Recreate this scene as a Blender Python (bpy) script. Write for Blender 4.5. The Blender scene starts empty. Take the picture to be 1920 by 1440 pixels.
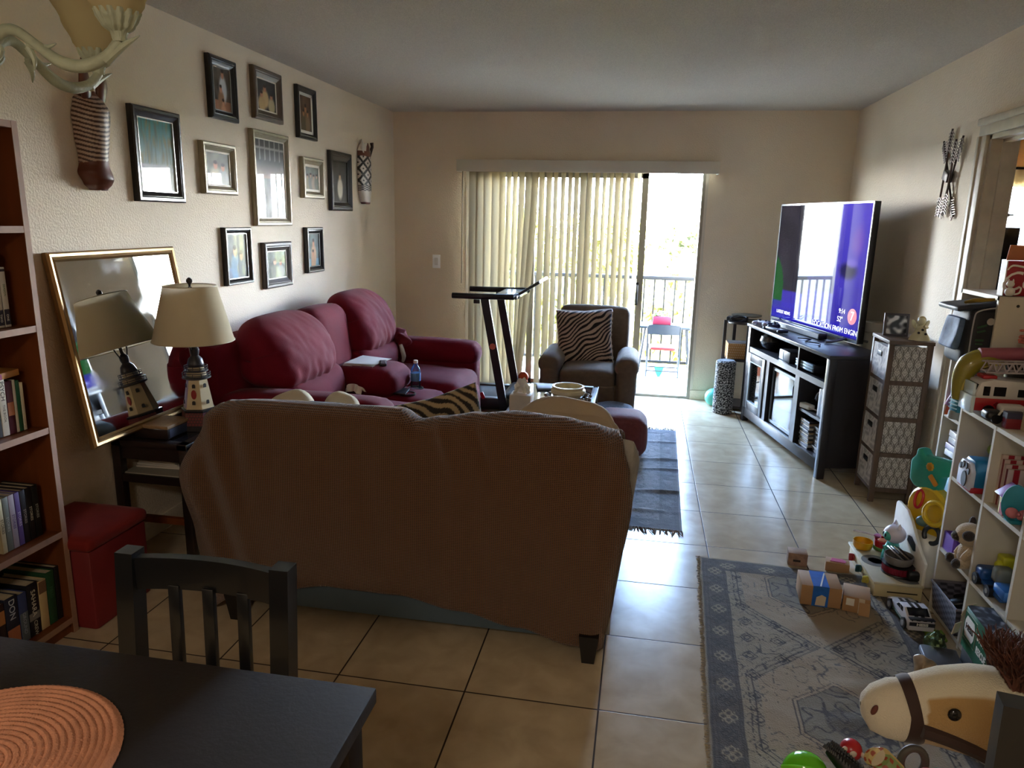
import bpy, bmesh, math, random
from math import sin, cos, pi, radians as R, sqrt, exp
from mathutils import Matrix, Vector, Euler, noise as mn
random.seed(7)
scene = bpy.context.scene
C = scene.collection
rnd = random.uniform
def lerp(a, b, t): return a + (b - a) * t
def clamp(x, a=0.0, b=1.0): return a if x < a else b if x > b else x
def interp(x, pts):
    if x <= pts[0][0]: return pts[0][1]
    for (a, va), (b, vb) in zip(pts, pts[1:]):
        if x <= b:
            t = (x - a) / (b - a); t = t * t * (3 - 2 * t)
            return va + (vb - va) * t
    return pts[-1][1]
def nz(x, y=0.0, z=0.0): return mn.noise(Vector((x, y, z)))
def lin(c):
    return tuple(((v / 255) / 12.92 if v / 255 <= 0.04045 else ((v / 255 + 0.055) / 1.055) ** 2.4) for v in c[:3]) + (1.0,)

# ---------------------------------------------------------------- materials
def newmat(name):
    m = bpy.data.materials.new(name); m.use_nodes = True
    nt = m.node_tree; b = nt.nodes['Principled BSDF']
    return m, nt, b
def mat(name, col, rough=0.6, bump=0.0, bscale=60.0, var=0.0, vscale=6.0, metal=0.0, spec=0.5, sheen=0.0, coat=0.0, emit=0.0, trans=0.0, alpha=1.0, vc=False, stretch=None):
    m, nt, b = newmat(name); N = nt.nodes; L = nt.links
    b.inputs['Roughness'].default_value = rough; b.inputs['Metallic'].default_value = metal
    b.inputs['Specular IOR Level'].default_value = spec
    c = lin(col); b.inputs['Base Color'].default_value = c
    src = None
    if vc:
        at = N.new('ShaderNodeAttribute'); at.attribute_name = 'col'; src = at.outputs['Color']
    if var > 0 or bump > 0:
        tc = N.new('ShaderNodeTexCoord'); co = tc.outputs['Object']
        if stretch:
            mp = N.new('ShaderNodeMapping'); mp.inputs['Scale'].default_value = stretch; L.new(co, mp.inputs[0]); co = mp.outputs[0]
    if var > 0:
        n = N.new('ShaderNodeTexNoise'); n.inputs['Scale'].default_value = vscale; n.inputs['Detail'].default_value = 6
        L.new(co, n.inputs[0])
        mx = N.new('ShaderNodeMix'); mx.data_type = 'RGBA'; mx.blend_type = 'MULTIPLY'; mx.inputs['Factor'].default_value = 1.0
        rp = N.new('ShaderNodeMapRange'); rp.inputs['From Min'].default_value = 0.3; rp.inputs['From Max'].default_value = 0.7
        rp.inputs['To Min'].default_value = 1 - var; rp.inputs['To Max'].default_value = 1 + var
        L.new(n.outputs[0], rp.inputs[0]); L.new(rp.outputs[0], mx.inputs['B'])
        if src: L.new(src, mx.inputs['A'])
        else: mx.inputs['A'].default_value = c
        src = mx.outputs['Result']
    if src: L.new(src, b.inputs['Base Color'])
    if bump > 0:
        n2 = N.new('ShaderNodeTexNoise'); n2.inputs['Scale'].default_value = bscale; n2.inputs['Detail'].default_value = 4
        L.new(co, n2.inputs[0])
        bp = N.new('ShaderNodeBump'); bp.inputs['Strength'].default_value = bump; bp.inputs['Distance'].default_value = 0.01
        L.new(n2.outputs[0], bp.inputs['Height']); L.new(bp.outputs[0], b.inputs['Normal'])
    if sheen: b.inputs['Sheen Weight'].default_value = sheen; b.inputs['Sheen Roughness'].default_value = 0.4
    if coat: b.inputs['Coat Weight'].default_value = coat; b.inputs['Coat Roughness'].default_value = 0.05
    if emit:
        b.inputs['Emission Strength'].default_value = emit
        if src: L.new(src, b.inputs['Emission Color'])
        else: b.inputs['Emission Color'].default_value = c
    if trans: b.inputs['Transmission Weight'].default_value = trans
    return m
def clearglass(name, tint=(235, 245, 245), rough=0.0, k=1.0):
    m = bpy.data.materials.new(name); m.use_nodes = True; nt = m.node_tree; nt.nodes.clear()
    o = nt.nodes.new('ShaderNodeOutputMaterial'); t = nt.nodes.new('ShaderNodeBsdfTransparent'); g = nt.nodes.new('ShaderNodeBsdfGlossy')
    t.inputs[0].default_value = lin(tint); g.inputs['Roughness'].default_value = rough
    f = nt.nodes.new('ShaderNodeFresnel'); f.inputs[0].default_value = 1.45; x = nt.nodes.new('ShaderNodeMixShader')
    nt.links.new(f.outputs[0], x.inputs[0]); nt.links.new(t.outputs[0], x.inputs[1]); nt.links.new(g.outputs[0], x.inputs[2]); nt.links.new(x.outputs[0], o.inputs[0])
    return m
_mc = {}
def plain(col, rough=0.5, metal=0.0, sheen=0.0):
    k = (tuple(col), rough, metal, sheen)
    if k not in _mc: _mc[k] = mat('paint_%02d' % len(_mc), col, rough, metal=metal, sheen=sheen, var=0.06, vscale=20)
    return _mc[k]

# ---------------------------------------------------------------- mesh builder
def TM(loc=(0, 0, 0), rot=(0, 0, 0), sc=(1, 1, 1)):
    return Matrix.Translation(loc) @ Euler(rot, 'XYZ').to_matrix().to_4x4() @ Matrix.Diagonal((*sc, 1))
class MB:
    def __init__(s): s.V = []; s.F = []; s.I = []; s.K = []; s.M = Matrix(); s.mi = 0; s.uv = None; s.c = (1, 1, 1); s.hasc = False
    def col(s, rgb): s.c = lin(rgb)[:3]; s.hasc = True; return s
    def at(s, loc=(0, 0, 0), rot=(0, 0, 0), sc=(1, 1, 1)): s.M = TM(loc, rot, sc); return s
    def slot(s, i): s.mi = i; return s
    def add(s, vs, fs, cols=None):
        b = len(s.V); M = s.M
        s.V += [tuple(M @ Vector(v)) for v in vs]
        s.K += cols if cols else [s.c] * len(vs)
        if cols: s.hasc = True
        s.F += [tuple(b + i for i in f) for f in fs]; s.I += [s.mi] * len(fs)
        return s
    def addbm(s, bm, L=None):
        L = L or Matrix()
        bm.verts.index_update()
        return s.add([L @ v.co for v in bm.verts], [[v.index for v in f.verts] for f in bm.faces])
    def box(s, c, d, rot=(0, 0, 0), bev=0.0, seg=2):
        bm = bmesh.new(); bmesh.ops.create_cube(bm, size=1)
        for v in bm.verts: v.co = Vector((v.co.x * d[0], v.co.y * d[1], v.co.z * d[2]))
        if bev > 0: bmesh.ops.bevel(bm, geom=list(bm.edges), offset=min(bev, min(d) * 0.49), segments=seg, profile=0.5, affect='EDGES')
        s.addbm(bm, TM(c, rot)); bm.free(); return s
    def bx(s, x0, x1, y0, y1, z0, z1, bev=0.0):
        return s.box(((x0 + x1) / 2, (y0 + y1) / 2, (z0 + z1) / 2), (abs(x1 - x0), abs(y1 - y0), abs(z1 - z0)), bev=bev)
    def soft(s, c, d, r=0.05, n=8, bulge=(0, 0, 0), rot=(0, 0, 0), wob=0.0, wf=6.0, seed=0.0, deform=None):
        h = [x / 2 for x in d]; r = min(r, min(h) * 0.999); idx = {}; vs = []; fs = []
        def vid(p):
            k = tuple(round(q * 1000) for q in p)
            if k not in idx:
                P = Vector((p[0] * h[0], p[1] * h[1], p[2] * h[2]))
                I = Vector([clamp(P[i], -(h[i] - r), h[i] - r) for i in range(3)])
                D = P - I
                if D.length > 1e-9: P = I + D.normalized() * r
                f = [(1 - p[i] ** 2) for i in range(3)]
                P.x += bulge[0] * p[0] * f[1] * f[2]; P.y += bulge[1] * p[1] * f[0] * f[2]; P.z += bulge[2] * p[2] * f[0] * f[1]
                if wob:
                    q = P * wf; P += Vector((nz(q.x + seed, q.y, q.z), nz(q.x, q.y + 9 + seed, q.z), nz(q.x, q.y, q.z + 19 + seed))) * wob
                if deform: P = Vector(deform(P, p))
                idx[k] = len(vs); vs.append(P)
            return idx[k]
        def tt(i):  # denser near the rim
            t = -1 + 2 * i / n; return sin(t * pi / 2) * 0.6 + t * 0.4
        for ax in range(3):
            for sg in (-1, 1):
                u, v = (ax + 1) % 3, (ax + 2) % 3
                for i in range(n):
                    for j in range(n):
                        q = []
                        for (a, b) in ((i, j), (i + 1, j), (i + 1, j + 1), (i, j + 1)):
                            p = [0, 0, 0]; p[ax] = sg; p[u] = tt(a); p[v] = tt(b); q.append(vid(p))
                        fs.append(q if sg > 0 else q[::-1])
        M0 = TM(c, rot); return s.add([M0 @ v for v in vs], fs)
    def lathe(s, prof, c=(0, 0, 0), seg=24, rot=(0, 0, 0), sc=(1, 1, 1), a0=0.0):
        M0 = TM(c, rot, sc); vs = []; fs = []; n = len(prof)
        for r, z in prof:
            for k in range(seg):
                a = a0 + 2 * pi * k / seg; vs.append(M0 @ Vector((r * cos(a), r * sin(a), z)))
        for i in range(n - 1):
            for k in range(seg):
                k2 = (k + 1) % seg; fs.append((i * seg + k, i * seg + k2, (i + 1) * seg + k2, (i + 1) * seg + k))
        if prof[0][0] > 1e-6: fs.append(tuple(range(seg))[::-1])
        if prof[-1][0] > 1e-6: fs.append(tuple((n - 1) * seg + k for k in range(seg)))
        return s.add(vs, fs)
    def cyl(s, p0, p1, r0, r1=None, seg=16): return s.tube([p0, p1], [r0, r0 if r1 is None else r1], seg)
    def tube(s, pts, r, seg=10, sm=0, closed=False, flat=1.0, capr=True):
        P = [Vector(p) for p in pts]
        rr = list(r) if isinstance(r, (list, tuple)) else [r] * len(P)
        if sm:
            Q = []; q = []; n = len(P)
            rng = n if closed else n - 1
            for i in range(rng):
                g = lambda k: P[k % n] if closed else P[clamp(k, 0, n - 1)]
                a, b, c_, d = g(i - 1), g(i), g(i + 1), g(i + 2)
                for k in range(sm):
                    t = k / sm
                    Q.append(0.5 * ((2 * b) + (c_ - a) * t + (2 * a - 5 * b + 4 * c_ - d) * t * t + (3 * b - a - 3 * c_ + d) * t ** 3)); q.append(lerp(rr[i % n], rr[(i + 1) % n], t))
            if not closed: Q.append(P[-1]); q.append(rr[-1])
            P, rr = Q, q
        n = len(P); vs = []; fs = []; T = []
        for i in range(n):
            a = P[(i - 1) % n] if closed or i > 0 else P[i]; b = P[(i + 1) % n] if closed or i < n - 1 else P[i]
            t = (b - a); T.append(t.normalized() if t.length > 1e-9 else Vector((0, 0, 1)))
        up = Vector((0, 0, 1)) if abs(T[0].z) < 0.9 else Vector((1, 0, 0))
        N = (up - T[0] * up.dot(T[0])).normalized()
        for i in range(n):
            N = (N - T[i] * N.dot(T[i])); N = N.normalized() if N.length > 1e-6 else T[i].orthogonal().normalized()
            B = T[i].cross(N)
            for k in range(seg):
                a = 2 * pi * k / seg; vs.append(P[i] + (N * cos(a) * flat + B * sin(a)) * rr[i])
        for i in range(n if closed else n - 1):
            j = (i + 1) % n
            for k in range(seg):
                k2 = (k + 1) % seg; fs.append((i * seg + k, i * seg + k2, j * seg + k2, j * seg + k))
        if not closed: fs.append(tuple(range(seg))[::-1]); fs.append(tuple((n - 1) * seg + k for k in range(seg)))
        return s.add(vs, fs)
    def ball(s, c, r, seg=16, rings=10, rot=(0, 0, 0), deform=None):
        if not isinstance(r, (tuple, list)): r = (r, r, r)
        M0 = TM(c, rot); vs = []; fs = []
        for i in range(rings + 1):
            p = pi * i / rings
            for k in range(seg):
                a = 2 * pi * k / seg; v = Vector((r[0] * sin(p) * cos(a), r[1] * sin(p) * sin(a), r[2] * cos(p)))
                if deform: v = Vector(deform(v))
                vs.append(M0 @ v)
        for i in range(rings):
            for k in range(seg):
                k2 = (k + 1) % seg; fs.append((i * seg + k, (i + 1) * seg + k, (i + 1) * seg + k2, i * seg + k2))
        return s.add(vs, fs)
    def prism(s, poly, d, c=(0, 0, 0), rot=(0, 0, 0), bev=0.0):
        """polygon in local x,y extruded d along local z (centred)"""
        bm = bmesh.new(); vs = [bm.verts.new((x, y, -d / 2)) for x, y in poly]; f = bm.faces.new(vs)
        r = bmesh.ops.extrude_face_region(bm, geom=[f])
        for v in r['geom']:
            if isinstance(v, bmesh.types.BMVert): v.co.z += d
        bmesh.ops.recalc_face_normals(bm, faces=bm.faces)
        if bev > 0: bmesh.ops.bevel(bm, geom=list(bm.edges), offset=bev, segments=2, profile=0.5, affect='EDGES')
        s.addbm(bm, TM(c, rot)); bm.free(); return s
    def grid(s, f, nu, nv, cf=None, wrapu=False, flip=False):
        vs = []; fs = []; cs = [] if cf else None; cu = nu if wrapu else nu + 1
        for j in range(nv + 1):
            for i in range(cu):
                u, v = i / nu, j / nv; vs.append(f(u, v))
                if cf: cs.append(lin(cf(u, v))[:3])
        for j in range(nv):
            for i in range(nu):
                a = j * cu + i; b = j * cu + (i + 1) % cu; c_ = (j + 1) * cu + (i + 1) % cu; d = (j + 1) * cu + i
                fs.append((a, d, c_, b) if flip else (a, b, c_, d))
        return s.add(vs, fs, cs)
    def pillow(s, c, w, h, t, rot=(0, 0, 0), n=16, cf=None, wob=0.004):
        """a stuffed cushion, its face in local x,z, thickness t along y"""
        M0 = TM(c, rot)
        def side(sg):
            def f(u, v):
                x, z = 2 * u - 1, 2 * v - 1
                th = (max(0, 1 - x ** 4) * max(0, 1 - z ** 4)) ** 0.45
                k = 1 - 0.07 * (1 - abs(z)) ** 1 * abs(x) ** 6
                k2 = 1 - 0.07 * (1 - abs(x)) * abs(z) ** 6
                q = wob * nz(x * 3, z * 3, sg * 5)
                return M0 @ Vector((x * w / 2 * k, sg * (t / 2 * th + q * th), z * h / 2 * k2))
            return f
        s.grid(side(-1), n, n, cf); s.grid(side(1), n, n, cf, flip=True); return s
_M = {}
def obj(name, mb, m, parent=None, world=True, sharp=35, smooth=True, relax=0):
    me = bpy.data.meshes.new(name); V = mb.V
    if parent is not None and world:
        P = Matrix(); q = parent
        inv = _M[parent.name].inverted(); V = [tuple(inv @ Vector(v)) for v in V]
    me.from_pydata(V, [], mb.F)
    for x in (m if isinstance(m, (list, tuple)) else [m]): me.materials.append(x)
    me.polygons.foreach_set('material_index', mb.I)
    me.validate(); me.update()
    bm = bmesh.new(); bm.from_mesh(me); bmesh.ops.remove_doubles(bm, verts=bm.verts, dist=1e-6); bmesh.ops.recalc_face_normals(bm, faces=bm.faces) if not mb.hasc else None
    if not mb.hasc: bm.to_mesh(me)
    bm.free()
    if mb.hasc:
        a = me.color_attributes.new('col', 'FLOAT_COLOR', 'POINT')
        a.data.foreach_set('color', [x for k in mb.K for x in (k[0], k[1], k[2], 1.0)])
    if smooth:
        me.polygons.foreach_set('use_smooth', [True] * len(me.polygons)); me.set_sharp_from_angle(angle=R(sharp))
    o = bpy.data.objects.new(name, me); C.objects.link(o)
    if relax: sm = o.modifiers.new('relax', 'SMOOTH'); sm.factor = .5; sm.iterations = relax
    if parent is not None: o.parent = parent; _M[o.name] = _M[parent.name]
    else: _M[o.name] = Matrix()
    return o
def thing(name, label, cat, loc=(0, 0, 0), rz=0.0, group=None):
    o = bpy.data.objects.new(name, None); C.objects.link(o); o.empty_display_size = 0.05
    o.location = loc; o.rotation_euler = (0, 0, rz); o['label'] = label; o['category'] = cat
    if group: o['group'] = group
    _M[o.name] = Matrix.Translation(loc) @ Matrix.Rotation(rz, 4, 'Z')
    return o
def tag(o, label, cat, group=None, kind=None):
    o['label'] = label; o['category'] = cat
    if group: o['group'] = group
    if kind: o['kind'] = kind
    return o
def one(name, mb, m, label, cat, group=None, loc=None, **k):
    """a thing that is one mesh; its origin set to loc"""
    if loc is not None: mb.V = [(x - loc[0], y - loc[1], z - loc[2]) for x, y, z in mb.V]
    o = obj(name, mb, m, **k)
    if loc is not None: o.location = loc; _M[o.name] = Matrix.Translation(loc)
    return tag(o, label, cat, group)
def struct(name, mb, m, label=None, parent=None, **k):
    o = obj(name, mb, m, parent, **k)
    if parent is None:
        o['kind'] = 'structure'; o['label'] = label or name.replace('_', ' '); o['category'] = name.split('_')[0]
    return o
def dup(root, loc, rz, label, group=None):
    r = root.copy(); C.objects.link(r); r.location = loc; r.rotation_euler = (0, 0, rz); r['label'] = label
    if group: r['group'] = group
    for ch in list(root.children):
        c = ch.copy(); C.objects.link(c); c.parent = r
        for g in list(ch.children):
            d = g.copy(); C.objects.link(d); d.parent = c
    return r
def text(name, body, size, m, parent, loc, rot, world=True, depth=0.0006, shear=0.0, align='CENTER', sx=1.0, bold=0.0):
    cu = bpy.data.curves.new('lettering', 'FONT'); cu.body = body; cu.size = size; cu.extrude = depth; cu.shear = shear; cu.offset = bold
    cu.align_x = align; cu.align_y = 'CENTER'; cu.resolution_u = 3
    t = bpy.data.objects.new('tmp', cu); C.objects.link(t); dg = bpy.context.evaluated_depsgraph_get(); dg.update()
    me = bpy.data.meshes.new_from_object(t.evaluated_get(dg)); bpy.data.objects.remove(t); bpy.data.curves.remove(cu)
    T = (rot if isinstance(rot, Matrix) else TM(loc, rot)) @ Matrix.Diagonal((sx, 1, 1, 1))
    if parent is not None and world: T = _M[parent.name].inverted() @ T
    me.transform(T); me.materials.clear(); me.materials.append(m); me.name = name
    o = bpy.data.objects.new(name, me); C.objects.link(o)
    if parent is not None: o.parent = parent; _M[o.name] = _M[parent.name]
    return o
def basis(origin, x, y):
    """matrix whose local x,y axes are x,y (z = x cross y)"""
    x = Vector(x).normalized(); z = x.cross(Vector(y)).normalized(); y = z.cross(x)
    return Matrix(((x.x, y.x, z.x, origin[0]), (x.y, y.y, z.y, origin[1]), (x.z, y.z, z.z, origin[2]), (0, 0, 0, 1)))
SKY, SUN, FILL, EXPO = 9.0, 4.5, 2.2, 4.1
# ================================================================= camera
cam = bpy.data.cameras.new('camera'); co = bpy.data.objects.new('camera', cam); C.objects.link(co); scene.camera = co
cam.sensor_width = 36; cam.lens = 1357.9 / 1920 * 36; cam.clip_start = 0.05; cam.clip_end = 400
ya, pt, ro = -0.1737, 0.2233, 0.0222
fw = Vector((sin(ya) * cos(pt), cos(ya) * cos(pt), -sin(pt))); rt = Vector((cos(ya), -sin(ya), 0)); up = rt.cross(fw)
r2 = rt * cos(ro) + up * sin(ro); u2 = -rt * sin(ro) + up * cos(ro)
co.matrix_world = Matrix(((r2.x, u2.x, -fw.x, 0), (r2.y, u2.y, -fw.y, 0), (r2.z, u2.z, -fw.z, 1.534), (0, 0, 0, 1)))

XL, XR, YB, ZC = -2.262, 1.622, 6.49, 2.44      # left wall, right wall, far wall, ceiling
YN = -2.2                                       # wall behind the camera
# ================================================================= surfaces
def tile_mat():
    m, nt, b = newmat('floor_tile'); N = nt.nodes; L = nt.links
    tc = N.new('ShaderNodeTexCoord'); sp = N.new('ShaderNodeSeparateXYZ'); L.new(tc.outputs['Object'], sp.inputs[0])
    def mth(op, a, bb=None, c=None):
        n = N.new('ShaderNodeMath'); n.operation = op
        for i, v in enumerate((a, bb, c)):
            if v is None: continue
            if isinstance(v, (int, float)): n.inputs[i].default_value = v
            else: L.new(v, n.inputs[i])
        return n.outputs[0]
    S = 0.443
    def cell(o, off):
        q = mth('DIVIDE', mth('SUBTRACT', o, off), S); f = mth('FRACT', q); d = mth('MINIMUM', f, mth('SUBTRACT', 1.0, f)); return mth('FLOOR', q), mth('MULTIPLY', d, S)
    ix, dx = cell(sp.outputs[0], -0.0568); iy, dy = cell(sp.outputs[1], 2.0655)
    d = mth('MINIMUM', dx, dy)
    g = N.new('ShaderNodeMapRange'); g.inputs['From Min'].default_value = 0.0022; g.inputs['From Max'].default_value = 0.0034; L.new(d, g.inputs[0])
    cv = N.new('ShaderNodeCombineXYZ'); L.new(ix, cv.inputs[0]); L.new(iy, cv.inputs[1])
    wn = N.new('ShaderNodeTexWhiteNoise'); wn.noise_dimensions = '2D'; L.new(cv.outputs[0], wn.inputs['Vector'])
    mp = N.new('ShaderNodeVectorMath'); mp.operation = 'MULTIPLY_ADD'; mp.inputs[1].default_value = (7, 7, 7); L.new(wn.outputs['Color'], mp.inputs[0]); L.new(tc.outputs['Object'], mp.inputs[2])
    n1 = N.new('ShaderNodeTexNoise'); n1.inputs['Scale'].default_value = 9; n1.inputs['Detail'].default_value = 8; n1.inputs['Distortion'].default_value = .4; L.new(mp.outputs[0], n1.inputs[0])
    cr = N.new('ShaderNodeValToRGB'); cr.color_ramp.elements[0].position = 0.3; cr.color_ramp.elements[1].position = 0.72
    cr.color_ramp.elements[0].color = lin((172, 154, 126)); cr.color_ramp.elements[1].color = lin((194, 176, 146)); L.new(n1.outputs[0], cr.inputs[0])
    mx = N.new('ShaderNodeMix'); mx.data_type = 'RGBA'; mx.inputs['A'].default_value = lin((48, 36, 28)); L.new(g.outputs[0], mx.inputs['Factor']); L.new(cr.outputs[0], mx.inputs['B'])
    L.new(mx.outputs['Result'], b.inputs['Base Color'])
    n2 = N.new('ShaderNodeTexNoise'); n2.inputs['Scale'].default_value = 42; n2.inputs['Detail'].default_value = 5; L.new(mp.outputs[0], n2.inputs[0])
    rr = N.new('ShaderNodeMapRange'); rr.inputs['To Min'].default_value = 0.15; rr.inputs['To Max'].default_value = 0.27; L.new(n1.outputs[0], rr.inputs[0])
    rx = N.new('ShaderNodeMix'); rx.inputs[2].default_value = 0.8; L.new(g.outputs[0], rx.inputs[0]); L.new(rr.outputs[0], rx.inputs[3]); L.new(rx.outputs[0], b.inputs['Roughness'])
    h = mth('ADD', mth('MULTIPLY', n2.outputs[0], 0.25), mth('MULTIPLY', g.outputs[0], 1.0))
    bp = N.new('ShaderNodeBump'); bp.inputs['Strength'].default_value = 0.35; bp.inputs['Distance'].default_value = 0.0022; L.new(h, bp.inputs['Height']); L.new(bp.outputs[0], b.inputs['Normal'])
    b.inputs['Specular IOR Level'].default_value = 0.26
    return m
M_tile = tile_mat()
M_wall = mat('wall_paint', (229, 215, 194), 0.7, bump=0.4, bscale=110, var=0.03, vscale=2.5, spec=0.3)
M_ceil = mat('popcorn_ceiling', (212, 206, 198), 0.95, bump=1.0, bscale=150, var=0.12, vscale=160, spec=0.1)
M_trim = mat('trim_paint', (206, 198, 184), 0.45, var=0.05, vscale=9)
M_alu = mat('door_aluminium', (150, 146, 134), 0.4, metal=0.35)
M_darkm = mat('dark_metal', (30, 27, 25), 0.45, metal=0.5)
M_glass = clearglass('door_glass', (247, 247, 247))
M_white = plain((225, 222, 214), 0.5)
M_black = mat('black_plastic', (16, 16, 18), 0.4, var=0.1)

BALY = 7.98
struct('floor', MB().bx(XL - .15, XR + 2.6, YN - .15, YB + .12, -.12, 0), M_tile, 'beige ceramic tile floor of the living room')
struct('floor_balcony', MB().bx(XL - .6, XR + 1.2, YB + .12, BALY + .12, -.14, -.004), M_tile, 'tiled balcony floor beyond the sliding door')
struct('ceiling', MB().bx(XL - .15, XR + 2.6, YN - .15, YB + .12, ZC, ZC + .12), M_ceil, 'grey popcorn ceiling')
struct('wall_left', MB().bx(XL - .12, XL, YN, YB + .12, 0, ZC), M_wall, 'left wall hung with picture frames')
struct('wall_front', MB().bx(XL - .12, XR + 2.6, YN - .12, YN, 0, ZC), M_wall, 'wall behind the camera')
DX0, DX1, DZ = -1.56, .478, 2.0                  # sliding door opening
struct('wall_back', MB().bx(XL, DX0, YB, YB + .12, 0, ZC).bx(DX1, XR + .12, YB, YB + .12, 0, ZC).bx(DX0, DX1, YB, YB + .12, DZ, ZC), M_wall, 'far wall around the sliding glass door')
RY0, RY1, RZ = 3.12, 4.05, 1.985                 # doorway in the right wall
WT = .125
struct('wall_right', MB().bx(XR, XR + WT, YN, RY0, 0, ZC).bx(XR, XR + WT, RY1, YB, 0, ZC).bx(XR, XR + WT, RY0, RY1, RZ, ZC), M_wall, 'right wall with the bedroom doorway')
# baseboards
struct('baseboard_back', MB().bx(XL, DX0 - .03, YB - .012, YB, 0, .085, .003).bx(DX1, XR, YB - .012, YB, 0, .085, .003), M_wall, 'painted baseboard along the far wall')
struct('baseboard_left', MB().bx(XL, XL + .012, YN, YB, 0, .085, .003), M_wall, 'painted baseboard along the left wall')
struct('baseboard_right', MB().bx(XR - .012, XR, RY1 + .1, YB, 0, .085, .003), M_wall, 'painted baseboard along the right wall')
# casing of the bedroom doorway
cz = MB()
for x0, x1 in ((XR - .018, XR),):
    cz.bx(x0, x1, RY1, RY1 + .09, 0, RZ, .004).bx(x0 - .008, x1, RY1 + .06, RY1 + .09, 0, RZ, .004)
    cz.bx(x0, x1, RY0 - .09, RY0, 0, RZ, .004)
    cz.bx(x0, x1, RY0 - .09, RY1 + .09, RZ, RZ + .07, .004).bx(x0 - .012, x1, RY0 - .1, RY1 + .1, RZ + .05, RZ + .085, .006)
cz.bx(XR - .001, XR + WT + .001, RY1 - .022, RY1, 0, RZ).bx(XR - .001, XR + WT + .001, RY0, RY0 + .022, 0, RZ).bx(XR - .001, XR + WT + .001, RY0, RY1, RZ - .022, RZ)
cz.bx(XR + .05, XR + .085, RY1 - .036, RY1 - .02, 0, RZ).bx(XR + .05, XR + .085, RY0, RY1, RZ - .036, RZ - .02)
struct('trim_1', cz, mat('chipped_trim', (196, 186, 168), 0.45, var=0.10, vscale=14, bump=.2, bscale=30), 'worn off-white casing of the bedroom doorway')
# ------------------------------------------------------------ bedroom beyond
M_tan = mat('tan_paint', (190, 128, 62), 0.8, bump=.1)
bx0, bx1 = XR + WT, XR + 2.6
WX0, WX1 = 2.35, 3.7
struct('wall_bedroom', MB().bx(bx0, WX0, YB, YB + .12, 0, ZC).bx(WX1, bx1, YB, YB + .12, 0, ZC).bx(WX0, WX1, YB, YB + .12, 0, .85).bx(WX0, WX1, YB, YB + .12, 1.95, ZC), M_tan, 'tan painted bedroom wall seen through the doorway')
struct('wall_bedroom_side', MB().bx(bx1, bx1 + .12, YN, YB + .12, 0, ZC), M_tan, 'far side wall of the bedroom')
wf = struct('window_1', MB().bx(WX0, WX0 + .05, YB + .02, YB + .08, .85, 1.95).bx(WX1 - .05, WX1, YB + .02, YB + .08, .85, 1.95).bx(WX0, WX1, YB + .02, YB + .08, .85, .9).bx(WX0, WX1, YB + .02, YB + .08, 1.9, 1.95), M_alu, 'bedroom window behind the white curtain')
struct('pane', MB().bx(WX0 + .05, WX1 - .05, YB + .045, YB + .05, .9, 1.9), M_glass, parent=wf)
def sheer(name, col, tr=0.75):
    m, nt, b = newmat(name); N = nt.nodes; L = nt.links
    d = N.new('ShaderNodeBsdfDiffuse'); t = N.new('ShaderNodeBsdfTranslucent'); x = N.new('ShaderNodeMixShader')
    d.inputs[0].default_value = lin(col); t.inputs[0].default_value = lin(col); x.inputs[0].default_value = tr
    L.new(d.outputs[0], x.inputs[1]); L.new(t.outputs[0], x.inputs[2]); L.new(x.outputs[0], N['Material Output'].inputs[0]); return m
cu = thing('bedroom_curtain', 'white sheer curtain with a tan header in the bedroom window', 'curtain', (2.9, 6.4, 0))
def wavec(z0, z1, amp, f, x0=2.3, x1=3.8, y=6.38):
    return lambda u, v: (lerp(x0, x1, u), y + amp * sin(u * f) * (1 - .4 * v) + .01 * sin(u * 57), lerp(z0, z1, v))
obj('drape', MB().grid(wavec(.25, 1.86, .03, 60), 120, 6), sheer('sheer_curtain', (235, 235, 228)), cu)
obj('header', MB().grid(wavec(1.86, 1.99, .012, 60, y=6.365), 120, 2), sheer('curtain_header', (190, 160, 115), .4), cu)
obj('curtain_rod', MB().cyl((2.25, 6.36, 2.0), (3.85, 6.36, 2.0), .009), M_darkm, cu)
br = MB().cyl((2.55, 6.0, 1.64), (2.64, 6.0, 1.645), .006).cyl((2.58, 6.0, 1.643), (2.61, 6.0, 1.643), .012)
one('curtain_holdback', br, M_alu, 'small metal holdback poking out past the doorway edge', 'holdback')
mon = thing('monitor', 'black monitor standing on a bedroom stand in front of the curtain', 'monitor', (2.7, 5.85, 0))
obj('screen_shell', MB().bx(2.41, 2.63, 5.84, 5.88, 1.33, 1.555, .004), M_black, mon)
obj('stand', MB().bx(2.49, 2.55, 5.85, 5.89, 1.0, 1.34).bx(2.42, 2.62, 5.78, 5.94, .985, 1.0, .004), M_black, mon)
st = MB().bx(2.2, 3.0, 5.6, 6.1, .94, .985, .004).bx(2.22, 2.27, 5.62, 5.67, 0, .94).bx(2.93, 2.98, 5.62, 5.67, 0, .94).bx(2.22, 2.27, 6.03, 6.08, 0, .94).bx(2.93, 2.98, 6.03, 6.08, 0, .94)
one('bedroom_table', st, plain((70, 50, 36)), 'dark wooden table holding the bedroom monitor', 'table')

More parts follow.
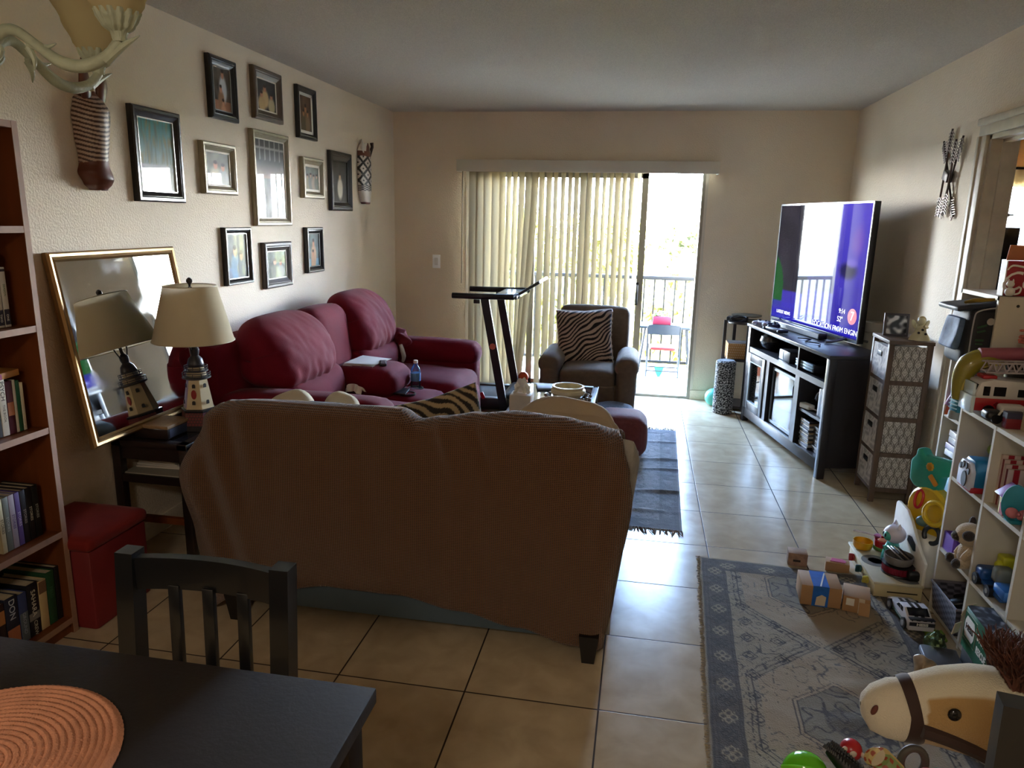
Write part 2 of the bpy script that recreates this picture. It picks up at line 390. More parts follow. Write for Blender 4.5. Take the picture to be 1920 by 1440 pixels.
# ------------------------------------------------------------ sliding glass door
d1 = struct('door_1', MB().bx(DX0, DX0 + .045, YB + .0, YB + .1, 0, DZ).bx(DX1 - .03, DX1, YB - .004, YB + .1, 0, DZ).bx(DX0, DX1, YB, YB + .1, DZ - .045, DZ).bx(DX0, DX1, YB + .005, YB + .1, 0, .022), M_alu, 'aluminium sliding glass door to the balcony')
def panel(x0, x1, y):
    fr = MB().bx(x0, x0 + .055, y, y + .03, .022, DZ - .045).bx(x1 - .055, x1, y, y + .03, .022, DZ - .045).bx(x0, x1, y, y + .03, DZ - .1, DZ - .045).bx(x0, x1, y, y + .03, .022, .1)
    f = struct('door_panel', fr, M_alu, parent=d1); struct('pane', MB().bx(x0 + .05, x1 - .05, y + .012, y + .018, .1, DZ - .1), M_glass, parent=f); return f
panel(DX0 + .045, -.5, YB + .055); p2 = panel(-1.02, .005, YB + .012)
struct('door_handle', MB().bx(-.055, -.03, YB - .012, YB + .012, .82, 1.02, .004).bx(-.05, -.035, YB - .04, YB - .012, .84, 1.0, .004), M_darkm, parent=p2)
struct('trim_2', MB().bx(DX1 - .004, DX1 + .02, YB - .006, YB, 0, DZ).bx(DX0 - .03, DX0, YB - .008, YB, 0, DZ), M_trim, 'thin white edge trim of the sliding door')
# vertical blinds
vb = thing('vertical_blind', 'beige vertical blind with long slats drawn over the sliding door', 'blind', (-.55, 6.4, 0))
obj('valance', MB().bx(-1.642, .565, 6.33, 6.345, 1.932, 2.03, .003).bx(-1.642, -1.63, 6.34, 6.488, 1.932, 2.03).bx(.553, .565, 6.34, 6.488, 1.932, 2.03).bx(-1.642, .565, 6.34, 6.488, 2.024, 2.03), mat('valance_vinyl', (206, 200, 184), .5), vb)
obj('headrail', MB().bx(-1.6, .52, 6.39, 6.44, 1.955, 2.0), M_white, vb)
M_slat = sheer('blind_slat', (176, 163, 134), .09)
xs = [-1.50, -1.44, -1.372, -1.30]; ang = [10, 12, 20, 34]
x = -1.245
while x < -.06:
    xs.append(x); ang.append(rnd(60, 74)); x += rnd(.054, .066)
for k, (x, a) in enumerate(zip(xs, ang)):
    a = R(a); sway = 0.0
    if 4 <= k <= 9: sway = -.05 * (k - 3) / 6 * (1 if k != 8 else 1.9)
    if k == 9: sway = -.12
    def f(u, v, x=x, a=a, sway=sway, k=k):
        w = (u - .5) * .089; bow = .006 * (1 - (2 * u - 1) ** 2); a2 = a + R(4) * sin(v * 2 + k)
        s = sway * (1 - v) ** 1.4
        return (x + w * cos(a2) + bow * sin(a2) + s, 6.41 + w * sin(a2) - bow * cos(a2) + .004 * sin(k * 3 + v * 4), lerp(.03, 1.955, v))
    obj('slat', MB().grid(f, 6, 14), M_slat, vb)
obj('wand', MB().cyl((-1.592, 6.36, 1.95), (-1.60, 6.37, .965), .0045, seg=8), plain((120, 110, 90)), vb)
lsw = thing('light_switch', 'white rocker light switch on the far wall left of the blind', 'switch', (-1.866, YB - .003, 1.145))
obj('plate', MB().bx(-1.903, -1.829, YB - .006, YB, 1.085, 1.205, .003), plain((248, 248, 248), .3), lsw)
obj('rocker', MB().box((-1.866, YB - .008, 1.145), (.034, .008, .068), (R(4), 0, 0), .002), plain((225, 222, 216)), lsw)
# ------------------------------------------------------------ balcony and outside
ral = thing('balcony_railing', 'dark brown metal balcony railing with thin balusters', 'railing', (-.4, 7.88, 0))
obj('top_rail', MB().bx(-2.8, 2.6, 7.85, 7.91, .945, .985, .005), mat('railing_paint', (12, 10, 9), .5), ral)
obj('bottom_rail', MB().bx(-2.8, 2.6, 7.865, 7.895, .05, .08), bpy.data.materials['railing_paint'], ral)
bm_ = MB().bx(-.008, .008, -.008, .008, .07, .95)
b0 = None
for i in range(50):
    x = -2.745 + i * .1065
    if b0 is None:
        b0 = obj('baluster', bm_, bpy.data.materials['railing_paint'], ral, world=False)
        b0.location = (x + .4, 0, 0)
    else:
        b = b0.copy(); C.objects.link(b); b.parent = ral; b.location = (x + .4, 0, 0)
# ================================================================= outside
grass = mat('lawn', (150, 142, 122), 1.0, var=.35, vscale=.4)
g = MB().bx(-120, 120, 9, 220, -7.2, -7.0)
g = obj('ground', g, grass); tag(g, 'green ground far below the balcony', 'ground'); g['kind'] = 'structure'
M_leaf = mat('tree_leaf', (150, 142, 70), .8, var=.4, vscale=1.2)
M_leaf2 = mat('tree_leaf_dark', (126, 124, 72), .8, var=.4, vscale=1.2)
M_bark = mat('bark', (86, 70, 52), .9, bump=.5, bscale=20)
def foliage(n, rx, rz, leaf, seed):
    rs = random.Random(seed); mb = MB()
    lobes = [(rs.uniform(-.6, .6) * rx, rs.uniform(-.6, .6) * rx, rs.uniform(-.5, .6) * rz, rs.uniform(.4, .75)) for _ in range(9)]
    vs, fs = [], []
    for i in range(n):
        l = lobes[i % len(lobes)]
        d = Vector((rs.gauss(0, 1), rs.gauss(0, 1), rs.gauss(0, 1))).normalized() * rs.uniform(.65, 1)
        p = Vector((l[0] + d.x * rx * l[3], l[1] + d.y * rx * l[3], l[2] + d.z * rz * l[3]))
        u = Vector((rs.gauss(0, 1), rs.gauss(0, 1), rs.gauss(0, 1))).normalized(); w = u.orthogonal().normalized(); s = leaf * rs.uniform(.6, 1.3)
        b = len(vs); vs += [p - u * s, p + w * s * .5, p + u * s, p - w * s * .5]; fs.append((b, b + 1, b + 2, b + 3))
    return mb.add(vs, fs)
protos = []
where = ['behind the open sliding door', 'past the balcony chair', 'beyond the right railing end', 'behind the left blind slats', 'behind the middle blind slats', 'behind the recliner']
spots = [(1.5, 20, 7.4, 0), (7.6, 25, 8.2, 1), (-2.5, 22, 7.0, 0), (-6, 26, 8.0, 1), (14.0, 32, 8.4, 0), (-11, 30, 8.5, 1), (2.8, 34, 8.6, 1), (-1.5, 38, 9.0, 0), (6.5, 42, 9.4, 1), (-17, 38, 9, 0), (22, 38, 9, 1), (-7, 46, 9.6, 0)]
names = ['nearest bushy tree beyond the railing, right of the open door', 'leafy tree just beyond the near trees on the right', 'bushy tree beyond the railing behind the blind slats', 'darker tree farther left beyond the balcony', 'yellow-green tree at the far right beyond the railing', 'dark tree far left past the balcony end', 'dark tree standing behind the nearest bushy tree', 'pale tree in the far row straight ahead', 'tall dark tree in the far row at right', 'pale distant tree at the far left end', 'dark distant tree at the far right end', 'pale tree in the farthest row, left of centre']
for i, ((x, y, h, k), nm) in enumerate(zip(spots, names)):
    if len(protos) < 2:
        t = thing('tree', nm, 'tree', (x, y, -7)); protos.append(t)
        obj('trunk', MB().tube([(0, 0, 0), (.1, 0, h * .3), (-.05, .1, h * .6)], [.22, .16, .08], 10), M_bark, t, world=False)
        fo = foliage(2600, 2.6, 2.6, .26, i); fo.V = [(a, b, c + h * .66) for a, b, c in fo.V]
        obj('foliage', fo, M_leaf if k == 0 else M_leaf2, t, world=False, smooth=False); t['group'] = 'trees beyond the balcony'
    else: dup(protos[k], (x, y, -7 + (h - 7.8)), i * 1.3, nm, 'trees beyond the balcony')
# ------------------------------------------------------------ balcony furniture
M_blue = mat('blue_paint', (12, 24, 36), .5, var=.1); M_red = mat('red_vinyl', (104, 10, 14), .5)
ft = thing('folding_table', 'small blue folding table against the balcony railing', 'table', (.27, 7.66, 0))
obj('tabletop', MB().bx(-.02, .56, 7.5, 7.84, .475, .5, .008), M_blue, ft)
for sx, x in ((-1, .06), (1, .48)):
    for y0, y1 in ((7.53, 7.56), (7.81, 7.78)):
        obj('leg', MB().tube([(x, y1, .476), (x + sx * .05, y0, .01)], .011, 8), M_blue, ft)
fc = thing('folding_chair', 'child-size folding chair with blue back and red seat on the balcony', 'chair', (.25, 7.5, 0))
obj('backrest', MB().grid(lambda u, v: (lerp(.09, .40, u), 7.38 - .02 * (1 - (2 * u - 1) ** 2), lerp(.435, .525, v) + .012 * (1 - (2 * u - 1) ** 4) * v), 12, 4).grid(lambda u, v: (lerp(.09, .40, u), 7.395 - .02 * (1 - (2 * u - 1) ** 2), lerp(.435, .525, v) + .012 * (1 - (2 * u - 1) ** 4) * v), 12, 4, flip=True), M_blue, fc)
obj('seat', MB().soft((.247, 7.52, .285), (.25, .24, .035), .015, 6), M_red, fc)
for x in (.085, .405):
    obj('leg', MB().tube([(x, 7.385, .52), (x + .004, 7.44, .28), (x + .012, 7.66, .006)], .009, 8), M_blue, fc)
    obj('leg', MB().tube([(x + .014, 7.6, .30), (x + .004, 7.36, .006)], .009, 8), M_blue, fc)
for y, z in ((7.385, .06), (7.6, .06), (7.62, .12)): obj('stretcher', MB().cyl((.088, y, z), (.408, y, z), .007), M_blue, fc)
pb = thing('planter_box', 'pink planter box of small flowers on the blue folding table', 'planter', (.225, 7.7, .5))
obj('box', MB().bx(.13, .32, 7.64, 7.76, .5, .585, .006), mat('pink_plastic', (118, 26, 50), .5), pb)
fl = MB(); M_fl = [plain((90, 130, 50)), plain((236, 150, 60)), plain((240, 235, 225))]
for i in range(46):
    p = (rnd(.135, .315), rnd(7.65, 7.75), rnd(.585, .63)); fl.slot(0 if i % 3 else 1 + (i // 3) % 2).ball(p, (.014, .014, .01), 6, 4)
obj('flowers', fl, M_fl, pb)
def blades(n, c, h, sp, w, seed, droop=.5):
    rs = random.Random(seed); mb = MB()
    for i in range(n):
        a = rs.uniform(0, 2 * pi); L_ = h * rs.uniform(.7, 1.1); s = sp * rs.uniform(.5, 1)
        def f(u, v, a=a, L_=L_, s=s):
            r = s * v ** 1.5; z = L_ * (v - droop * v ** 3); ww = (u - .5) * w * (1 - v ** 3)
            return (c[0] + r * cos(a) - ww * sin(a), c[1] + r * sin(a) + ww * cos(a), c[2] + z)
        mb.grid(f, 2, 8)
    return mb
pp = thing('potted_plant', 'potted plant with long drooping blades beside the sliding door frame', 'plant', (-.36, 7.45, 0))
obj('pot', MB().lathe([(.10, 0), (.13, .22), (.14, .22), (.12, .2), (0.001, .2)], (-.36, 7.45, 0)), plain((150, 82, 54)), pp)
obj('leaves', blades(26, (-.36, 7.45, .2), .75, .42, .028, 3), M_leaf2, pp)
vp = thing('trailing_plant', 'leafy trailing plant hanging by the right end of the balcony table', 'plant', (.545, 7.6, 0))
tv_ = MB(); 
for i in range(90):
    z = rnd(.08, .62); tv_.ball((.545 + rnd(-.03, .03), 7.62 + rnd(-.06, .06), z), (.022, .012, .016), 6, 4, (rnd(0, 3), rnd(0, 3), 0))
obj('leaves', tv_, M_leaf, vp); obj('stem', MB().tube([(.55, 7.66, .0), (.56, 7.64, .3), (.54, 7.6, .62)], .006, 6), M_bark, vp)
one('toy_trowel', MB().prism([(-.05, .06), (.05, .06), (.03, 0), (0, -.06), (-.03, 0)], .012, (.22, 7.42, .03), (R(75), 0, 0)), plain((30, 160, 110)), 'small green plastic toy on the balcony tiles under the red chair', 'toy')
one('plant_stand_pot', MB().lathe([(.08, 0), (.11, .2), (.12, .2), (.1, .18), (.001, .18)], (-.75, 7.5, 0)), plain((120, 110, 96)), 'grey plant pot on the balcony behind the blinds', 'plant pot', loc=(-.75, 7.5, 0))
# ================================================================= burgundy reclining sofa on the left wall
M_velvet = mat('burgundy_velvet', (104, 10, 28), .85, var=.16, vscale=5, bump=.12, bscale=220, sheen=.05, spec=.2)
sf = thing('reclining_sofa', 'burgundy velvet reclining sofa along the left wall under the picture frames', 'sofa', (-1.75, 4.26, 0))
obj('base', MB().bx(-2.2, -1.28, 3.3, 5.2, .04, .34, .03), M_velvet, sf)
obj('back_frame', MB().soft((-2.13, 4.24, .5), (.2, 2.1, .82), .08, 8), M_velvet, sf)
def arm(y0, y1, ztop, xf):
    mb = MB()
    mb.soft(((-2.05 + xf) / 2, (y0 + y1) / 2, .3), (xf + 2.05, (y1 - y0) * .86, .56), .06, 8)
    mb.soft(((-2.08 + xf) / 2, (y0 + y1) / 2, ztop - .085), (xf + 2.08 + .03, y1 - y0 + .02, .17), .083, 10, bulge=(0, 0, .015), wob=.006)
    return mb
obj('armrest', arm(3.2, 3.44, .645, -1.2), M_velvet, sf)
obj('armrest', arm(5.08, 5.32, .64, -1.17), M_velvet, sf)
def seat(y0, y1, xf, zt):
    def df(P, p):
        if p[2] > 0: P.z -= .02 * abs(p[0]) ** 3
        return P
    mb = MB().soft(((-1.95 + xf) / 2, (y0 + y1) / 2, zt - .09), (xf + 1.95, y1 - y0 - .01, .19), .07, 12, bulge=(.02, 0, .03), wob=.008, seed=y0)
    mb.soft((xf - .05, (y0 + y1) / 2, .21), (.14, y1 - y0 - .02, .34), .06, 8, bulge=(.02, 0, 0), wob=.006); return mb
obj('seat', seat(3.44, 4.06, -1.16, .45), M_velvet, sf)
obj('console_seat', seat(4.06, 4.46, -1.2, .44), M_velvet, sf)
obj('seat', seat(4.46, 5.08, -1.14, .47), M_velvet, sf)
def backc(y0, y1, zt, seed):
    """a plump recliner bolster: front profile swept across its width, gathered along the lower seam"""
    prof = [(-1.90, .62), (-1.80, .625), (-1.755, .68), (-1.755, .76), (-1.79, .85), (-1.85, .93), (-1.93, .985), (-2.01, 1.0), (-2.08, .97), (-2.10, .88), (-2.08, .70), (-1.98, .63)]
    n = len(prof); dz = zt - 1.0; sx, sz = -1.95, .78
    def P(t):
        t = t % 1 * n; i = int(t); f = t - i; g = [prof[(i + k) % n] for k in (-1, 0, 1, 2)]
        return [.5 * (2 * g[1][c] + (g[2][c] - g[0][c]) * f + (2 * g[0][c] - 5 * g[1][c] + 4 * g[2][c] - g[3][c]) * f * f + (3 * g[1][c] - g[0][c] - 3 * g[2][c] + g[3][c]) * f ** 3) for c in (0, 1)]
    def f(u, v):
        x, z = P(u); w = 2 * v - 1; w = sin(w * pi / 2) * .55 + w * .45; w = max(-1, min(1, w))
        e = max(0, 1 - abs(w) ** 4.2) ** (1 / 2.6)
        y = lerp(y0, y1, (w + 1) / 2); low = max(0, 1 - (z - .62) / .16)
        k = .012 * low * (.5 + .5 * sin(y * 62 + 3 * nz(y * 8, z * 6, seed))) + .010 * nz(y * 7 + z * 5, z * 6, seed) + .005 * nz(y * 20 + z * 14, z * 12 - y * 9, seed + 3)
        x2 = sx + (x - sx) * e + k * (1 if x > -1.95 else 0) * e; z2 = sz + (z - sz) * (.35 + .65 * e) - .02 * abs(w) ** 3 * (z > .85)
        return (x2, y, z2 + (dz if z > .8 else dz * max(0, (z - .62) / .18)))
    return MB().grid(f, 72, 64, wrapu=True)
def lumb(y0, y1, seed):
    return MB().soft((-1.89, (y0 + y1) / 2, .54), (.30, y1 - y0 + .02, .27), .10, 12, bulge=(.035, 0, 0), wob=.012, wf=6, seed=seed)
obj('back_cushion', backc(3.36, 4.10, 1.0, 1), M_velvet, sf, sharp=180); obj('lumbar_cushion', lumb(3.44, 4.12, 2), M_velvet, sf, relax=6)
obj('console_back', MB().soft((-2.0, 4.29, .68), (.24, .5, .58), .09, 10, bulge=(.02, 0, .01), rot=(0, R(-6), 0)), M_velvet, sf)
obj('back_cushion', backc(4.47, 5.16, 1.03, 3), M_velvet, sf, sharp=180); obj('lumbar_cushion', lumb(4.46, 5.10, 4), M_velvet, sf, relax=6)
cl = obj('console_lid', MB().soft((-1.67, 4.27, .53), (.46, .40, .17), .08, 12, bulge=(.02, 0, .02), wob=.006), M_velvet, sf)
obj('cup_holder', MB().lathe([(.001, 0), (.05, 0), (.05, .012), (.042, .012), (.042, .004), (.001, .004)], (-1.39, 4.35, .459), 20).lathe([(.001, 0), (.05, 0), (.05, .012), (.042, .012), (.042, .004), (.001, .004)], (-1.39, 4.19, .459), 20), M_black, sf)
# things on it
wb = thing('water_bottle', 'clear plastic water bottle in the sofa cup holder', 'bottle', (-1.39, 4.35, .465))
obj('body', MB().lathe([(.001, 0), (.03, 0), (.032, .006), (.032, .05), (.030, .055), (.032, .06), (.032, .115), (.026, .135), (.012, .155), (.012, .165)], (-1.39, 4.35, .466), 20), clearglass('bottle_plastic', (215, 228, 238), .05), wb)
obj('label', MB().lathe([(.0325, .05), (.033, .052), (.033, .10), (.0325, .102)], (-1.39, 4.35, .466), 20), plain((96, 140, 190), .3), wb)
obj('cap', MB().cyl((-1.39, 4.35, .629), (-1.39, 4.35, .648), .0145), M_white, wb)
pa = MB()
for k in range(5):
    pa.grid(lambda u, v, k=k: (-1.80 + .20 * u + .01 * k * v, 4.15 + .21 * v + .008 * k, .628 + .003 * k + .012 * (1 - u) * v * (k > 2)), 8, 6)
one('notepad', pa, mat('paper', (228, 226, 220), .8), 'loose white papers lying on the sofa console lid', 'paper')
rc = thing('remote_control', 'black remote control on the burgundy console lid', 'remote', (-1.57, 4.25, .63), R(20))
obj('body', MB().box((0, 0, .008), (.045, .13, .017), bev=.006), M_black, rc, world=False)
rb = MB()
for i in range(3):
    for j in range(7): rb.cyl((-.012 + .012 * i, -.05 + .014 * j, .0165), (-.012 + .012 * i, -.05 + .014 * j, .0185), .0035, seg=8)
obj('buttons', rb, plain((120, 120, 125)), rc, world=False)
one('tablet_phone', MB().box((-1.44, 4.20, .478), (.09, .15, .009), (0, R(4), R(8)), .004), M_black, 'black phone lying beside the burgundy cup holders', 'phone')
tis = MB().grid(lambda u, v: (-1.75 + .13 * u + .02 * nz(u * 4, v * 4), 4.02 + .14 * v + .02 * nz(u * 4, v * 4, 5), .475 + .012 + .07 * max(0, nz(u * 3.1, v * 3.3, 2) + .25) + .07 * exp(-((u - .4) ** 2 + (v - .7) ** 2) * 20)), 18, 18)
one('crumpled_tissue', tis, mat('tissue_paper', (232, 226, 214), .9), 'crumpled white tissue on the near burgundy seat', 'tissue')
rbag = thing('scarf', 'dark red scarf bunched at the far sofa arm', 'scarf', (-1.62, 5.06, .65))
obj('cloth', MB().soft((-1.74, 5.09, .66), (.12, .11, .10), .045, 14, wob=.05, wf=16, seed=3), mat('red_cloth', (120, 24, 36), .9, var=.2), rbag)
one('game_controller', MB().tube([(-1.72, 5.03, .62), (-1.71, 5.035, .58), (-1.70, 5.04, .53), (-1.71, 5.045, .49)], [.012, .017, .017, .010], 10, sm=4), plain((222, 218, 210)), 'slim white handset tucked beside the far sofa arm', 'handset')

# ================================================================= loveseat seen from behind
M_bluegrey = mat('bluegrey_upholstery', (72, 88, 100), .9, var=.08, bump=.15, bscale=300)
M_lightarm = mat('light_mesh_cover', (150, 146, 140), .9, var=.10, vscale=40, bump=.3, bscale=260)
lv = thing('loveseat', 'blue-grey loveseat seen from behind under a brown blanket', 'sofa', (-.78, 2.75, 0))
obj('frame', MB().bx(-1.5, -.12, 2.345, 3.15, .06, .32, .02), M_bluegrey, lv)
obj('back', MB().soft((-.79, 2.43, .415), (1.42, .15, .74), .05, 8), M_bluegrey, lv)
for x in (-1.14, -.46): obj('seat_cushion', MB().soft((x, 2.86, .40), (.66, .66, .18), .06, 8, bulge=(0, 0, .02)), M_bluegrey, lv)
obj('back_cushion', MB().soft((-1.14, 2.56, .61), (.70, .20, .36), .08, 8, bulge=(0, .03, .03), wob=.01), M_bluegrey, lv)
obj('back_cushion', MB().soft((-.43, 2.56, .61), (.70, .20, .36), .08, 8, bulge=(0, .03, .03), wob=.01, seed=4), M_bluegrey, lv)
obj('armrest', MB().soft((-1.56, 2.78, .36), (.16, .78, .60), .07, 8, bulge=(0, 0, .02)), M_bluegrey, lv)
def armdf(P, p):
    P.z -= .30 * clamp((p[1] + 1) / 2) ** .8 * max(0, p[2]); P.x -= .085 * (1 - p[2]) / 2 * (p[0] > 0); return P
ar = obj('armrest', MB().soft((-.040, 2.81, .435), (.15, .84, .79), .073, 12, bulge=(.015, 0, .0), deform=armdf), M_lightarm, lv); ar['label'] = 'light grey mesh covered armrest'
M_legblk = mat('black_leg', (14, 12, 12), .4)
for x, y in ((-.11, 2.31), (-1.47, 2.31), (-.11, 3.08), (-1.47, 3.08)):
    lg = MB(); a, b = .035, .022
    lg.add([(x - a, y - a + .02, .11), (x + a, y - a + .02, .11), (x + a, y + a + .02, .11), (x - a, y + a + .02, .11), (x - b, y - b + .02, 0), (x + b, y - b + .02, 0), (x + b, y + b + .02, 0), (x - b, y + b + .02, 0)], [(3, 2, 1, 0), (4, 5, 6, 7), (0, 1, 5, 4), (1, 2, 6, 5), (2, 3, 7, 6), (3, 0, 4, 7)])
    obj('leg', lg, M_legblk, lv)
# brown waffle blanket over its back
def waffle_mat():
    m, nt, b = newmat('waffle_knit'); N = nt.nodes; L = nt.links
    tc = N.new('ShaderNodeTexCoord'); outs = []
    for ax, sc in (('X', 44.0), ('Z', 50.0)):
        w = N.new('ShaderNodeTexWave'); w.wave_type = 'BANDS'; w.bands_direction = ax; w.inputs['Scale'].default_value = sc; w.inputs['Distortion'].default_value = .6; w.inputs['Detail Scale'].default_value = .6
        L.new(tc.outputs['Object'], w.inputs[0]); outs.append(w.outputs['Fac'])
    mx = N.new('ShaderNodeMath'); mx.operation = 'MAXIMUM'; L.new(outs[0], mx.inputs[0]); L.new(outs[1], mx.inputs[1])
    cr = N.new('ShaderNodeValToRGB'); cr.color_ramp.elements[0].position = .35; cr.color_ramp.elements[0].color = lin((58, 37, 24)); cr.color_ramp.elements[1].position = .95; cr.color_ramp.elements[1].color = lin((110, 76, 50))
    L.new(mx.outputs[0], cr.inputs[0]); L.new(cr.outputs[0], b.inputs['Base Color'])
    bp = N.new('ShaderNodeBump'); bp.inputs['Strength'].default_value = .7; bp.inputs['Distance'].default_value = .006; L.new(mx.outputs[0], bp.inputs['Height']); L.new(bp.outputs[0], b.inputs['Normal'])
    b.inputs['Roughness'].default_value = .95; b.inputs['Sheen Weight'].default_value = .25; b.inputs['Specular IOR Level'].default_value = .15
    return m
M_waffle = waffle_mat()
def xl(z): return interp(z, [(.0, -1.60), (.32, -1.645), (.556, -1.69), (.78, -1.585), (.85, -1.535)])
def xr(z): return interp(z, [(.05, -.06), (.24, -.034), (.606, .010), (.70, -.004), (.80, -.03), (.857, -.075)])
hem = [(0, .02), (.07, .075), (.2, .145), (.35, .182), (.5, .185), (.65, .148), (.8, .10), (.93, .058), (1, .035)]
topz = [(0, .828), (.03, .848), (.1, .862), (.34, .864), (.49, .868), (.535, .832), (.6, .85), (.68, .868), (.78, .884), (.88, .874), (.96, .856), (1, .825)]
def blanket(u, v):
    zt = interp(u, topz); zb = interp(u, hem)
    # v 0..0.74 back face, .74..0.84 over the ridge, to 1 down the front
    if v < .74:
        k = v / .74; z = lerp(zb, zt - .05, k); y = 2.318 - .015 * sin(k * pi)
    elif v < .86:
        k = (v - .74) / .12; a = k * pi; z = zt - .05 + .05 * sin(a); y = 2.318 + .075 * (1 - cos(a))
    else:
        k = (v - .86) / .14; z = zt - .05 - .16 * k; y = 2.468 + .24 * sin(k * 1.2) + .0 * k
    x = lerp(xl(min(z, .85)), xr(min(z, .857)), u)
    e = abs(2 * u - 1)
    y += .05 * max(0, (e - .9) / .1) ** 2
    f = .012 * nz(x * 3, z * 2.2, 1) + .006 * nz(x * 9, z * 3, 4)
    f += .011 * sin((x + .28 * z) * 42) * exp(-((x + 1.5) / .10) ** 2) + .008 * sin((x - .15 * z) * 48) * exp(-((x + .06) / .09) ** 2)
    f += .014 * exp(-((x + .66 - .28 * (zt - z)) / .02) ** 2) * clamp(1 - (zt - z) / .22) - .012 * exp(-((x + .55 - .4 * (zt - z)) / .02) ** 2) * clamp(1 - (zt - z) / .25)
    return (x, y - f, z)
bl = MB().grid(blanket, 150, 110)
bo = one('throw_blanket', bl, M_waffle, 'large brown waffle-knit throw blanket draped over the loveseat back', 'blanket')
sm = bo.modifiers.new('thickness', 'SOLIDIFY'); sm.thickness = .006; sm.offset = 0
# ------------------------------------------------------------ cushions
M_vc = mat('dyed_fabric', (255, 255, 255), .9, vc=True, bump=.1, bscale=400, sheen=.1)
def zebra(seed, f=5.2, dark=(38, 30, 26), light=(172, 148, 118), rot=.5):
    def c(u, v):
        x = u * 2 - 1; y = v * 2 - 1
        p = f * (y * cos(rot) + x * sin(rot)) + 1.5 * nz(x * 1.3 + seed, y * 1.3, 1) * 2 + .9 * nz(x * 2.6, y * 2.6 + seed, 7)
        p += 1.1 * abs(x) * (1 if seed % 2 else -1)
        s = sin(p * pi) + .55 * nz(x * 3, y * 3, seed + 3)
        return dark if s > .08 else light
    return c
zc = MB().pillow((-.755, 2.70, .655), .39, .39, .12, (R(-14), R(-18), R(6)), 110, zebra(2, 10.0, (34, 26, 22), (164, 142, 108), rot=.9))
one('zebra_pillow', zc, M_vc, 'zebra striped pillow peeking up behind the brown blanket', 'pillow')
M_linen = mat('beige_linen', (176, 158, 134), .95, var=.05, bump=.2, bscale=300)
def plump(c, d, rot, seed):
    def df(P, p):
        k = 1 - .35 * abs(p[0]) ** 3; P.z *= k; P.y *= 1 - .45 * abs(p[0]) ** 3; P.z += .012 * nz(P.x * 14, seed) ; return P
    return MB().soft(c, d, .075, 20, bulge=(0, .01, .03), rot=rot, wob=.014, wf=9, seed=seed, deform=df)
one('throw_pillow', plump((-.255, 2.70, .755), (.41, .17, .17), (R(-10), R(2), R(-3)), 2), M_linen, 'plump beige pillow at the right end of the loveseat', 'pillow', relax=6)
one('throw_pillow', plump((-1.40, 2.70, .728), (.24, .16, .14), (R(-10), R(-3), R(5)), 5), mat('cream_linen', (206, 194, 168), .95, bump=.2, bscale=300), 'cream pillow barely showing above the left of the blanket', 'pillow', relax=6)
one('throw_pillow', plump((-1.205, 2.76, .718), (.20, .15, .14), (R(-10), R(4), R(-8)), 8), bpy.data.materials['cream_linen'], 'second cream pillow beside the first, nearer the burgundy seat', 'pillow', relax=6)

# ================================================================= recliner armchair
M_rec = mat('grey_brown_chenille', (104, 86, 68), .92, var=.12, vscale=30, bump=.25, bscale=240, sheen=.1)
rc = thing('recliner_chair', 'dark grey-brown club recliner in front of the blinds', 'armchair', (-.37, 5.68, 0))
obj('base', MB().soft((-.37, 5.66, .19), (.62, .60, .30), .03, 6), M_rec, rc)
obj('footrest_panel', MB().soft((-.37, 5.345, .20), (.42, .05, .27), .02, 8, bulge=(0, -.008, 0)), M_rec, rc)
obj('seat', MB().soft((-.37, 5.60, .37), (.42, .56, .15), .05, 10, bulge=(0, -.01, .02)), M_rec, rc)
def arm2(x):
    def df(P, p):
        P.x *= lerp(.86, 1.0, (p[2] + 1) / 2); return P
    return MB().soft((x, 5.62, .27), (.155, .62, .46), .06, 10, deform=df).soft((x, 5.61, .47), (.18, .62, .16), .078, 10, bulge=(0, -.01, .008))
obj('armrest', arm2(-.655), M_rec, rc); obj('armrest', arm2(-.075), M_rec, rc)
obj('backrest', MB().soft((-.365, 5.93, .565), (.57, .17, .59), .06, 12, bulge=(0, -.03, .01), rot=(R(-9), 0, 0), wob=.004), M_rec, rc)
for x in (-.62, -.12):
    for y in (5.52, 5.88): obj('foot', MB().cyl((x, y, 0), (x, y, .05), .02, .028), M_legblk, rc)
zp = thing('zebra_cushion', 'square zebra print cushion with corded edge on the recliner', 'cushion', (-.44, 5.74, .62))
RZ_ = (R(-14), R(-3), R(6))
obj('cushion', MB().pillow((-.425, 5.725, .630), .44, .44, .13, RZ_, 140, zebra(5, 14.5, (32, 24, 22), (186, 162, 144), -.6)), M_vc, zp)
T0 = TM((-.425, 5.725, .630), RZ_); edge = []
for i in range(96):
    t = i / 96 * 4; s_ = int(t); q = (t - s_) * 2 - 1; P = [(q, -1), (1, q), (-q, 1), (-1, -q)][s_]
    k = 1 - .07 * (1 - abs(P[1])) * abs(P[0]) ** 6; k2 = 1 - .07 * (1 - abs(P[0])) * abs(P[1]) ** 6
    edge.append(T0 @ Vector((P[0] * .22 * k + .004 * sin(i * 2.6), .004 * cos(i * 2.6), P[1] * .22 * k2)))
obj('corded_edge', MB().tube(edge, .007, 6, closed=True), plain((176, 158, 138)), zp)
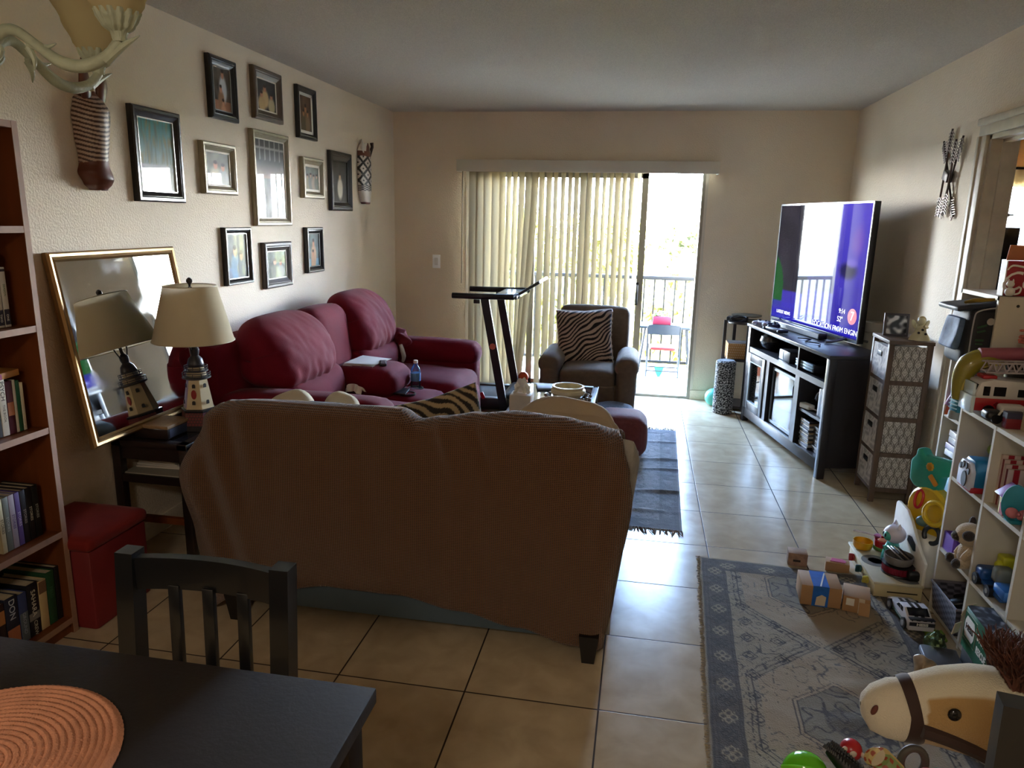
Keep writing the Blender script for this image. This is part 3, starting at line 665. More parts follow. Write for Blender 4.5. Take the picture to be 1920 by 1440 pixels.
# ================================================================= picture frames on the left wall
M_fblack = mat('frame_black', (20, 18, 18), .3, coat=.3); M_fbrown = mat('frame_brown', (92, 76, 60), .45, var=.12, vscale=18); M_fsilver = mat('frame_silver', (150, 140, 116), .4, var=.08, vscale=30, metal=.25)
M_fgrey = mat('frame_greybrown', (74, 64, 58), .45, var=.1); M_mat = mat('frame_mat', (226, 220, 208), .6); M_bead = mat('frame_bead', (196, 196, 192), .25, metal=.6)
def photomat():
    m = mat('photo_print', (255, 255, 255), .35, vc=True); b = m.node_tree.nodes['Principled BSDF']
    b.inputs['Coat Weight'].default_value = .7; b.inputs['Coat Roughness'].default_value = .015; b.inputs['Coat IOR'].default_value = 1.42; b.inputs['Specular IOR Level'].default_value = .1; return m
M_photo = photomat()
def mixc(a, b, t): return tuple(lerp(x, y, clamp(t)) for x, y in zip(a, b))
def blob(u, v, cx, cy, rx, ry): return clamp(1.3 - sqrt(((u - cx) / rx) ** 2 + ((v - cy) / ry) ** 2)) * 2.2
def pic_forest(u, v):
    c = mixc((150, 150, 140), (60, 128, 128), v * 1.4 - .3); c = mixc(c, (128, 110, 62), .7 * clamp(nz(u * 16, v * 5) * 1.6) * (v > .35)); c = mixc(c, (70, 84, 74), .6 * clamp(nz(u * 26, v * 3, 2) * 2) * (v > .4))
    return mixc(c, (166, 172, 180), .8 * (v < .38) * (u < .8))  # pale lower patch is a glass reflection painted into the print
def pic_people(bg, skin, shirts, heads, floor=None):
    def f(u, v):
        c = mixc(bg, tuple(x * .7 for x in bg), nz(u * 4, v * 4) + .4)
        if floor and v < .25: c = mixc(c, floor, .8)
        for (x, y, s), sh in zip(heads, shirts):
            c = mixc(c, sh, blob(u, v, x, y - 2.6 * s, 1.5 * s, 2.2 * s)); c = mixc(c, skin, blob(u, v, x, y, .55 * s, .75 * s)); c = mixc(c, (52, 36, 28), blob(u, v, x, y + .6 * s, .55 * s, .35 * s))
        return c
    return f
skin = (196, 140, 110)
PF = pic_people
pics = {
 1: pic_forest,
 2: PF((96, 84, 72), skin, [(206, 206, 210), (150, 110, 80), (190, 140, 110)], [(.58, .84, .13), (.45, .5, .11), (.55, .2, .1)], (176, 120, 90)),
 3: PF((58, 56, 58), skin, [(206, 176, 130), (196, 166, 120), (190, 176, 140)], [(.42, .7, .12), (.25, .5, .11), (.75, .5, .11)]),
 4: PF((110, 82, 58), (176, 120, 80), [(120, 90, 60), (96, 84, 60), (130, 104, 78)], [(.5, .62, .12), (.35, .5, .1), (.65, .5, .1)], (90, 84, 74)),
 5: PF((120, 116, 96), skin, [(170, 160, 130), (150, 150, 140)], [(.4, .6, .14), (.7, .55, .13)]),
 6: lambda u, v: (150, 150, 144) if v > .74 and (abs((u * 6) % 1 - .5) > .44 or abs((v * 17) % 1 - .5) > .42) else mixc((52, 52, 50), (176, 128, 98), (.72 - v) * 3) if v > .5 else mixc((110, 108, 96), (70, 66, 60), nz(u * 8, v * 4) + .5),
 7: PF((116, 124, 112), (150, 124, 100), [(130, 120, 90), (110, 110, 96), (140, 126, 104), (96, 100, 84)], [(.2, .55, .1), (.42, .6, .1), (.62, .55, .1), (.82, .58, .1)], (104, 98, 80)),
 8: PF((66, 64, 58), (206, 176, 140), [(214, 206, 186)], [(.5, .62, .11)]),
 9: PF((86, 88, 80), skin, [(70, 110, 140), (90, 96, 96)], [(.4, .6, .14), (.7, .5, .13)], (60, 70, 84)),
 10: PF((88, 96, 84), skin, [(120, 120, 110), (150, 150, 150)], [(.4, .6, .13), (.7, .55, .12)]),
 11: PF((104, 122, 124), skin, [(196, 160, 130), (186, 150, 120)], [(.5, .7, .14), (.45, .4, .12)], (96, 140, 160)),
}
FR = [  # id, y0, y1, z0, z1, material, border, mat width, label
 (1, 2.990, 3.335, 1.578, 1.992, M_fblack, .045, 0, 'large black frame with a teal forest picture, right of the zebra head'),
 (2, 3.613, 3.870, 2.016, 2.327, M_fblack, .045, 0, 'black frame of a man holding a child, highest on the left'),
 (3, 4.050, 4.384, 2.072, 2.357, M_fbrown, .052, .008, 'brown frame near the ceiling with a family on a dark ground'),
 (4, 4.590, 4.861, 2.023, 2.347, M_fblack, .036, .018, 'narrow black frame high on the wall with a rusty orange photo'),
 (5, 3.503, 3.816, 1.630, 1.893, M_fsilver, .042, .010, 'silver frame just right of the large teal forest picture'),
 (6, 4.002, 4.440, 1.465, 2.009, M_fsilver, .042, .006, 'tallest silver frame in the middle of the picture wall'),
 (7, 4.625, 4.943, 1.644, 1.909, M_fsilver, .044, .016, 'small silver frame with a group photo, right of the tallest frame'),
 (8, 5.061, 5.449, 1.570, 1.989, M_fblack, .06, 0, 'black frame with a baby in white, nearest the carved mask'),
 (9, 3.657, 3.929, 1.143, 1.458, M_fblack, .032, 0, 'black frame low on the wall nearest the table lamp'),
 (10, 4.070, 4.415, 1.089, 1.367, M_fgrey, .052, .008, 'lowest grey-brown frame above the near sofa cushion'),
 (11, 4.640, 4.896, 1.147, 1.453, M_fblack, .040, 0, 'small black frame of a bathing picture above the sofa console'),
]
for k, y0, y1, z0, z1, m, bd, mw, lab in FR:
    t = thing('picture_frame', lab, 'picture frame', (XL, (y0 + y1) / 2, (z0 + z1) / 2), group='picture frames on the left wall')
    w, h = y1 - y0, z1 - z0; x0, x1 = XL + .001, XL + .03
    fr = MB()
    # mitred moulding: sloped profile swept round the rectangle
    prof = [(0, 0), (0, .024), (.15 * bd, .03), (.4 * bd, .03), (.5 * bd, .026), (.6 * bd, .027), (.85 * bd, .018), (bd, .014), (bd, 0)]
    vs, fs = [], []
    cor = [(y0, z0, 1, 1), (y1, z0, -1, 1), (y1, z1, -1, -1), (y0, z1, 1, -1)]
    for (cy, cz_, sy, sz) in cor:
        for o, hh in prof: vs.append((x0 + hh, cy + sy * o, cz_ + sz * o))
    n = len(prof)
    for i in range(4):
        for j in range(n - 1):
            a, b = i * n + j, ((i + 1) % 4) * n + j; fs.append((a, b, b + 1, a + 1))
    fr.add(vs, fs)
    obj('frame', fr, m, t, sharp=20)
    iy0, iy1, iz0, iz1 = y0 + bd, y1 - bd, z0 + bd, z1 - bd
    if mw == 0: # inner bead
        be = MB(); q = .005
        for (a, b, c_, d) in ((iy0, iy1, iz0, iz0 + q), (iy0, iy1, iz1 - q, iz1), (iy0, iy0 + q, iz0, iz1), (iy1 - q, iy1, iz0, iz1)): be.bx(x0 + .010, x0 + .0165, a, b, c_, d)
        obj('bead', be, M_bead if k in (1, 2, 9) else m, t)
    else:
        be = MB(); q = mw
        for (a, b, c_, d) in ((iy0, iy1, iz0, iz0 + q), (iy0, iy1, iz1 - q, iz1), (iy0, iy0 + q, iz0, iz1), (iy1 - q, iy1, iz0, iz1)): be.bx(x0 + .008, x0 + .0135, a, b, c_, d)
        obj('mount', be, M_mat, t)
    obj('photo', MB().grid(lambda u, v: (x0 + .010, lerp(iy0, iy1, u), lerp(iz0, iz1, v)), 36, 44, pics[k]), M_photo, t)
# ------------------------------------------------------------ carved zebra head
M_wood = mat('carved_wood', (96, 48, 28), .4, var=.2, vscale=10, coat=.2)
zh = thing('hanging_zebra_carving', 'carved wooden zebra head hung at the left end of the picture wall', 'wall carving', (XL, 2.74, 1.83))
def zprof(t):  # t 0 bottom .. 1 top ; half width, depth, centre
    hw = interp(t, [(0, .034), (.06, .058), (.17, .07), (.27, .058), (.36, .058), (.55, .07), (.75, .078), (.9, .066), (1, .03)])
    dp = interp(t, [(0, .05), (.12, .085), (.27, .075), (.5, .085), (.8, .09), (1, .045)])
    cy = interp(t, [(0, 2.755), (.2, 2.735), (.4, 2.735), (1, 2.745)])
    return hw, dp, cy
def zsurf(u, v):
    hw, dp, cy = zprof(v); a = pi * u
    return (XL + .004 + dp * max(0, sin(a)) ** .75, cy - hw * cos(a), lerp(1.615, 2.0, v))
def zcol(u, v):
    if v < .27 + .03 * sin(u * pi): return (92, 44, 26)
    if v > .95: return (110, 62, 38)
    if abs(u - .64) < .05 and abs(v - .72 + (u - .64) * 1.2) < .028: return (20, 14, 12)
    s = sin((v * 21 - 2.6 * u * u + 1.8 * sin(u * pi * .8) + .25 * nz(u * 3, v * 4)) * 2 * pi * 1.05)
    return (58, 30, 24) if s > .1 else (186, 164, 148)
obj('head', MB().grid(zsurf, 60, 170, zcol), mat('painted_wood', (255, 255, 255), .45, vc=True), zh)
for sy, y in ((-1, 2.70), (1, 2.79)):
    e = MB().lathe([(.001, -.08), (.024, -.05), (.03, 0), (.020, .05), (.001, .10)], (XL + .05, y, 2.02), 14, (R(0), R(8), 0) if sy > 0 else (R(10), R(5), 0), (.5, 1, 1))
    obj('ear', e, M_wood, zh)
# ------------------------------------------------------------ patterned mask near the corner
mk = thing('hanging_mask_carving', 'narrow black and white patterned animal carving by the far corner', 'wall carving', (XL, 5.74, 1.86))
def mcol(u, v):
    if v > .86: return (226, 218, 206) if abs(u - .5) > .12 else (100, 50, 34)
    if v > .78: return (110, 58, 40)
    if v < .22: return (216, 208, 198) if v > .03 else (96, 40, 30)
    if v < .32: return (30, 26, 26) if (int(u * 9) + int(v * 60)) % 2 else (190, 180, 170)
    a = abs(((u * 2.2 + v * 5.2) % 1) - .5); b = abs(((u * 2.2 - v * 5.2) % 1) - .5)
    return (28, 24, 24) if max(a, b) > .36 or max(a, b) < .1 else (214, 206, 200)
def msurf(u, v):
    hw = interp(v, [(0, .05), (.05, .08), (.25, .11), (.6, .115), (.85, .105), (.93, .08), (1, .03)])
    return (XL + .004 + .05 * sin(pi * u) ** .6, 5.73 - hw * cos(pi * u), lerp(1.63, 2.10, v))
obj('body', MB().grid(msurf, 50, 150, mcol), bpy.data.materials['painted_wood'], mk)
obj('horn', MB().tube([(XL + .03, 5.80, 2.0), (XL + .05, 5.83, 2.08), (XL + .05, 5.82, 2.11)], [.016, .012, .016], 8), plain((60, 40, 34)), mk)
obj('horn', MB().tube([(XL + .03, 5.66, 2.02), (XL + .04, 5.64, 2.09), (XL + .04, 5.63, 2.12)], [.016, .012, .006], 8), M_white, mk)

# ================================================================= bookcase
M_oak = mat('orange_oak', (106, 54, 22), .42, var=.2, vscale=4, stretch=(6, 6, .6), coat=.1); M_edge = mat('worn_edge_band', (150, 116, 94), .6, var=.12, vscale=20)
BX0, BX1, BY0, BY1 = XL + .003, -2.0, 1.22, 2.122
bk = thing('bookcase', 'tall orange wood bookcase of books at the left edge', 'bookcase', (-2.13, 1.67, 0))
obj('side_panel', MB().bx(BX0, BX1 - .002, BY1 - .02, BY1, 0, 1.805), M_oak, bk)
obj('side_panel', MB().bx(BX0, BX1 - .002, BY0, BY0 + .02, 0, 1.805), M_oak, bk)
obj('back_panel', MB().bx(BX0, BX0 + .006, BY0 + .02, BY1 - .02, .03, 1.8), mat('back_board', (84, 48, 26), .7), bk)
ed = MB().bx(BX1 - .002, BX1, BY1 - .021, BY1 + .001, 0, 1.806).bx(BX1 - .002, BX1, BY0 - .001, BY0 + .021, 0, 1.806)
for z in (.062, .403, .793, 1.15, 1.478, 1.805):
    obj('shelf', MB().bx(BX0 + .006, BX1 - .004, BY0 + .02, BY1 - .02, z - .02, z), M_oak, bk)
    ed.bx(BX1 - .004, BX1 - .001, BY0 + .02, BY1 - .02, z - .021, z + .001)
obj('edge_banding', ed, M_edge, bk)
obj('kick_board', MB().bx(BX1 - .03, BX1 - .015, BY0 + .02, BY1 - .02, 0, .042), M_oak, bk)
M_page = mat('page_edges', (196, 180, 150), .9, var=.1, vscale=60)
def book(lab, y1, z0, th, h, d, col, titles=(), xs=-2.035, tilt=0.0, bands=(), grp='books in the orange bookcase', cat='book', lay=False):
    """upright book: spine faces +x at xs, its far side at y1"""
    t = thing('book', lab, cat, (xs - d / 2, y1 - th / 2, z0), group=grp)
    M_ = Matrix.Translation((xs, y1 - th / 2, z0)) @ Matrix.Rotation(tilt, 4, 'X')
    def loc(mb): mb.M = M_; return mb
    obj('cover', loc(MB()).bx(-.004, 0, -th / 2, th / 2, 0, h, .0015).bx(-d, -.001, -th / 2, -th / 2 + .002, 0, h).bx(-d, -.001, th / 2 - .002, th / 2, 0, h), plain(col, .45), t)
    obj('pages', loc(MB()).bx(-d + .004, -.004, -th / 2 + .002, th / 2 - .002, .003, h - .004), M_page, t)
    for z0_, z1_, c in bands: obj('spine_band', loc(MB()).bx(-.001, .0006, -th / 2 + .001, th / 2 - .001, h * z0_, h * z1_), plain(c, .45), t)
    for body, zc, sz, c in titles:
        text('lettering', body, sz, plain(c, .5), t, None, M_ @ basis((.0008, 0, h * zc), (0, 0, -1), (0, 1, 0)), depth=.0003)
    return t
# bottom shelf, from the far panel towards the camera
Y = 2.098
for lab, th, h, d, col, ti, ba in [
 ('thin black book against the far panel on the bottom bookcase shelf', .022, .205, .18, (26, 24, 26), [], []),
 ('green spined book, second from the far panel on the bottom shelf', .034, .20, .18, (32, 74, 46), [('FIELD', .6, .018, (60, 110, 74))], []),
 ('tan spined book with a portrait at its top on the bottom shelf', .034, .185, .17, (196, 172, 126), [], [(.74, .98, (120, 92, 70))]),
 ('thick black book with white title on the bottom shelf', .046, .195, .17, (22, 22, 30), [('SAHARA', .62, .026, (206, 200, 180)), ('CREW', .14, .02, (180, 176, 160))], [(.3, .44, (120, 116, 110))]),
 ('blue and grey paperback beside the thick black book', .034, .18, .15, (54, 66, 110), [('GROUND', .38, .018, (150, 156, 170))], [(.02, .6, (84, 96, 104))]),
 ('dark paperback with a tan portrait low on its spine', .05, .19, .15, (30, 36, 56), [('DON', .76, .032, (190, 196, 206))], [(.06, .4, (170, 104, 72))]),
 ('brown paperback with a gold band near the camera on the bottom shelf', .046, .185, .15, (48, 32, 30), [], [(.6, .86, (180, 120, 70))]),
 ('black paperback farthest from the far panel on the bottom shelf', .04, .18, .15, (26, 24, 24), [], [(.3, .5, (120, 90, 60))])]:
    book(lab, Y, .064, th, h, d, col, ti, bands=ba, tilt=R(-1.5)); Y -= th + .003
Y = 2.066
for lab, th, col, tc in [('black paperback nearest the far panel on the second shelf', .024, (22, 22, 22), (170, 170, 160)), ('black paperback with pale script, next to it on the second shelf', .024, (26, 24, 28), (190, 184, 170)), ('dark paperback third from the far panel, second shelf', .022, (30, 26, 30), (160, 150, 140)),
  ('purple spined paperback on the second shelf', .020, (88, 70, 130), (190, 180, 210)), ('lilac and white paperback on the second shelf', .022, (150, 140, 150), (90, 70, 120)), ('grey paperback beside the lilac one, second shelf', .022, (96, 100, 92), (170, 170, 160)), ('cream thin paperback at the near end of the second shelf', .018, (180, 166, 130), (90, 80, 60))]:
    book(lab, Y, .405, th, .19, .14, col, [('STORIES', .5, .014, tc)], xs=-2.045); Y -= th + .002
Y = 2.064
for lab, th, h, col, ti, ba in [('thin white book at the far end of the third shelf', .012, .165, (214, 206, 186), [], []), ('slim green book on the third shelf of the bookcase', .014, .175, (36, 92, 62), [], []), ('slim white book beside the green one on the third shelf', .010, .18, (210, 204, 190), [], []),
  ('maroon book with a sunset spine on the third shelf', .026, .18, (82, 34, 48), [], [(.35, .6, (176, 112, 74))]), ('white book with black letters PSYCH on the third shelf', .026, .19, (206, 200, 186), [('PSYCH', .8, .022, (40, 36, 36)), ('THE BOOK', .4, .012, (120, 112, 104))], []), ('black hardback next to the PSYCH book', .03, .18, (24, 24, 28), [('WORLD', .5, .014, (120, 130, 140))], [])]:
    book(lab, Y, .795, th, h, .13, col, ti, bands=ba, xs=-2.05, tilt=R(-1)); Y -= th + .002
t = thing('book', 'orange and purple book lying flat on top of the third shelf books', 'book', (-2.12, 2.0, .985), group='books in the orange bookcase')
obj('cover', MB().box((-2.12, 1.985, .994), (.14, .15, .022), (R(3), 0, 0), .002), plain((186, 130, 64), .45), t); obj('spine_band', MB().box((-2.0495, 1.96, .992), (.002, .06, .018), (R(3), 0, 0)), plain((150, 70, 110)), t)
Y = 2.055
for i, lab in enumerate(['white disc case nearest the far panel on the upper shelf', 'white disc case, second on the upper shelf', 'pale disc case with green marks, third on the upper shelf']):
    book(lab, Y, 1.152, .022, .195, .13, (206, 202, 190), [('SEASON', .62, .011, (110, 130, 90)), (str('ONE TWO SIX'.split()[i]), .16, .011, (230, 226, 210))], xs=-2.05, bands=[(.04, .3, (40, 38, 40)), (.93, .97, (40, 38, 40))], cat='disc case', grp='disc cases on the upper shelf'); Y -= .025
one('black_hat', MB().soft((-2.12, 2.0, 1.375), (.12, .13, .055), .025, 6, wob=.01), M_black, 'small black pouch lying on the white disc cases', 'pouch')
sb = thing('storage_box', 'translucent storage box with black rim on top of the bookcase', 'box', (-2.13, 2.0, 1.806))
obj('bin', MB().bx(-2.24, -2.04, 1.7, 2.085, 1.835, 1.925, .006), plain((128, 112, 92), .5), sb)
obj('base_rim', MB().bx(-2.245, -2.032, 1.695, 2.095, 1.807, 1.838, .003), M_black, sb); obj('lid', MB().bx(-2.25, -2.03, 1.69, 2.075, 1.925, 1.945, .003), M_black, sb)
obj('tag', MB().bx(-2.032, -2.03, 1.98, 2.075, 1.814, 1.832), M_white, sb)

# ================================================================= red storage cube
M_suede = mat('brick_suede', (120, 34, 28), .9, var=.12, vscale=8, sheen=.08, spec=.15)
ot = thing('storage_ottoman', 'brick red storage cube between bookcase and end table', 'ottoman', (-2.09, 2.285, 0))
obj('box', MB().bx(-2.25, -1.925, 2.13, 2.44, 0, .315, .012), mat('brick_leatherette', (112, 24, 26), .6, var=.1), ot)
obj('lid', MB().soft((-2.087, 2.285, .34), (.345, .335, .055), .025, 10, bulge=(0, 0, .008)), M_suede, ot)

# ================================================================= end table with lamp, box and mirror
M_esp = mat('espresso_wood', (34, 24, 22), .35, var=.15, vscale=6, coat=.15)
et = thing('end_table', 'dark espresso end table with glass top in the left corner by the sofa', 'table', (-2.07, 2.92, 0))
ex0, ex1, ey0, ey1 = -2.25, -1.885, 2.68, 3.17
obj('top_frame', MB().bx(ex0, ex1, ey0, ey0 + .05, .53, .558, .004).bx(ex0, ex1, ey1 - .05, ey1, .53, .558, .004).bx(ex0, ex0 + .05, ey0, ey1, .53, .558, .004).bx(ex1 - .05, ex1, ey0, ey1, .53, .558, .004).bx(ex0 + .02, ex1 - .02, ey0 + .015, ey0 + .03, .47, .53).bx(ex1 - .03, ex1 - .015, ey0 + .02, ey1 - .02, .47, .53), M_esp, et)
obj('glass_inset', MB().bx(ex0 + .045, ex1 - .045, ey0 + .045, ey1 - .045, .548, .557), mat('dark_glass', (30, 30, 34), .06, coat=.6), et)
for x in (ex0 + .02, ex1 - .02):
    for y in (ey0 + .02, ey1 - .02): obj('leg', MB().bx(x - .02, x + .02, y - .02, y + .02, 0, .53, .003), M_esp, et)
obj('shelf', MB().bx(ex0 + .03, ex1 - .03, ey0 + .02, ey1 - .02, .39, .405, .003), mat('pale_shelf', (150, 148, 136), .5), et)
obj('shelf_rail', MB().bx(ex0 + .01, ex1 - .03, ey0 + .005, ey0 + .022, .365, .40), M_esp, et)
obj('stretcher', MB().bx(ex0 + .03, ex1 - .03, ey0 + .01, ey0 + .03, .18, .21), M_oak, et)
mg = MB()
for k in range(4): mg.box((-2.10, 2.86 + .004 * k, .4085 + .0085 * k), (.22 - .006 * k, .17, .0075), (0, 0, R(3 - 4 * k)), .001)
one('magazine_stack', mg, mat('magazine_paper', (206, 200, 190), .6, var=.1), 'white envelopes stacked on the end table shelf', 'paper')
ra = thing('tissue_caddy', 'dark wooden box with pale lid and slatted blue side on the end table', 'box', (-2.08, 2.80, .56))
obj('body', MB().bx(-2.17, -2.0, 2.725, 2.885, .5595, .607, .004), M_esp, ra)
obj('lid', MB().bx(-2.175, -1.995, 2.72, 2.89, .607, .622, .003), mat('tan_lid', (150, 122, 86), .5, var=.2, vscale=25), ra)
gr = MB(); 
for i in range(7): gr.bx(-2.0, -1.9985, 2.74, 2.875, .566 + .0055 * i, .569 + .0055 * i)
obj('grille', gr, plain((70, 84, 116)), ra)
# lighthouse lamp
lp = thing('table_lamp', 'lighthouse table lamp with ivory shade in front of the brass mirror', 'lamp', (-1.99, 2.97, .56))
lx, ly = -1.985, 2.94
M_ivory = mat('ivory_glaze', (206, 190, 152), .35)
M_shade = sheer('lamp_shade_linen', (214, 200, 170), .35)
obj('plinth', MB().lathe([(.085, 0), (.085, .018), (.078, .024)], (lx, ly, .559), 6, a0=R(15)), plain((40, 34, 36)), lp)
def brickcol(u, v):
    i = int(v * 5); f = (u * 36 + .5 * (i % 2)) % 1
    return (60, 40, 40) if (v * 5) % 1 < .18 or f < .12 else (120, 44, 46)
def hexr(r0, r1, z0, z1):
    def f(u, v):
        a = u * 6; k = int(a) % 6; q = a - int(a); r = lerp(r0, r1, v); A = R(15) + k * pi / 3; B = A + pi / 3
        return (lx + r * lerp(cos(A), cos(B), q), ly + r * lerp(sin(A), sin(B), q), lerp(z0, z1, v))
    return f
obj('brick_base', MB().grid(hexr(.082, .076, .583, .650), 144, 20, brickcol), bpy.data.materials['painted_wood'], lp)
obj('tower', MB().lathe([(.078, .648), (.078, .655), (.068, .66), (.045, .795)], (lx, ly, 0), 6, a0=R(15)), M_ivory, lp)
obj('base_moulding', MB().lathe([(.078, .644), (.080, .647), (.080, .655), (.070, .659)], (lx, ly, 0), 6, a0=R(15)), plain((34, 32, 40), .4), lp)
rm3 = MB().lathe([(.04, .825), (.052, .828), (.052, .834), (.04, .836)], (lx, ly, 0), 24)
obj('gallery', rm3, plain((34, 32, 40), .4), lp)
rm = MB().lathe([(.05, .792), (.062, .797), (.062, .803), (.05, .806)], (lx, ly, 0), 24)
rm2 = MB().lathe([(.034, .85), (.036, .856), (.036, .862), (.030, .885), (.016, .90), (.020, .915), (.020, .93), (.008, .945), (.006, .99)], (lx, ly, 0), 20)
obj('gallery', rm, plain((34, 32, 40), .4), lp); obj('dome', rm2, plain((34, 32, 40), .4), lp)
obj('lantern', MB().lathe([(.043, .80), (.043, .826)], (lx, ly, 0), 20).lathe([(.034, .834), (.034, .852)], (lx, ly, 0), 20), M_ivory, lp)
rl = MB()
for rr, z in ((.06, .803), (.05, .834)):
    for z2 in (.010, .019): rl.tube([(lx + rr * cos(2 * pi * k / 16), ly + rr * sin(2 * pi * k / 16), z + z2) for k in range(16)], .0018, 6, closed=True)
    for k in range(10): rl.cyl((lx + rr * cos(k * .628), ly + rr * sin(k * .628), z), (lx + rr * cos(k * .628), ly + rr * sin(k * .628), z + .019), .0015, seg=6)
obj('railings', rl, plain((40, 40, 50), .4), lp)
# little arched windows and the red emblem, on the two faces seen
wn_ = MB(); em = MB()
for kf in (3, 4, 5):
    A = R(15) + (kf + .5) * pi / 3; nrm = Vector((cos(A), sin(A), 0)); tan = Vector((-sin(A), cos(A), 0))
    for z, r in ((.765, .0525 * cos(pi / 6) + .002), (.69, .0655 * cos(pi / 6) + .003)):
        o = Vector((lx, ly, z)) + nrm * (r - .001); pts = [(-.007, -.009), (.007, -.009), (.007, .004), (.004, .009), (-.004, .009), (-.007, .004)]
        wn_.prism(pts, .004, rot=(0, 0, 0)) if False else wn_.add([o + tan * a + Vector((0, 0, b)) for a, b in pts] + [o + nrm * .003 + tan * a + Vector((0, 0, b)) for a, b in pts], [(0, 1, 2, 3, 4, 5), (11, 10, 9, 8, 7, 6)] + [(i, (i + 1) % 6, 6 + (i + 1) % 6, 6 + i) for i in range(6)])
    if kf == 4:
        o = Vector((lx, ly, .727)) + nrm * (.058 * cos(pi / 6) + .003)
        em.add([o + tan * (.012 * cos(a)) + Vector((0, 0, .022 * sin(a))) for a in [i * pi / 8 for i in range(16)]], [tuple(range(16))])
obj('window', wn_, plain((30, 26, 26)), lp); obj('emblem', em, plain((150, 40, 40)), lp)
obj('shade', MB().grid(lambda u, v: (lx + lerp(.174, .112, v) * cos(2 * pi * u), ly + lerp(.174, .112, v) * sin(2 * pi * u), lerp(.968, 1.215, v)), 56, 8, wrapu=True), M_shade, lp)
for T_ in (MB().tube([(lx + .1745 * cos(2 * pi * k / 48), ly + .1745 * sin(2 * pi * k / 48), .969) for k in range(48)], .0025, 6, closed=True), MB().tube([(lx + .112 * cos(2 * pi * k / 48), ly + .112 * sin(2 * pi * k / 48), 1.215) for k in range(48)], .0025, 6, closed=True)): obj('shade_trim', T_, plain((200, 186, 156)), lp)
obj('harp', MB().tube([(lx, ly - .01, .9), (lx, ly - .05, 1.0), (lx, ly - .04, 1.15), (lx, ly, 1.213), (lx, ly + .04, 1.15), (lx, ly + .05, 1.0), (lx, ly + .01, .9)], .003, 6, sm=3), M_darkm, lp)
obj('finial', MB().lathe([(.004, 1.21), (.006, 1.222), (.013, 1.232), (.013, 1.242), (.006, 1.25), (.001, 1.252)], (lx, ly, 0), 14), plain((36, 30, 30), .3), lp)
# leaning mirror
M_brass = mat('brass', (150, 122, 82), .34, metal=.8, var=.1)
mi = thing('wall_mirror', 'brass framed mirror leaning on the wall behind the lamp', 'mirror', (-2.17, 2.82, .62))
ml, mr = 2.435, 3.205; zb, zt = .60, 1.372; xb, xt = -2.125, -2.245
Mm = Matrix.Translation((xb, 0, zb)); Ls = sqrt((zt - zb) ** 2 + (xt - xb) ** 2); tilt = math.atan2(xb - xt, zt - zb)
Mm = basis((xb, (ml + mr) / 2, zb), (0, 1, 0), (xt - xb, 0, zt - zb))   # local x: along the wall, y: up the mirror, z: towards the room
W2 = (mr - ml) / 2; fw_ = .038
fm = MB(); fm.M = Mm
prof = [(0, -.012), (0, .006), (.008, .014), (.018, .012), (.022, .008), (.030, .012), (.038, .004), (.038, -.012)]
vs, fs = [], []
for (cx, cy, sx, sy) in ((-W2, 0, 1, 1), (W2, 0, -1, 1), (W2, Ls, -1, -1), (-W2, Ls, 1, -1)):
    for o, h in prof: vs.append((cx + sx * o, cy + sy * o, h))
for i in range(4):
    for j in range(7):
        a, b = i * 8 + j, ((i + 1) % 4) * 8 + j; fs.append((a, b, b + 1, a + 1))
fm.add(vs, fs); obj('frame', fm, M_brass, mi, sharp=25)
gm = MB(); gm.M = Mm; gm.bx(-W2 + .03, W2 - .03, .03, Ls - .03, -.006, .003)
mm, nt, b = newmat('mirror_silver'); b.inputs['Metallic'].default_value = 1; b.inputs['Base Color'].default_value = lin((226, 228, 226))
tcx = nt.nodes.new('ShaderNodeTexCoord'); n_ = nt.nodes.new('ShaderNodeTexNoise'); n_.inputs['Scale'].default_value = 7; n_.inputs['Detail'].default_value = 8; nt.links.new(tcx.outputs['Object'], n_.inputs[0])
mr_ = nt.nodes.new('ShaderNodeMapRange'); mr_.inputs['From Min'].default_value = .5; mr_.inputs['From Max'].default_value = .8; mr_.inputs['To Min'].default_value = .015; mr_.inputs['To Max'].default_value = .12
nt.links.new(n_.outputs[0], mr_.inputs[0]); nt.links.new(mr_.outputs[0], b.inputs['Roughness'])
obj('glass', gm, mm, mi); bb = MB(); bb.M = Mm; bb.bx(-W2 + .01, W2 - .01, .01, Ls - .01, -.014, -.0065); obj('backing', bb, M_esp, mi)

# ================================================================= chandelier over the dining table
M_cast = mat('cast_sage_paint', (158, 166, 146), .45, var=.12, vscale=30, bump=.2, bscale=90)
M_frost = sheer('frosted_glass_shade', (196, 186, 150), .4)
ch = thing('chandelier', 'pale green cast chandelier with frosted bell shades at upper left', 'chandelier', (-1.02, 1.03, 2.4))
hx, hy, hz = -1.10, 1.10, 1.80
obj('column', MB().lathe([(.001, -.06), (.010, -.055), (.016, -.045), (.026, -.03), (.030, -.015), (.026, 0), (.022, .01), (.028, .03), (.030, .05), (.022, .09), (.018, .13), (.024, .2), (.016, .26), (.012, .40), (.02, .5), (.008, .60)], (hx, hy, hz - .02), 24), M_cast, ch)
obj('canopy', MB().lathe([(.001, -.05), (.02, -.045), (.06, -.02), (.07, 0), (.001, 0)], (hx, hy, ZC), 24), M_cast, ch)
obj('rod', MB().cyl((hx, hy, hz + .55), (hx, hy, ZC - .04), .006), M_cast, ch)
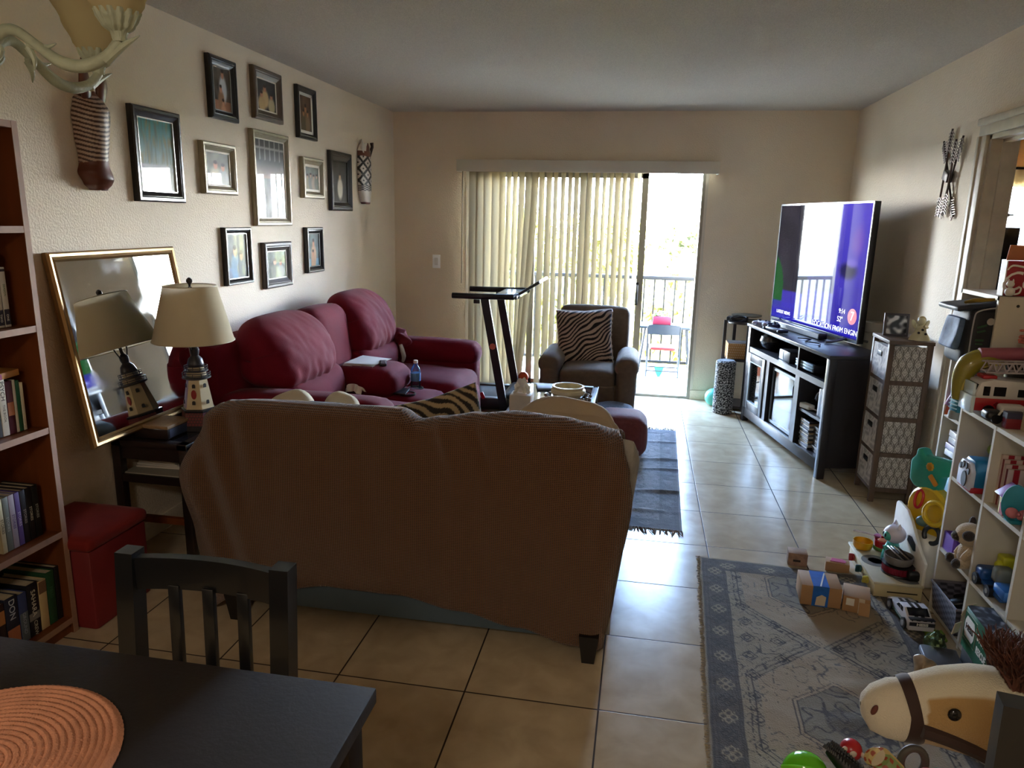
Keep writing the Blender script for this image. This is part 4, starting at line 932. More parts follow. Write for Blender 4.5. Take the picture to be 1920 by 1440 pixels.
for i, a in enumerate((2, 86, 176, 268)):
    a = R(a); d = Vector((cos(a), sin(a), 0)); o = Vector((hx, hy, hz))
    q = lambda r, z: o + d * r + Vector((0, 0, z))
    A = obj('arm', MB().tube([q(.03, -.012), q(.055, .012), q(.08, .014), q(.115, -.008), q(.155, -.034), q(.195, -.040), q(.238, -.026), q(.262, -.002)], [.009, .010, .0085, .008, .010, .0105, .009, .008], 12, sm=5), M_cast, ch)
    LF = [MB().tube([q(.028, -.02), q(.036, -.03), q(.05, -.016), q(.04, -.004)], .005, 8, sm=3), MB().tube([q(.10, -.008), q(.13, -.012), q(.15, -.006)], [.006, .005, .001], 8, sm=3), MB().tube([q(.10, -.012), q(.108, -.03), q(.106, -.046)], [.006, .004, .001], 8, sm=3), MB().tube([q(.235, -.032), q(.265, -.012), q(.297, .004)], [.009, .006, .001], 8, sm=3)]
    for lf in LF: obj('leaf_scroll', lf, M_cast, A)
    cupb = MB(); cupb.M = Matrix.Translation(q(.262, 0))
    def cup(u, v, k=0):
        rr = interp(v, [(0, .010), (.2, .011), (.3, .013), (.5, .023), (.8, .030), (1, .033)]) + .002 * sin(u * 2 * pi * 14) * (v > .35) + .0015 * nz(u * 30, v * 9)
        return (rr * cos(2 * pi * u), rr * sin(2 * pi * u), -.005 + .045 * v)
    cupb.grid(cup, 84, 16, wrapu=True); obj('cup', cupb, M_cast, A)
    shb = MB(); shb.M = Matrix.Translation(q(.262, .032))
    shb.grid(lambda u, v: (interp(v, [(0, .028), (.15, .040), (.45, .056), (.8, .074), (1, .090)]) * cos(2 * pi * u), interp(v, [(0, .028), (.15, .040), (.45, .056), (.8, .074), (1, .090)]) * sin(2 * pi * u), .125 * v), 40, 14, wrapu=True)
    obj('shade', shb, M_frost, ch)
# ================================================================= dining table, placemat, chairs
M_dt = mat('black_brown_table', (38, 31, 27), .6, spec=.2, var=.1, vscale=9, bump=.06, bscale=120)
dt = thing('dining_table', 'black-brown dining table in the lower left corner', 'table', (-1.2, .5, 0))
obj('tabletop', MB().bx(-1.95, -.407, .20, 1.043, .715, .745, .004), M_dt, dt)
obj('apron', MB().bx(-1.90, -.46, .25, .99, .64, .715), M_dt, dt)
for x in (-1.9, -.457):
    for y in (.245, .993): obj('leg', MB().bx(x - .03, x + .03, y - .03, y + .03, 0, .715, .003), M_dt, dt)
pmx, pmy = -.905, .735
M_mat_ = mat('coral_braid', (198, 136, 104), .9, var=.12, vscale=30, bump=.3, bscale=300)
pm = MB()
prof = [(.001, .009)]
for k in range(19):
    r0 = .010 + k * .0099
    for t in range(1, 6): prof.append((r0 - .0099 / 2 + .0099 * t / 5, .0068 + .0028 * sin(pi * t / 5)))
prof += [(.198, .004), (.197, 0)]
def wv(u, v):
    i = v * (len(prof) - 1); a = int(min(i, len(prof) - 2)); f = i - a; r = lerp(prof[a][0], prof[a + 1][0], f); z = lerp(prof[a][1], prof[a + 1][1], f)
    return (pmx + (r + .0005 * sin(u * 2 * pi * 110 + r * 300)) * cos(2 * pi * u), pmy + (r + .0005 * sin(u * 2 * pi * 110 + r * 300)) * sin(2 * pi * u), .7455 + z + .0008 * sin(u * 2 * pi * 140 + r * 700))
pm.grid(wv, 280, len(prof) - 1, wrapu=True)
one('placemat', pm, M_mat_, 'round coral braided placemat on the black dining table', 'placemat', loc=(pmx, pmy, .746))
M_chair = mat('black_chair_lacquer', (12, 13, 15), .3, coat=.15, var=.1)
def chair(lab, loc, rz):
    t = thing('dining_chair', lab, 'chair', loc, rz, 'black dining chairs')
    w = .172
    for sx in (-1, 1):
        obj('back_post', MB().tube([(sx * w, -.06, 0), (sx * w, -.02, .42), (sx * w, 0, .62), (sx * w, .012, .848)], [.028] * 4, 4) if False else MB().add([(sx * w + a * .02, yy + b * .02, z) for z, yy in ((0, -.05), (.44, -.02), (.846, .01)) for a, b in ((-1, -1), (1, -1), (1, 1), (-1, 1))], [(3, 2, 1, 0)] + [(4 * i + k, 4 * i + (k + 1) % 4, 4 * i + 4 + (k + 1) % 4, 4 * i + 4 + k) for i in range(2) for k in range(4)] + [(8, 9, 10, 11)]), M_chair, t, world=False)
        obj('front_leg', MB().bx(sx * w - .02, sx * w + .02, -.42, -.38, 0, .44, .003), M_chair, t, world=False)
    def rail(z0, z1, y, bow):
        mb = MB(); n = 12; vs = []; fs = []
        for i in range(n + 1):
            x = lerp(-w + .015, w - .015, i / n); yy = y + bow * (1 - (2 * i / n - 1) ** 2)
            vs += [(x, yy - .011, z0), (x, yy + .011, z0), (x, yy + .011, z1), (x, yy - .011, z1)]
        for i in range(n):
            for k in range(4): fs.append((4 * i + k, 4 * i + 4 + k, 4 * i + 4 + (k + 1) % 4, 4 * i + (k + 1) % 4))
        return mb.add(vs, fs)
    obj('top_rail', rail(.765, .835, .006, .022), M_chair, t, world=False); obj('lower_rail', rail(.52, .56, -.01, .012), M_chair, t, world=False)
    for x in (-.078, 0, .078):
        obj('slat', MB().box((x, .012, .66), (.026, .014, .23), (R(-2), 0, 0), .003), M_chair, t, world=False)
    obj('seat', MB().soft((0, -.20, .455), (.38, .40, .035), .015, 6), M_chair, t, world=False)
    return t
chair('black slatted dining chair tucked behind the dining table', (-.847, 1.225, 0), 0)
chair('black chair back corner beside the plush horse head', (.785, 1.09, -.035), R(-10))
# ================================================================= TV stand in the far right corner
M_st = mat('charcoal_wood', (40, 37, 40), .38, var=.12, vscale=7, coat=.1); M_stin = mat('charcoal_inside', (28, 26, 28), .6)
M_cab = clearglass('cabinet_glass', (200, 214, 222), .02)
ts = thing('tv_stand', 'dark charcoal TV stand with glass doors set across the far right corner', 'tv stand', (1.137, 4.533, 0), R(102.14))
LX, D, H = 1.388, .36, .782
def S(name, mb, m, par=None, **k): return obj(name, mb, m, par or ts, world=False, **k)
S('top', MB().bx(-.012, LX + .012, -D, .012, H - .024, H, .003), M_st)
for x in (0, LX - .046):
    for y in (-.046, -D + .0): S('leg', MB().bx(x, x + .046, y, y + .046, 0, H - .024, .002), M_st)
S('side_panel', MB().bx(.012, .03, -D + .02, -.02, .07, H - .024), M_st); S('side_panel', MB().bx(LX - .03, LX - .012, -D + .02, -.02, .07, H - .024), M_st)
S('back_panel', MB().bx(.03, LX - .03, -D + .01, -D + .016, .07, H - .024), M_stin)
S('front_rail', MB().bx(.046, LX - .046, -.025, -.005, .565, .605).bx(.046, LX - .046, -.025, -.005, .045, .115, .002), M_st)
S('shelf', MB().bx(.03, LX - .03, -D + .016, -.01, .58, .60), M_st); S('bottom_panel', MB().bx(.03, LX - .03, -D + .016, -.01, .10, .118), M_st)
S('divider', MB().bx(.45, .466, -D + .016, -.006, .60, H - .024), M_st)
S('stile', MB().bx(.40, .465, -.025, -.004, .115, .565), M_st); S('stile', MB().bx(.925, .985, -.025, -.006, .115, .565), M_st)
S('partition', MB().bx(.40, .416, -D + .016, -.02, .118, .58), M_stin); S('partition', MB().bx(.955, .971, -D + .016, -.02, .118, .58), M_stin)
S('inner_shelf', MB().bx(.046, .40, -D + .016, -.02, .345, .363), M_st)
dr = S('door', MB().bx(.99, 1.045, -.02, .002, .12, .56, .002).bx(1.285, 1.34, -.02, .002, .12, .56, .002).bx(1.045, 1.285, -.02, .002, .12, .18, .002).bx(1.045, 1.285, -.02, .002, .5, .56, .002), M_st)
S('glass', MB().bx(1.04, 1.29, -.012, -.008, .175, .505), M_cab, dr)
S('bead', MB().bx(1.045, 1.053, -.008, .003, .18, .5).bx(1.277, 1.285, -.008, .003, .18, .5).bx(1.053, 1.277, -.008, .003, .18, .188).bx(1.053, 1.277, -.008, .003, .492, .5), plain((150, 160, 168), .3), dr)
S('handle', MB().tube([(1.068, .002, .255), (1.068, .026, .26), (1.068, .026, .375), (1.068, .002, .38)], .004, 8), M_darkm, dr)
dg = S('door', MB().bx(.47, .49, -.045, -.03, .125, .53).bx(.885, .905, -.045, -.03, .125, .53).bx(.49, .885, -.045, -.03, .125, .145).bx(.49, .885, -.045, -.03, .51, .53), plain((110, 118, 124), .3))
S('glass', MB().bx(.48, .895, -.04, -.036, .135, .52), M_cab, dg)
TSM = _M[ts.name]
def W(x, y, z): return tuple(TSM @ Vector((x, y, z)))
def thing_ts(n, l, c, x, y, z, g=None, rz=0.0): return thing(n, l, c, W(x, y, z), R(102.14) + rz, g)
t = thing_ts('game_console', 'silver blue striped console leaning out of the stand compartment', 'console', .40, -.15, .606)
obj('body', MB().box((0, 0, .035), (.27, .24, .05), (R(1), 0, 0), .004), plain((30, 32, 36), .3), t, world=False)
for k in range(3): obj('front_strip', MB().box((0, .118, .022 + .018 * k), (.262, .02, .013), (R(1), 0, 0), .002), plain((150, 178, 196), .25, .3), t, world=False)
t = thing_ts('media_player', 'small black media box in the upper left stand compartment', 'media box', .76, -.15, .602)
obj('body', MB().bx(-.09, .09, -.09, .11, 0, .075, .004), M_black, t, world=False); obj('front_panel', MB().bx(.02, .085, .1095, .112, .008, .068), plain((96, 110, 120), .2, .3), t, world=False)
t = thing_ts('decorative_ball', 'dark metallic ball vase at the far end of the stand compartment', 'vase', 1.215, -.12, .602)
obj('bowl', MB().lathe([(.03, 0), (.07, .03), (.085, .07), (.075, .105), (.05, .125), (.045, .122), (.06, .1), (.001, .02)], seg=24), mat('dark_silver', (90, 88, 88), .25, metal=.8, var=.25, vscale=30), t, world=False)
for k in range(13):
    t = thing_ts('disc_case', 'disc case in the tall stack at the bottom right of the stand', 'disc case', .30 + .006 * nz(k * 1.7), -.12 + .012 * nz(k * 2.3, 4), .1185 + .0142 * k, 'stacked disc cases in the stand')
    obj('case', MB().bx(-.068, .068, -.09, .09, 0, .0135, .001), plain([(40, 40, 44), (196, 196, 196), (90, 96, 104), (170, 150, 120)][k % 4], .3), t, world=False); obj('spine_label', MB().bx(-.06, .06, .0895, .0905, .002, .0115), plain([(206, 206, 206), (90, 90, 110), (226, 220, 210), (60, 60, 64)][k % 4], .35), t, world=False)
for k in range(12):
    t = thing_ts('disc_case', 'disc case in the second stack beside the stand leg', 'disc case', .145 + .005 * nz(k * 2.7), -.14 + .012 * nz(k * 1.3, 8), .1185 + .0142 * k, 'second stack of disc cases in the stand')
    obj('case', MB().bx(-.068, .068, -.09, .09, 0, .0135, .001), plain([(34, 34, 38), (70, 64, 60), (120, 110, 96)][k % 3], .3), t, world=False)
for k in range(6):
    t = thing_ts('hardback_book', 'upright pale book in the row on the right stand shelf', 'book', .075 + .019 * k, -.13, .364, 'books on the stand shelf')
    obj('cover', MB().bx(-.009, .009, -.09, .09, 0, .185 - .006 * (k % 3), .001), plain([(176, 176, 180), (120, 132, 150), (206, 206, 204)][k % 3], .45), t, world=False)
t = thing_ts('headphones', 'silver headphones resting on the right stand shelf', 'headphones', .27, -.10, .364)
obj('headband', MB().tube([(-.07 * cos(a), 0, .04 + .085 * sin(a)) for a in [pi * i / 14 for i in range(15)]], .009, 8), plain((150, 150, 156), .3, .5), t, world=False)
for s in (-1, 1): obj('ear_cup', MB().cyl((s * .06, 0, .036), (s * .085, 0, .036), .034, .03, 18), M_black, t, world=False)
t = thing_ts('white_adapter', 'white plug adapter block at the front of the stand shelf', 'adapter', .345, -.05, .364)
obj('block', MB().box((0, 0, .018), (.10, .05, .034), (0, 0, R(12)), .008), M_white, t, world=False); obj('cable', MB().tube([(-.05, 0, .02), (-.08, -.03, .008), (-.05, -.09, .006)], .004, 6, sm=4), M_white, t, world=False)
# ------------------------------------------------------------ television
ta = R(106)
tvn = Vector((1.378, 4.914, 0)); TL_ = 1.245; Z0, Z1 = .80, 1.695
tv = thing('television', 'large flat television with a blue news picture on the TV stand', 'television', (1.378, 4.914, .782), ta)
T = lambda n, mb, m, p=None, **k: obj(n, mb, m, p or tv, world=False, **k)
z0, z1 = Z0 - .782, Z1 - .782
T('shell', MB().bx(0, TL_, -.045, -.006, z0, z1, .004).bx(.25, .95, -.075, -.04, z0 + .05, z0 + .5, .01), M_black)
T('bezel', MB().bx(0, TL_, -.008, 0, z0, z0 + .022).bx(0, TL_, -.008, 0, z1 - .012, z1).bx(0, .012, -.008, 0, z0, z1).bx(TL_ - .012, TL_, -.008, 0, z0, z1), mat('tv_bezel', (120, 122, 124), .25, metal=.7))
def tvcol(u, v):   # u from near (0) to far (1)
    x = 1 - u      # 0 at the viewer's left
    c = mixc((58, 48, 176), (96, 80, 220), clamp(v * .8 + .2 * nz(u * 6, v * 6)))
    c = mixc(c, (30, 28, 60), clamp(1.6 - v * 4) * .0)
    if x < .42 and v > .25: c = mixc((34, 32, 42), (52, 48, 60), nz(u * 5, v * 5) + .5)
    if .42 <= x < .72 and v > .3: c = mixc((70, 60, 150), (44, 40, 96), nz(u * 7, v * 7) + .5)
    if ((x + .02) / .14) ** 2 + ((v - .22) / .33) ** 2 < 1 and v > .1: c = (20, 92, 36)
    if x > .72:
        c = mixc(c, (120, 86, 200), blob(u, v, .1, .72, .06, .12) * .6); c = mixc(c, (40, 34, 90), blob(u, v, .16, .5, .08, .06) * .8); c = mixc(c, (116, 96, 214), blob(u, v, .13, .56, .05, .03) * .8)
    if v < .1: c = (44, 36, 190) if v > .012 else (30, 26, 120)
    if v < .16 and v > .1 and x < .6: c = mixc(c, (60, 50, 200), .8)
    return c
scr = mat('tv_screen', (10, 10, 14), .04, vc=True, emit=1.0, spec=.1); SB = scr.node_tree.nodes['Principled BSDF']; SB.inputs['Coat Weight'].default_value = .5; SB.inputs['Coat Roughness'].default_value = .02; SB.inputs['Coat IOR'].default_value = 1.35
for l in list(scr.node_tree.links):
    if l.to_socket == SB.inputs['Base Color']: scr.node_tree.links.remove(l)
SB.inputs['Emission Strength'].default_value = .055
T('screen', MB().grid(lambda u, v: (lerp(.012, TL_ - .012, u), -.003, lerp(z0 + .022, z1 - .012, v)), 90, 60, tvcol), scr)
def glow(n, c, e): return mat(n, c, .3, emit=e)
M_tvt = glow('tv_text', (225, 225, 245), .09); M_tvr = glow('tv_red', (200, 40, 60), .06)
tb = lambda x, z: basis(tuple(_M[tv.name] @ Vector((x, -.0022, z))), _M[tv.name].to_3x3() @ Vector((-1, 0, 0)), (0, 0, 1))
text('lettering', 'LOCATION FROM ENGIN', .05, M_tvt, tv, None, tb(.30, z0 + .062), depth=.0003)
text('lettering', 'LATEST NEWS', .035, M_tvt, tv, None, tb(1.04, z0 + .075), depth=.0003)
text('lettering', '9:14', .045, M_tvt, tv, None, tb(.22, z0 + .185), depth=.0003); text('lettering', '52\u00b0', .05, M_tvt, tv, None, tb(.235, z0 + .13), depth=.0003)
T('channel_badge', MB().cyl((.095, -.003, z0 + .165), (.095, -.0022, z0 + .165), .052, seg=28), M_tvr); text('lettering', '7', .085, M_tvt, tv, None, basis(tuple(_M[tv.name] @ Vector((.095, -.0018, z0 + .165))), _M[tv.name].to_3x3() @ Vector((-1, 0, 0)), (0, 0, 1)), depth=.0004)
for x in (.14, 1.07):
    T('foot', MB().tube([(x, -.025, z0 + .02), (x - .01, .10, .0115), (x - .012, .14, .0105)], .009, 8).tube([(x, -.025, z0 + .02), (x + .0, -.16, .0115)], .009, 8), plain((96, 98, 102), .3, .6))
sbr = thing('soundbar', 'long black soundbar lying below the television', 'soundbar', tuple(_M[tv.name] @ Vector((.64, .08, 0))), ta)
obj('body', MB().bx(-.37, .37, -.03, .03, .002, .045, .006), M_black, sbr, world=False); obj('grille', MB().bx(-.36, .36, .0295, .0315, .008, .038), plain((60, 64, 70), .5), sbr, world=False)
def controller(lab, col, x, y, z, rz):
    t = thing_ts('game_controller', lab, 'controller', x, y, z, 'game controllers', rz)
    obj('body', MB().soft((0, 0, .025), (.10, .055, .03), .014, 8).soft((-.052, .03, .02), (.034, .075, .034), .016, 6, rot=(0, 0, R(-14))).soft((.052, .03, .02), (.034, .075, .034), .016, 6, rot=(0, 0, R(14))), plain(col, .35), t, world=False)
    for sx in (-.026, .026): obj('thumbstick', MB().cyl((sx, .012, .036), (sx, .012, .05), .008, .009, 12), M_black, t, world=False)
    obj('buttons', MB().ball((.045, -.012, .041), .005, 8, 6).ball((.056, -.004, .04), .005, 8, 6).ball((.036, -.004, .041), .005, 8, 6).box((-.046, -.006, .041), (.022, .007, .004)).box((-.046, -.006, .041), (.007, .022, .004)), plain((60, 70, 90), .4), t, world=False)
controller('white game controller on the far left of the TV stand top', (206, 206, 214), 1.22, -.05, .784, .5); controller('dark blue game controller beside the white one', (36, 38, 70), 1.08, -.09, .784, -.3)
t = thing_ts('tablet_controller', 'pale handheld console with black grips lying on the TV stand', 'handheld console', .93, -.03, .784, rz=.2)
obj('screen_slab', MB().box((0, 0, .018), (.15, .08, .014), (R(8), 0, 0), .003), plain((170, 176, 190), .2), t, world=False)
for s in (-1, 1): obj('grip', MB().soft((s * .09, .005, .016), (.03, .085, .024), .011, 6), M_black, t, world=False)
one('cable_bundle', MB().tube([W(.62, -.06, .79), W(.55, -.12, .792), W(.48, -.05, .79), W(.38, -.1, .792), W(.30, -.06, .789)], .004, 6, sm=5), M_black, 'thin black cables lying on the stand under the television', 'cable')
# ------------------------------------------------------------ corner stand, scratching post, ball, purifier
cs = thing('corner_shelf', 'small dark curved shelf unit between the scratching post and TV stand', 'shelf', (.80, 6.28, 0))
for z in (.02, .42, .73): obj('shelf', MB().lathe([(.001, 0), (.17, 0), (.17, .02), (.001, .02)], (.865, 6.30, z), 28, sc=(.85, .9, 1)), M_esp, cs)
for dx, dy in ((-.155, -.02), (.02, -.14), (.12, .06), (-.06, .12)): obj('post', MB().bx(.865 + dx - .012, .865 + dx + .012, 6.30 + dy - .012, 6.30 + dy + .012, 0, .75), M_esp, cs)
def dots(u, v):
    a, b = (u * 14 + .5 * (int(v * 6) % 2)) % 1 - .5, (v * 6) % 1 - .5
    return (236, 220, 190) if a * a * 2 + b * b < .07 else (186, 136, 74)
bsk = thing('dotted_box', 'tan polka dot box on the small corner shelf', 'box', (.80, 6.24, .44))
obj('box', MB().grid(lambda u, v: (lerp(.735, .945, u), 6.175, lerp(.441, .57, v)), 56, 30, dots).grid(lambda u, v: (.735, lerp(6.36, 6.175, u), lerp(.441, .57, v)), 40, 30, dots).add([(.735, 6.36, .57), (.945, 6.36, .57), (.945, 6.175, .57), (.735, 6.175, .57), (.945, 6.36, .441), (.945, 6.175, .441)], [(0, 1, 2, 3), (1, 4, 5, 2)], [lin((60, 42, 26))[:3]] * 6), bpy.data.materials['dyed_fabric'], bsk)
rt_ = thing('wifi_router', 'black router with coiled cable on top of the corner shelf', 'router', (.80, 6.25, .75))
obj('case', MB().box((.80, 6.26, .768), (.16, .11, .032), (0, 0, R(-15)), .006), M_black, rt_); obj('cable', MB().tube([(.74, 6.2, .754), (.72, 6.14, .756), (.80, 6.13, .76), (.86, 6.17, .79), (.79, 6.22, .80), (.73, 6.17, .78)], .004, 6, sm=5), plain((40, 40, 40)), rt_)
cap_ = MB().lathe([(.001, 0), (.12, .003), (.125, .01), (.05, .018), (.001, .02)], (.88, 6.32, .785), 24)
one('flat_lid', cap_, plain((74, 66, 50), .5), 'flat olive disc lid resting on the router', 'lid')
def speck(u, v): 
    q = nz(u * 60, v * 60) + .6 * nz(u * 130, v * 120, 3)
    return (210, 208, 206) if q > .22 else (24, 24, 26) if q < .06 else (90, 88, 88)
sp_ = thing('scratching_post', 'black and white speckled carpeted cat post by the far right wall', 'scratching post', (.72, 6.06, 0))
def postf(u, v):
    r = interp(v, [(0, .076), (.02, .08), (.97, .08), (1, .06)]) + .003 * nz(u * 50, v * 50); zz = .445 * v
    return (.72 + r * cos(2 * pi * u), 6.08 + r * sin(2 * pi * u), zz)
obj('carpet_roll', MB().grid(postf, 110, 110, speck, wrapu=True), bpy.data.materials['dyed_fabric'], sp_)
obj('end_cap', MB().cyl((.72, 6.08, .435), (.72, 6.08, .444), .065, seg=30), plain((120, 120, 120), .9), sp_)
one('play_ball', MB().ball((.665, 6.30, .075), .075, 28, 18), plain((92, 190, 170), .4), 'mint green ball on the floor behind the scratching post', 'ball')
ap = thing('air_purifier', 'white cylindrical purifier behind the right end of the television', 'air purifier', (1.545, 5.15, 0))
obj('body', MB().lathe([(.05, 0), (.07, .01), (.07, .84), (.065, .85), (.001, .85)], (1.545, 5.15, 0), 32), plain((196, 194, 188), .4), ap); obj('top_grille', MB().lathe([(.06, .85), (.068, .86), (.066, .92), (.001, .925)], (1.545, 5.15, 0), 32), plain((206, 204, 198), .4), ap)

# ================================================================= drawer tower of fabric bins
M_wwood = mat('weathered_wood', (92, 72, 58), .55, var=.25, vscale=5, stretch=(8, 8, .8))
wt = thing('drawer_tower', 'four-bin drawer tower of weathered wood with leaf print panels', 'drawer tower', (1.465, 4.36, 0))
wx0, wx1, wy0, wy1, wh = 1.35, 1.575, 4.21, 4.51, .935
for x in (wx0, wx1 - .028):
    for y in (wy0, wy1 - .028): obj('post', MB().bx(x, x + .028, y, y + .028, 0, wh - .02, .002), M_wwood, wt)
obj('top', MB().bx(wx0 - .004, wx1 + .004, wy0 - .004, wy1 + .004, wh - .02, wh, .003), M_wwood, wt)
lv_ = [.075, .283, .491, .699, .907]
for z in lv_[:-1]: obj('rail', MB().bx(wx0 + .028, wx1 - .028, wy0 + .003, wy0 + .018, z - .012, z + .012).bx(wx0 + .028, wx1 - .028, wy1 - .018, wy1 - .003, z - .012, z + .012).bx(wx0 + .004, wx0 + .018, wy0 + .028, wy1 - .028, z - .012, z + .006).bx(wx1 - .018, wx1 - .004, wy0 + .028, wy1 - .028, z - .012, z + .012), M_wwood, wt)
def leafpat(u, v, nx=5.0, ny=4.6):
    X, Y_ = u * nx, v * ny; r = int(math.floor(Y_ * 1)); best = 9
    a, b = (X + .5 * (r % 2)) % 1 - .5, Y_ % 1
    def leaf(a, b):  # pointed leaf outline, b 0..2 tall
        w = .5 * sin(pi * clamp(b / 2)) ** .8
        return abs(a) - w
    A = leaf(a, b); a2 = (X + .5 * ((r + 1) % 2)) % 1 - .5; B = leaf(a2, b + 1)
    line = abs(A) < .05 or abs(B) < .05
    vein = False
    for (p, q, w) in ((a, b, A), (a2, b + 1, B)):
        if w < -.03: vein |= abs(p) < .025 or (abs(((q * 3 - abs(p) * 2.2) % 1) - .5) < .10 and abs(p) < .36 and w < -.1)
    return (104, 96, 90) if line else (140, 132, 126) if vein else (200, 194, 186)
M_pfab = bpy.data.materials['dyed_fabric']
obj('panel_end', MB().grid(lambda u, v: (lerp(wx0 + .02, wx1 - .02, u), wy0 + .012, lerp(lv_[0] + .004, lv_[4] - .004, v)), 84, 300, lambda u, v: leafpat(u, v, 4.6, 17)), M_pfab, wt)
def barkp(u, v): return mixc((206, 200, 192), (150, 144, 140), 2.4 * abs(nz(u * 7 + 1.5 * nz(u * 3, v * 3), v * 5)))
for k in range(4):
    b0_ = obj('drawer', MB().grid(lambda u, v: (wx0 + .003, lerp(wy1 - .03, wy0 + .03, u), lerp(lv_[k] + .008, lv_[k + 1] - .016, v)), 30, 24, barkp).add([(wx0 + .003, wy1 - .03, lv_[k + 1] - .016), (wx0 + .003, wy0 + .03, lv_[k + 1] - .016), (wx1 - .03, wy0 + .03, lv_[k + 1] - .016), (wx1 - .03, wy1 - .03, lv_[k + 1] - .016)], [(0, 1, 2, 3)], [lin((180, 170, 160))[:3]] * 4), M_pfab, wt)
    zc_ = lv_[k + 1] - .065; obj('handle', MB().box((wx0 + .001, (wy0 + wy1) / 2, zc_), (.006, .075, .030), bev=.003), M_black, b0_)
pfm = thing('photo_frame', 'small dark photo frame standing on the drawer tower', 'photo frame', (1.43, 4.40, wh))
obj('frame', MB().box((1.43, 4.40, wh + .065), (.13, .012, .128), (R(-8), 0, R(-5)), .003), plain((52, 44, 50), .4), pfm)
def bwp(u, v): return mixc((30, 28, 32), (210, 208, 210), 2.2 * max(0, nz(u * 3.2, v * 3.2, 3) + .12))
TT = TM((1.43, 4.393, wh + .065), (R(-8), 0, R(-5)))
obj('photo', MB().grid(lambda u, v: TT @ Vector((lerp(-.052, .052, u), -.001, lerp(-.052, .052, v))), 24, 24, bwp), M_photo, pfm)
an = thing('angel_figurine', 'cream ceramic angel figurine on the drawer tower', 'figurine', (1.515, 4.27, wh))
M_cer = mat('cream_ceramic', (196, 186, 150), .4)
obj('dress', MB().grid(lambda u, v: (1.515 + (interp(v, [(0, .055), (.08, .052), (.6, .03), (1, .016)]) + .006 * (1 - v) ** 2 * sin(u * 2 * pi * 6)) * cos(2 * pi * u), 4.27 + .7 * (interp(v, [(0, .055), (.08, .052), (.6, .03), (1, .016)]) + .006 * (1 - v) ** 2 * sin(u * 2 * pi * 6)) * sin(2 * pi * u), wh + .002 + .09 * v), 60, 14, wrapu=True), M_cer, an)
obj('head', MB().ball((1.513, 4.266, wh + .105), (.021, .02, .022), 16, 12), M_cer, an); obj('hair', MB().ball((1.516, 4.273, wh + .110), (.023, .02, .024), 12, 10), plain((170, 150, 110), .5), an)
obj('wings', MB().ball((1.485, 4.285, wh + .085), (.012, .006, .028), 10, 8, (0, R(-25), 0)).ball((1.546, 4.285, wh + .085), (.012, .006, .028), 10, 8, (0, R(25), 0)), M_cer, an)
obj('arms', MB().tube([(1.495, 4.268, wh + .085), (1.49, 4.245, wh + .075), (1.507, 4.24, wh + .082)], .007, 8, sm=3).tube([(1.535, 4.268, wh + .085), (1.538, 4.245, wh + .075), (1.52, 4.24, wh + .082)], .007, 8, sm=3), M_cer, an)
hs = MB()
for x, z in ((1.497, .045), (1.533, .04), (1.515, .062)): hs.cyl((x, 4.27 - .034, wh + z), (x, 4.27 - .026, wh + z), .007, seg=5)
obj('star_cutouts', hs, M_black, an)
# ------------------------------------------------------------ metal arrows on the right wall
ma_ = thing('arrow_wall_art', 'bundle of four crossed metal arrows hung on the right wall', 'wall decoration', (XR, 4.42, 1.82))
M_arr = mat('pewter', (64, 52, 48), .4, metal=.6, var=.2, vscale=40)
for i, ((ya_, za), (yb_, zb_)) in enumerate([((4.60, 2.01), (4.32, 1.60)), ((4.485, 2.065), (4.53, 1.605)), ((4.31, 2.01), (4.475, 1.604)), ((4.38, 2.0), (4.41, 1.62))]):
    a = Vector((XR - .012 - .006 * i, ya_, za)); b = Vector((XR - .012 - .006 * i, yb_, zb_)); d = (b - a).normalized(); n_ = Vector((0, -d.z, d.y))
    ap_ = obj('arrow', MB().cyl(a, b, .0055, seg=8), M_arr, ma_)
    for e0, sg, L_ in ((b, -1, .12), (a, 1, .13)):
        ft_ = MB()
        for s in (-1, 1):
            for q in range(7):
                p0 = e0 + d * sg * (.012 + q * L_ / 8) + Vector((.0, 0, 0)); p1 = p0 + n_ * s * .03 + d * (.016)
                ft_.cyl(p0, p1, .0045, .003, 6)
        obj('fletching', ft_, plain((150, 136, 128), .35, .5), ap_)
obj('band', MB().box((XR - .02, 4.455, 1.815), (.03, .075, .05), (R(20), 0, 0), .004), M_arr, ma_)
# ================================================================= white tower shelf and cube shelf
M_mel = mat('white_melamine', (200, 194, 180), .45, var=.05, vscale=8); M_melin = M_mel
tw = thing('tower_shelf', 'tall narrow white shelf behind the toy cube shelf', 'shelf', (1.48, 3.265, 0))
tx0, tx1, ty0, ty1, th_ = 1.36, 1.605, 3.09, 3.44, 1.285
obj('side_panel', MB().bx(tx0, tx1, ty0, ty0 + .014, 0, th_), M_mel, tw); obj('side_panel', MB().bx(tx0, tx1, ty1 - .014, ty1, 0, th_), M_mel, tw)
obj('top', MB().bx(tx0, tx1, ty0, ty1, th_ - .016, th_), M_mel, tw)
for z in (.06, .40, .735, 1.02): obj('shelf', MB().bx(tx0 + .002, tx1, ty0 + .014, ty1 - .014, z - .014, z), M_mel, tw)
obj('back_panel', MB().bx(tx1 - .005, tx1, ty0 + .014, ty1 - .014, .06, th_ - .016), M_mel, tw)
obj('peg_hole', MB().cyl((1.43, ty0 - .0006, 1.25), (1.43, ty0 + .002, 1.25), .006, seg=10), M_black, tw)
cb = thing('cube_shelf', 'white cube shelf of toys along the right wall', 'shelf', (1.39, 2.56, 0))
cx0, cx1, t_ = 1.244, 1.53, .015
YS = [2.985, 2.705, 2.425, 2.145]; ZS = [.0, .288, .588, .868]
for y in YS: obj('upright', MB().bx(cx0, cx1, y - t_, y, 0, .868), M_mel, cb)
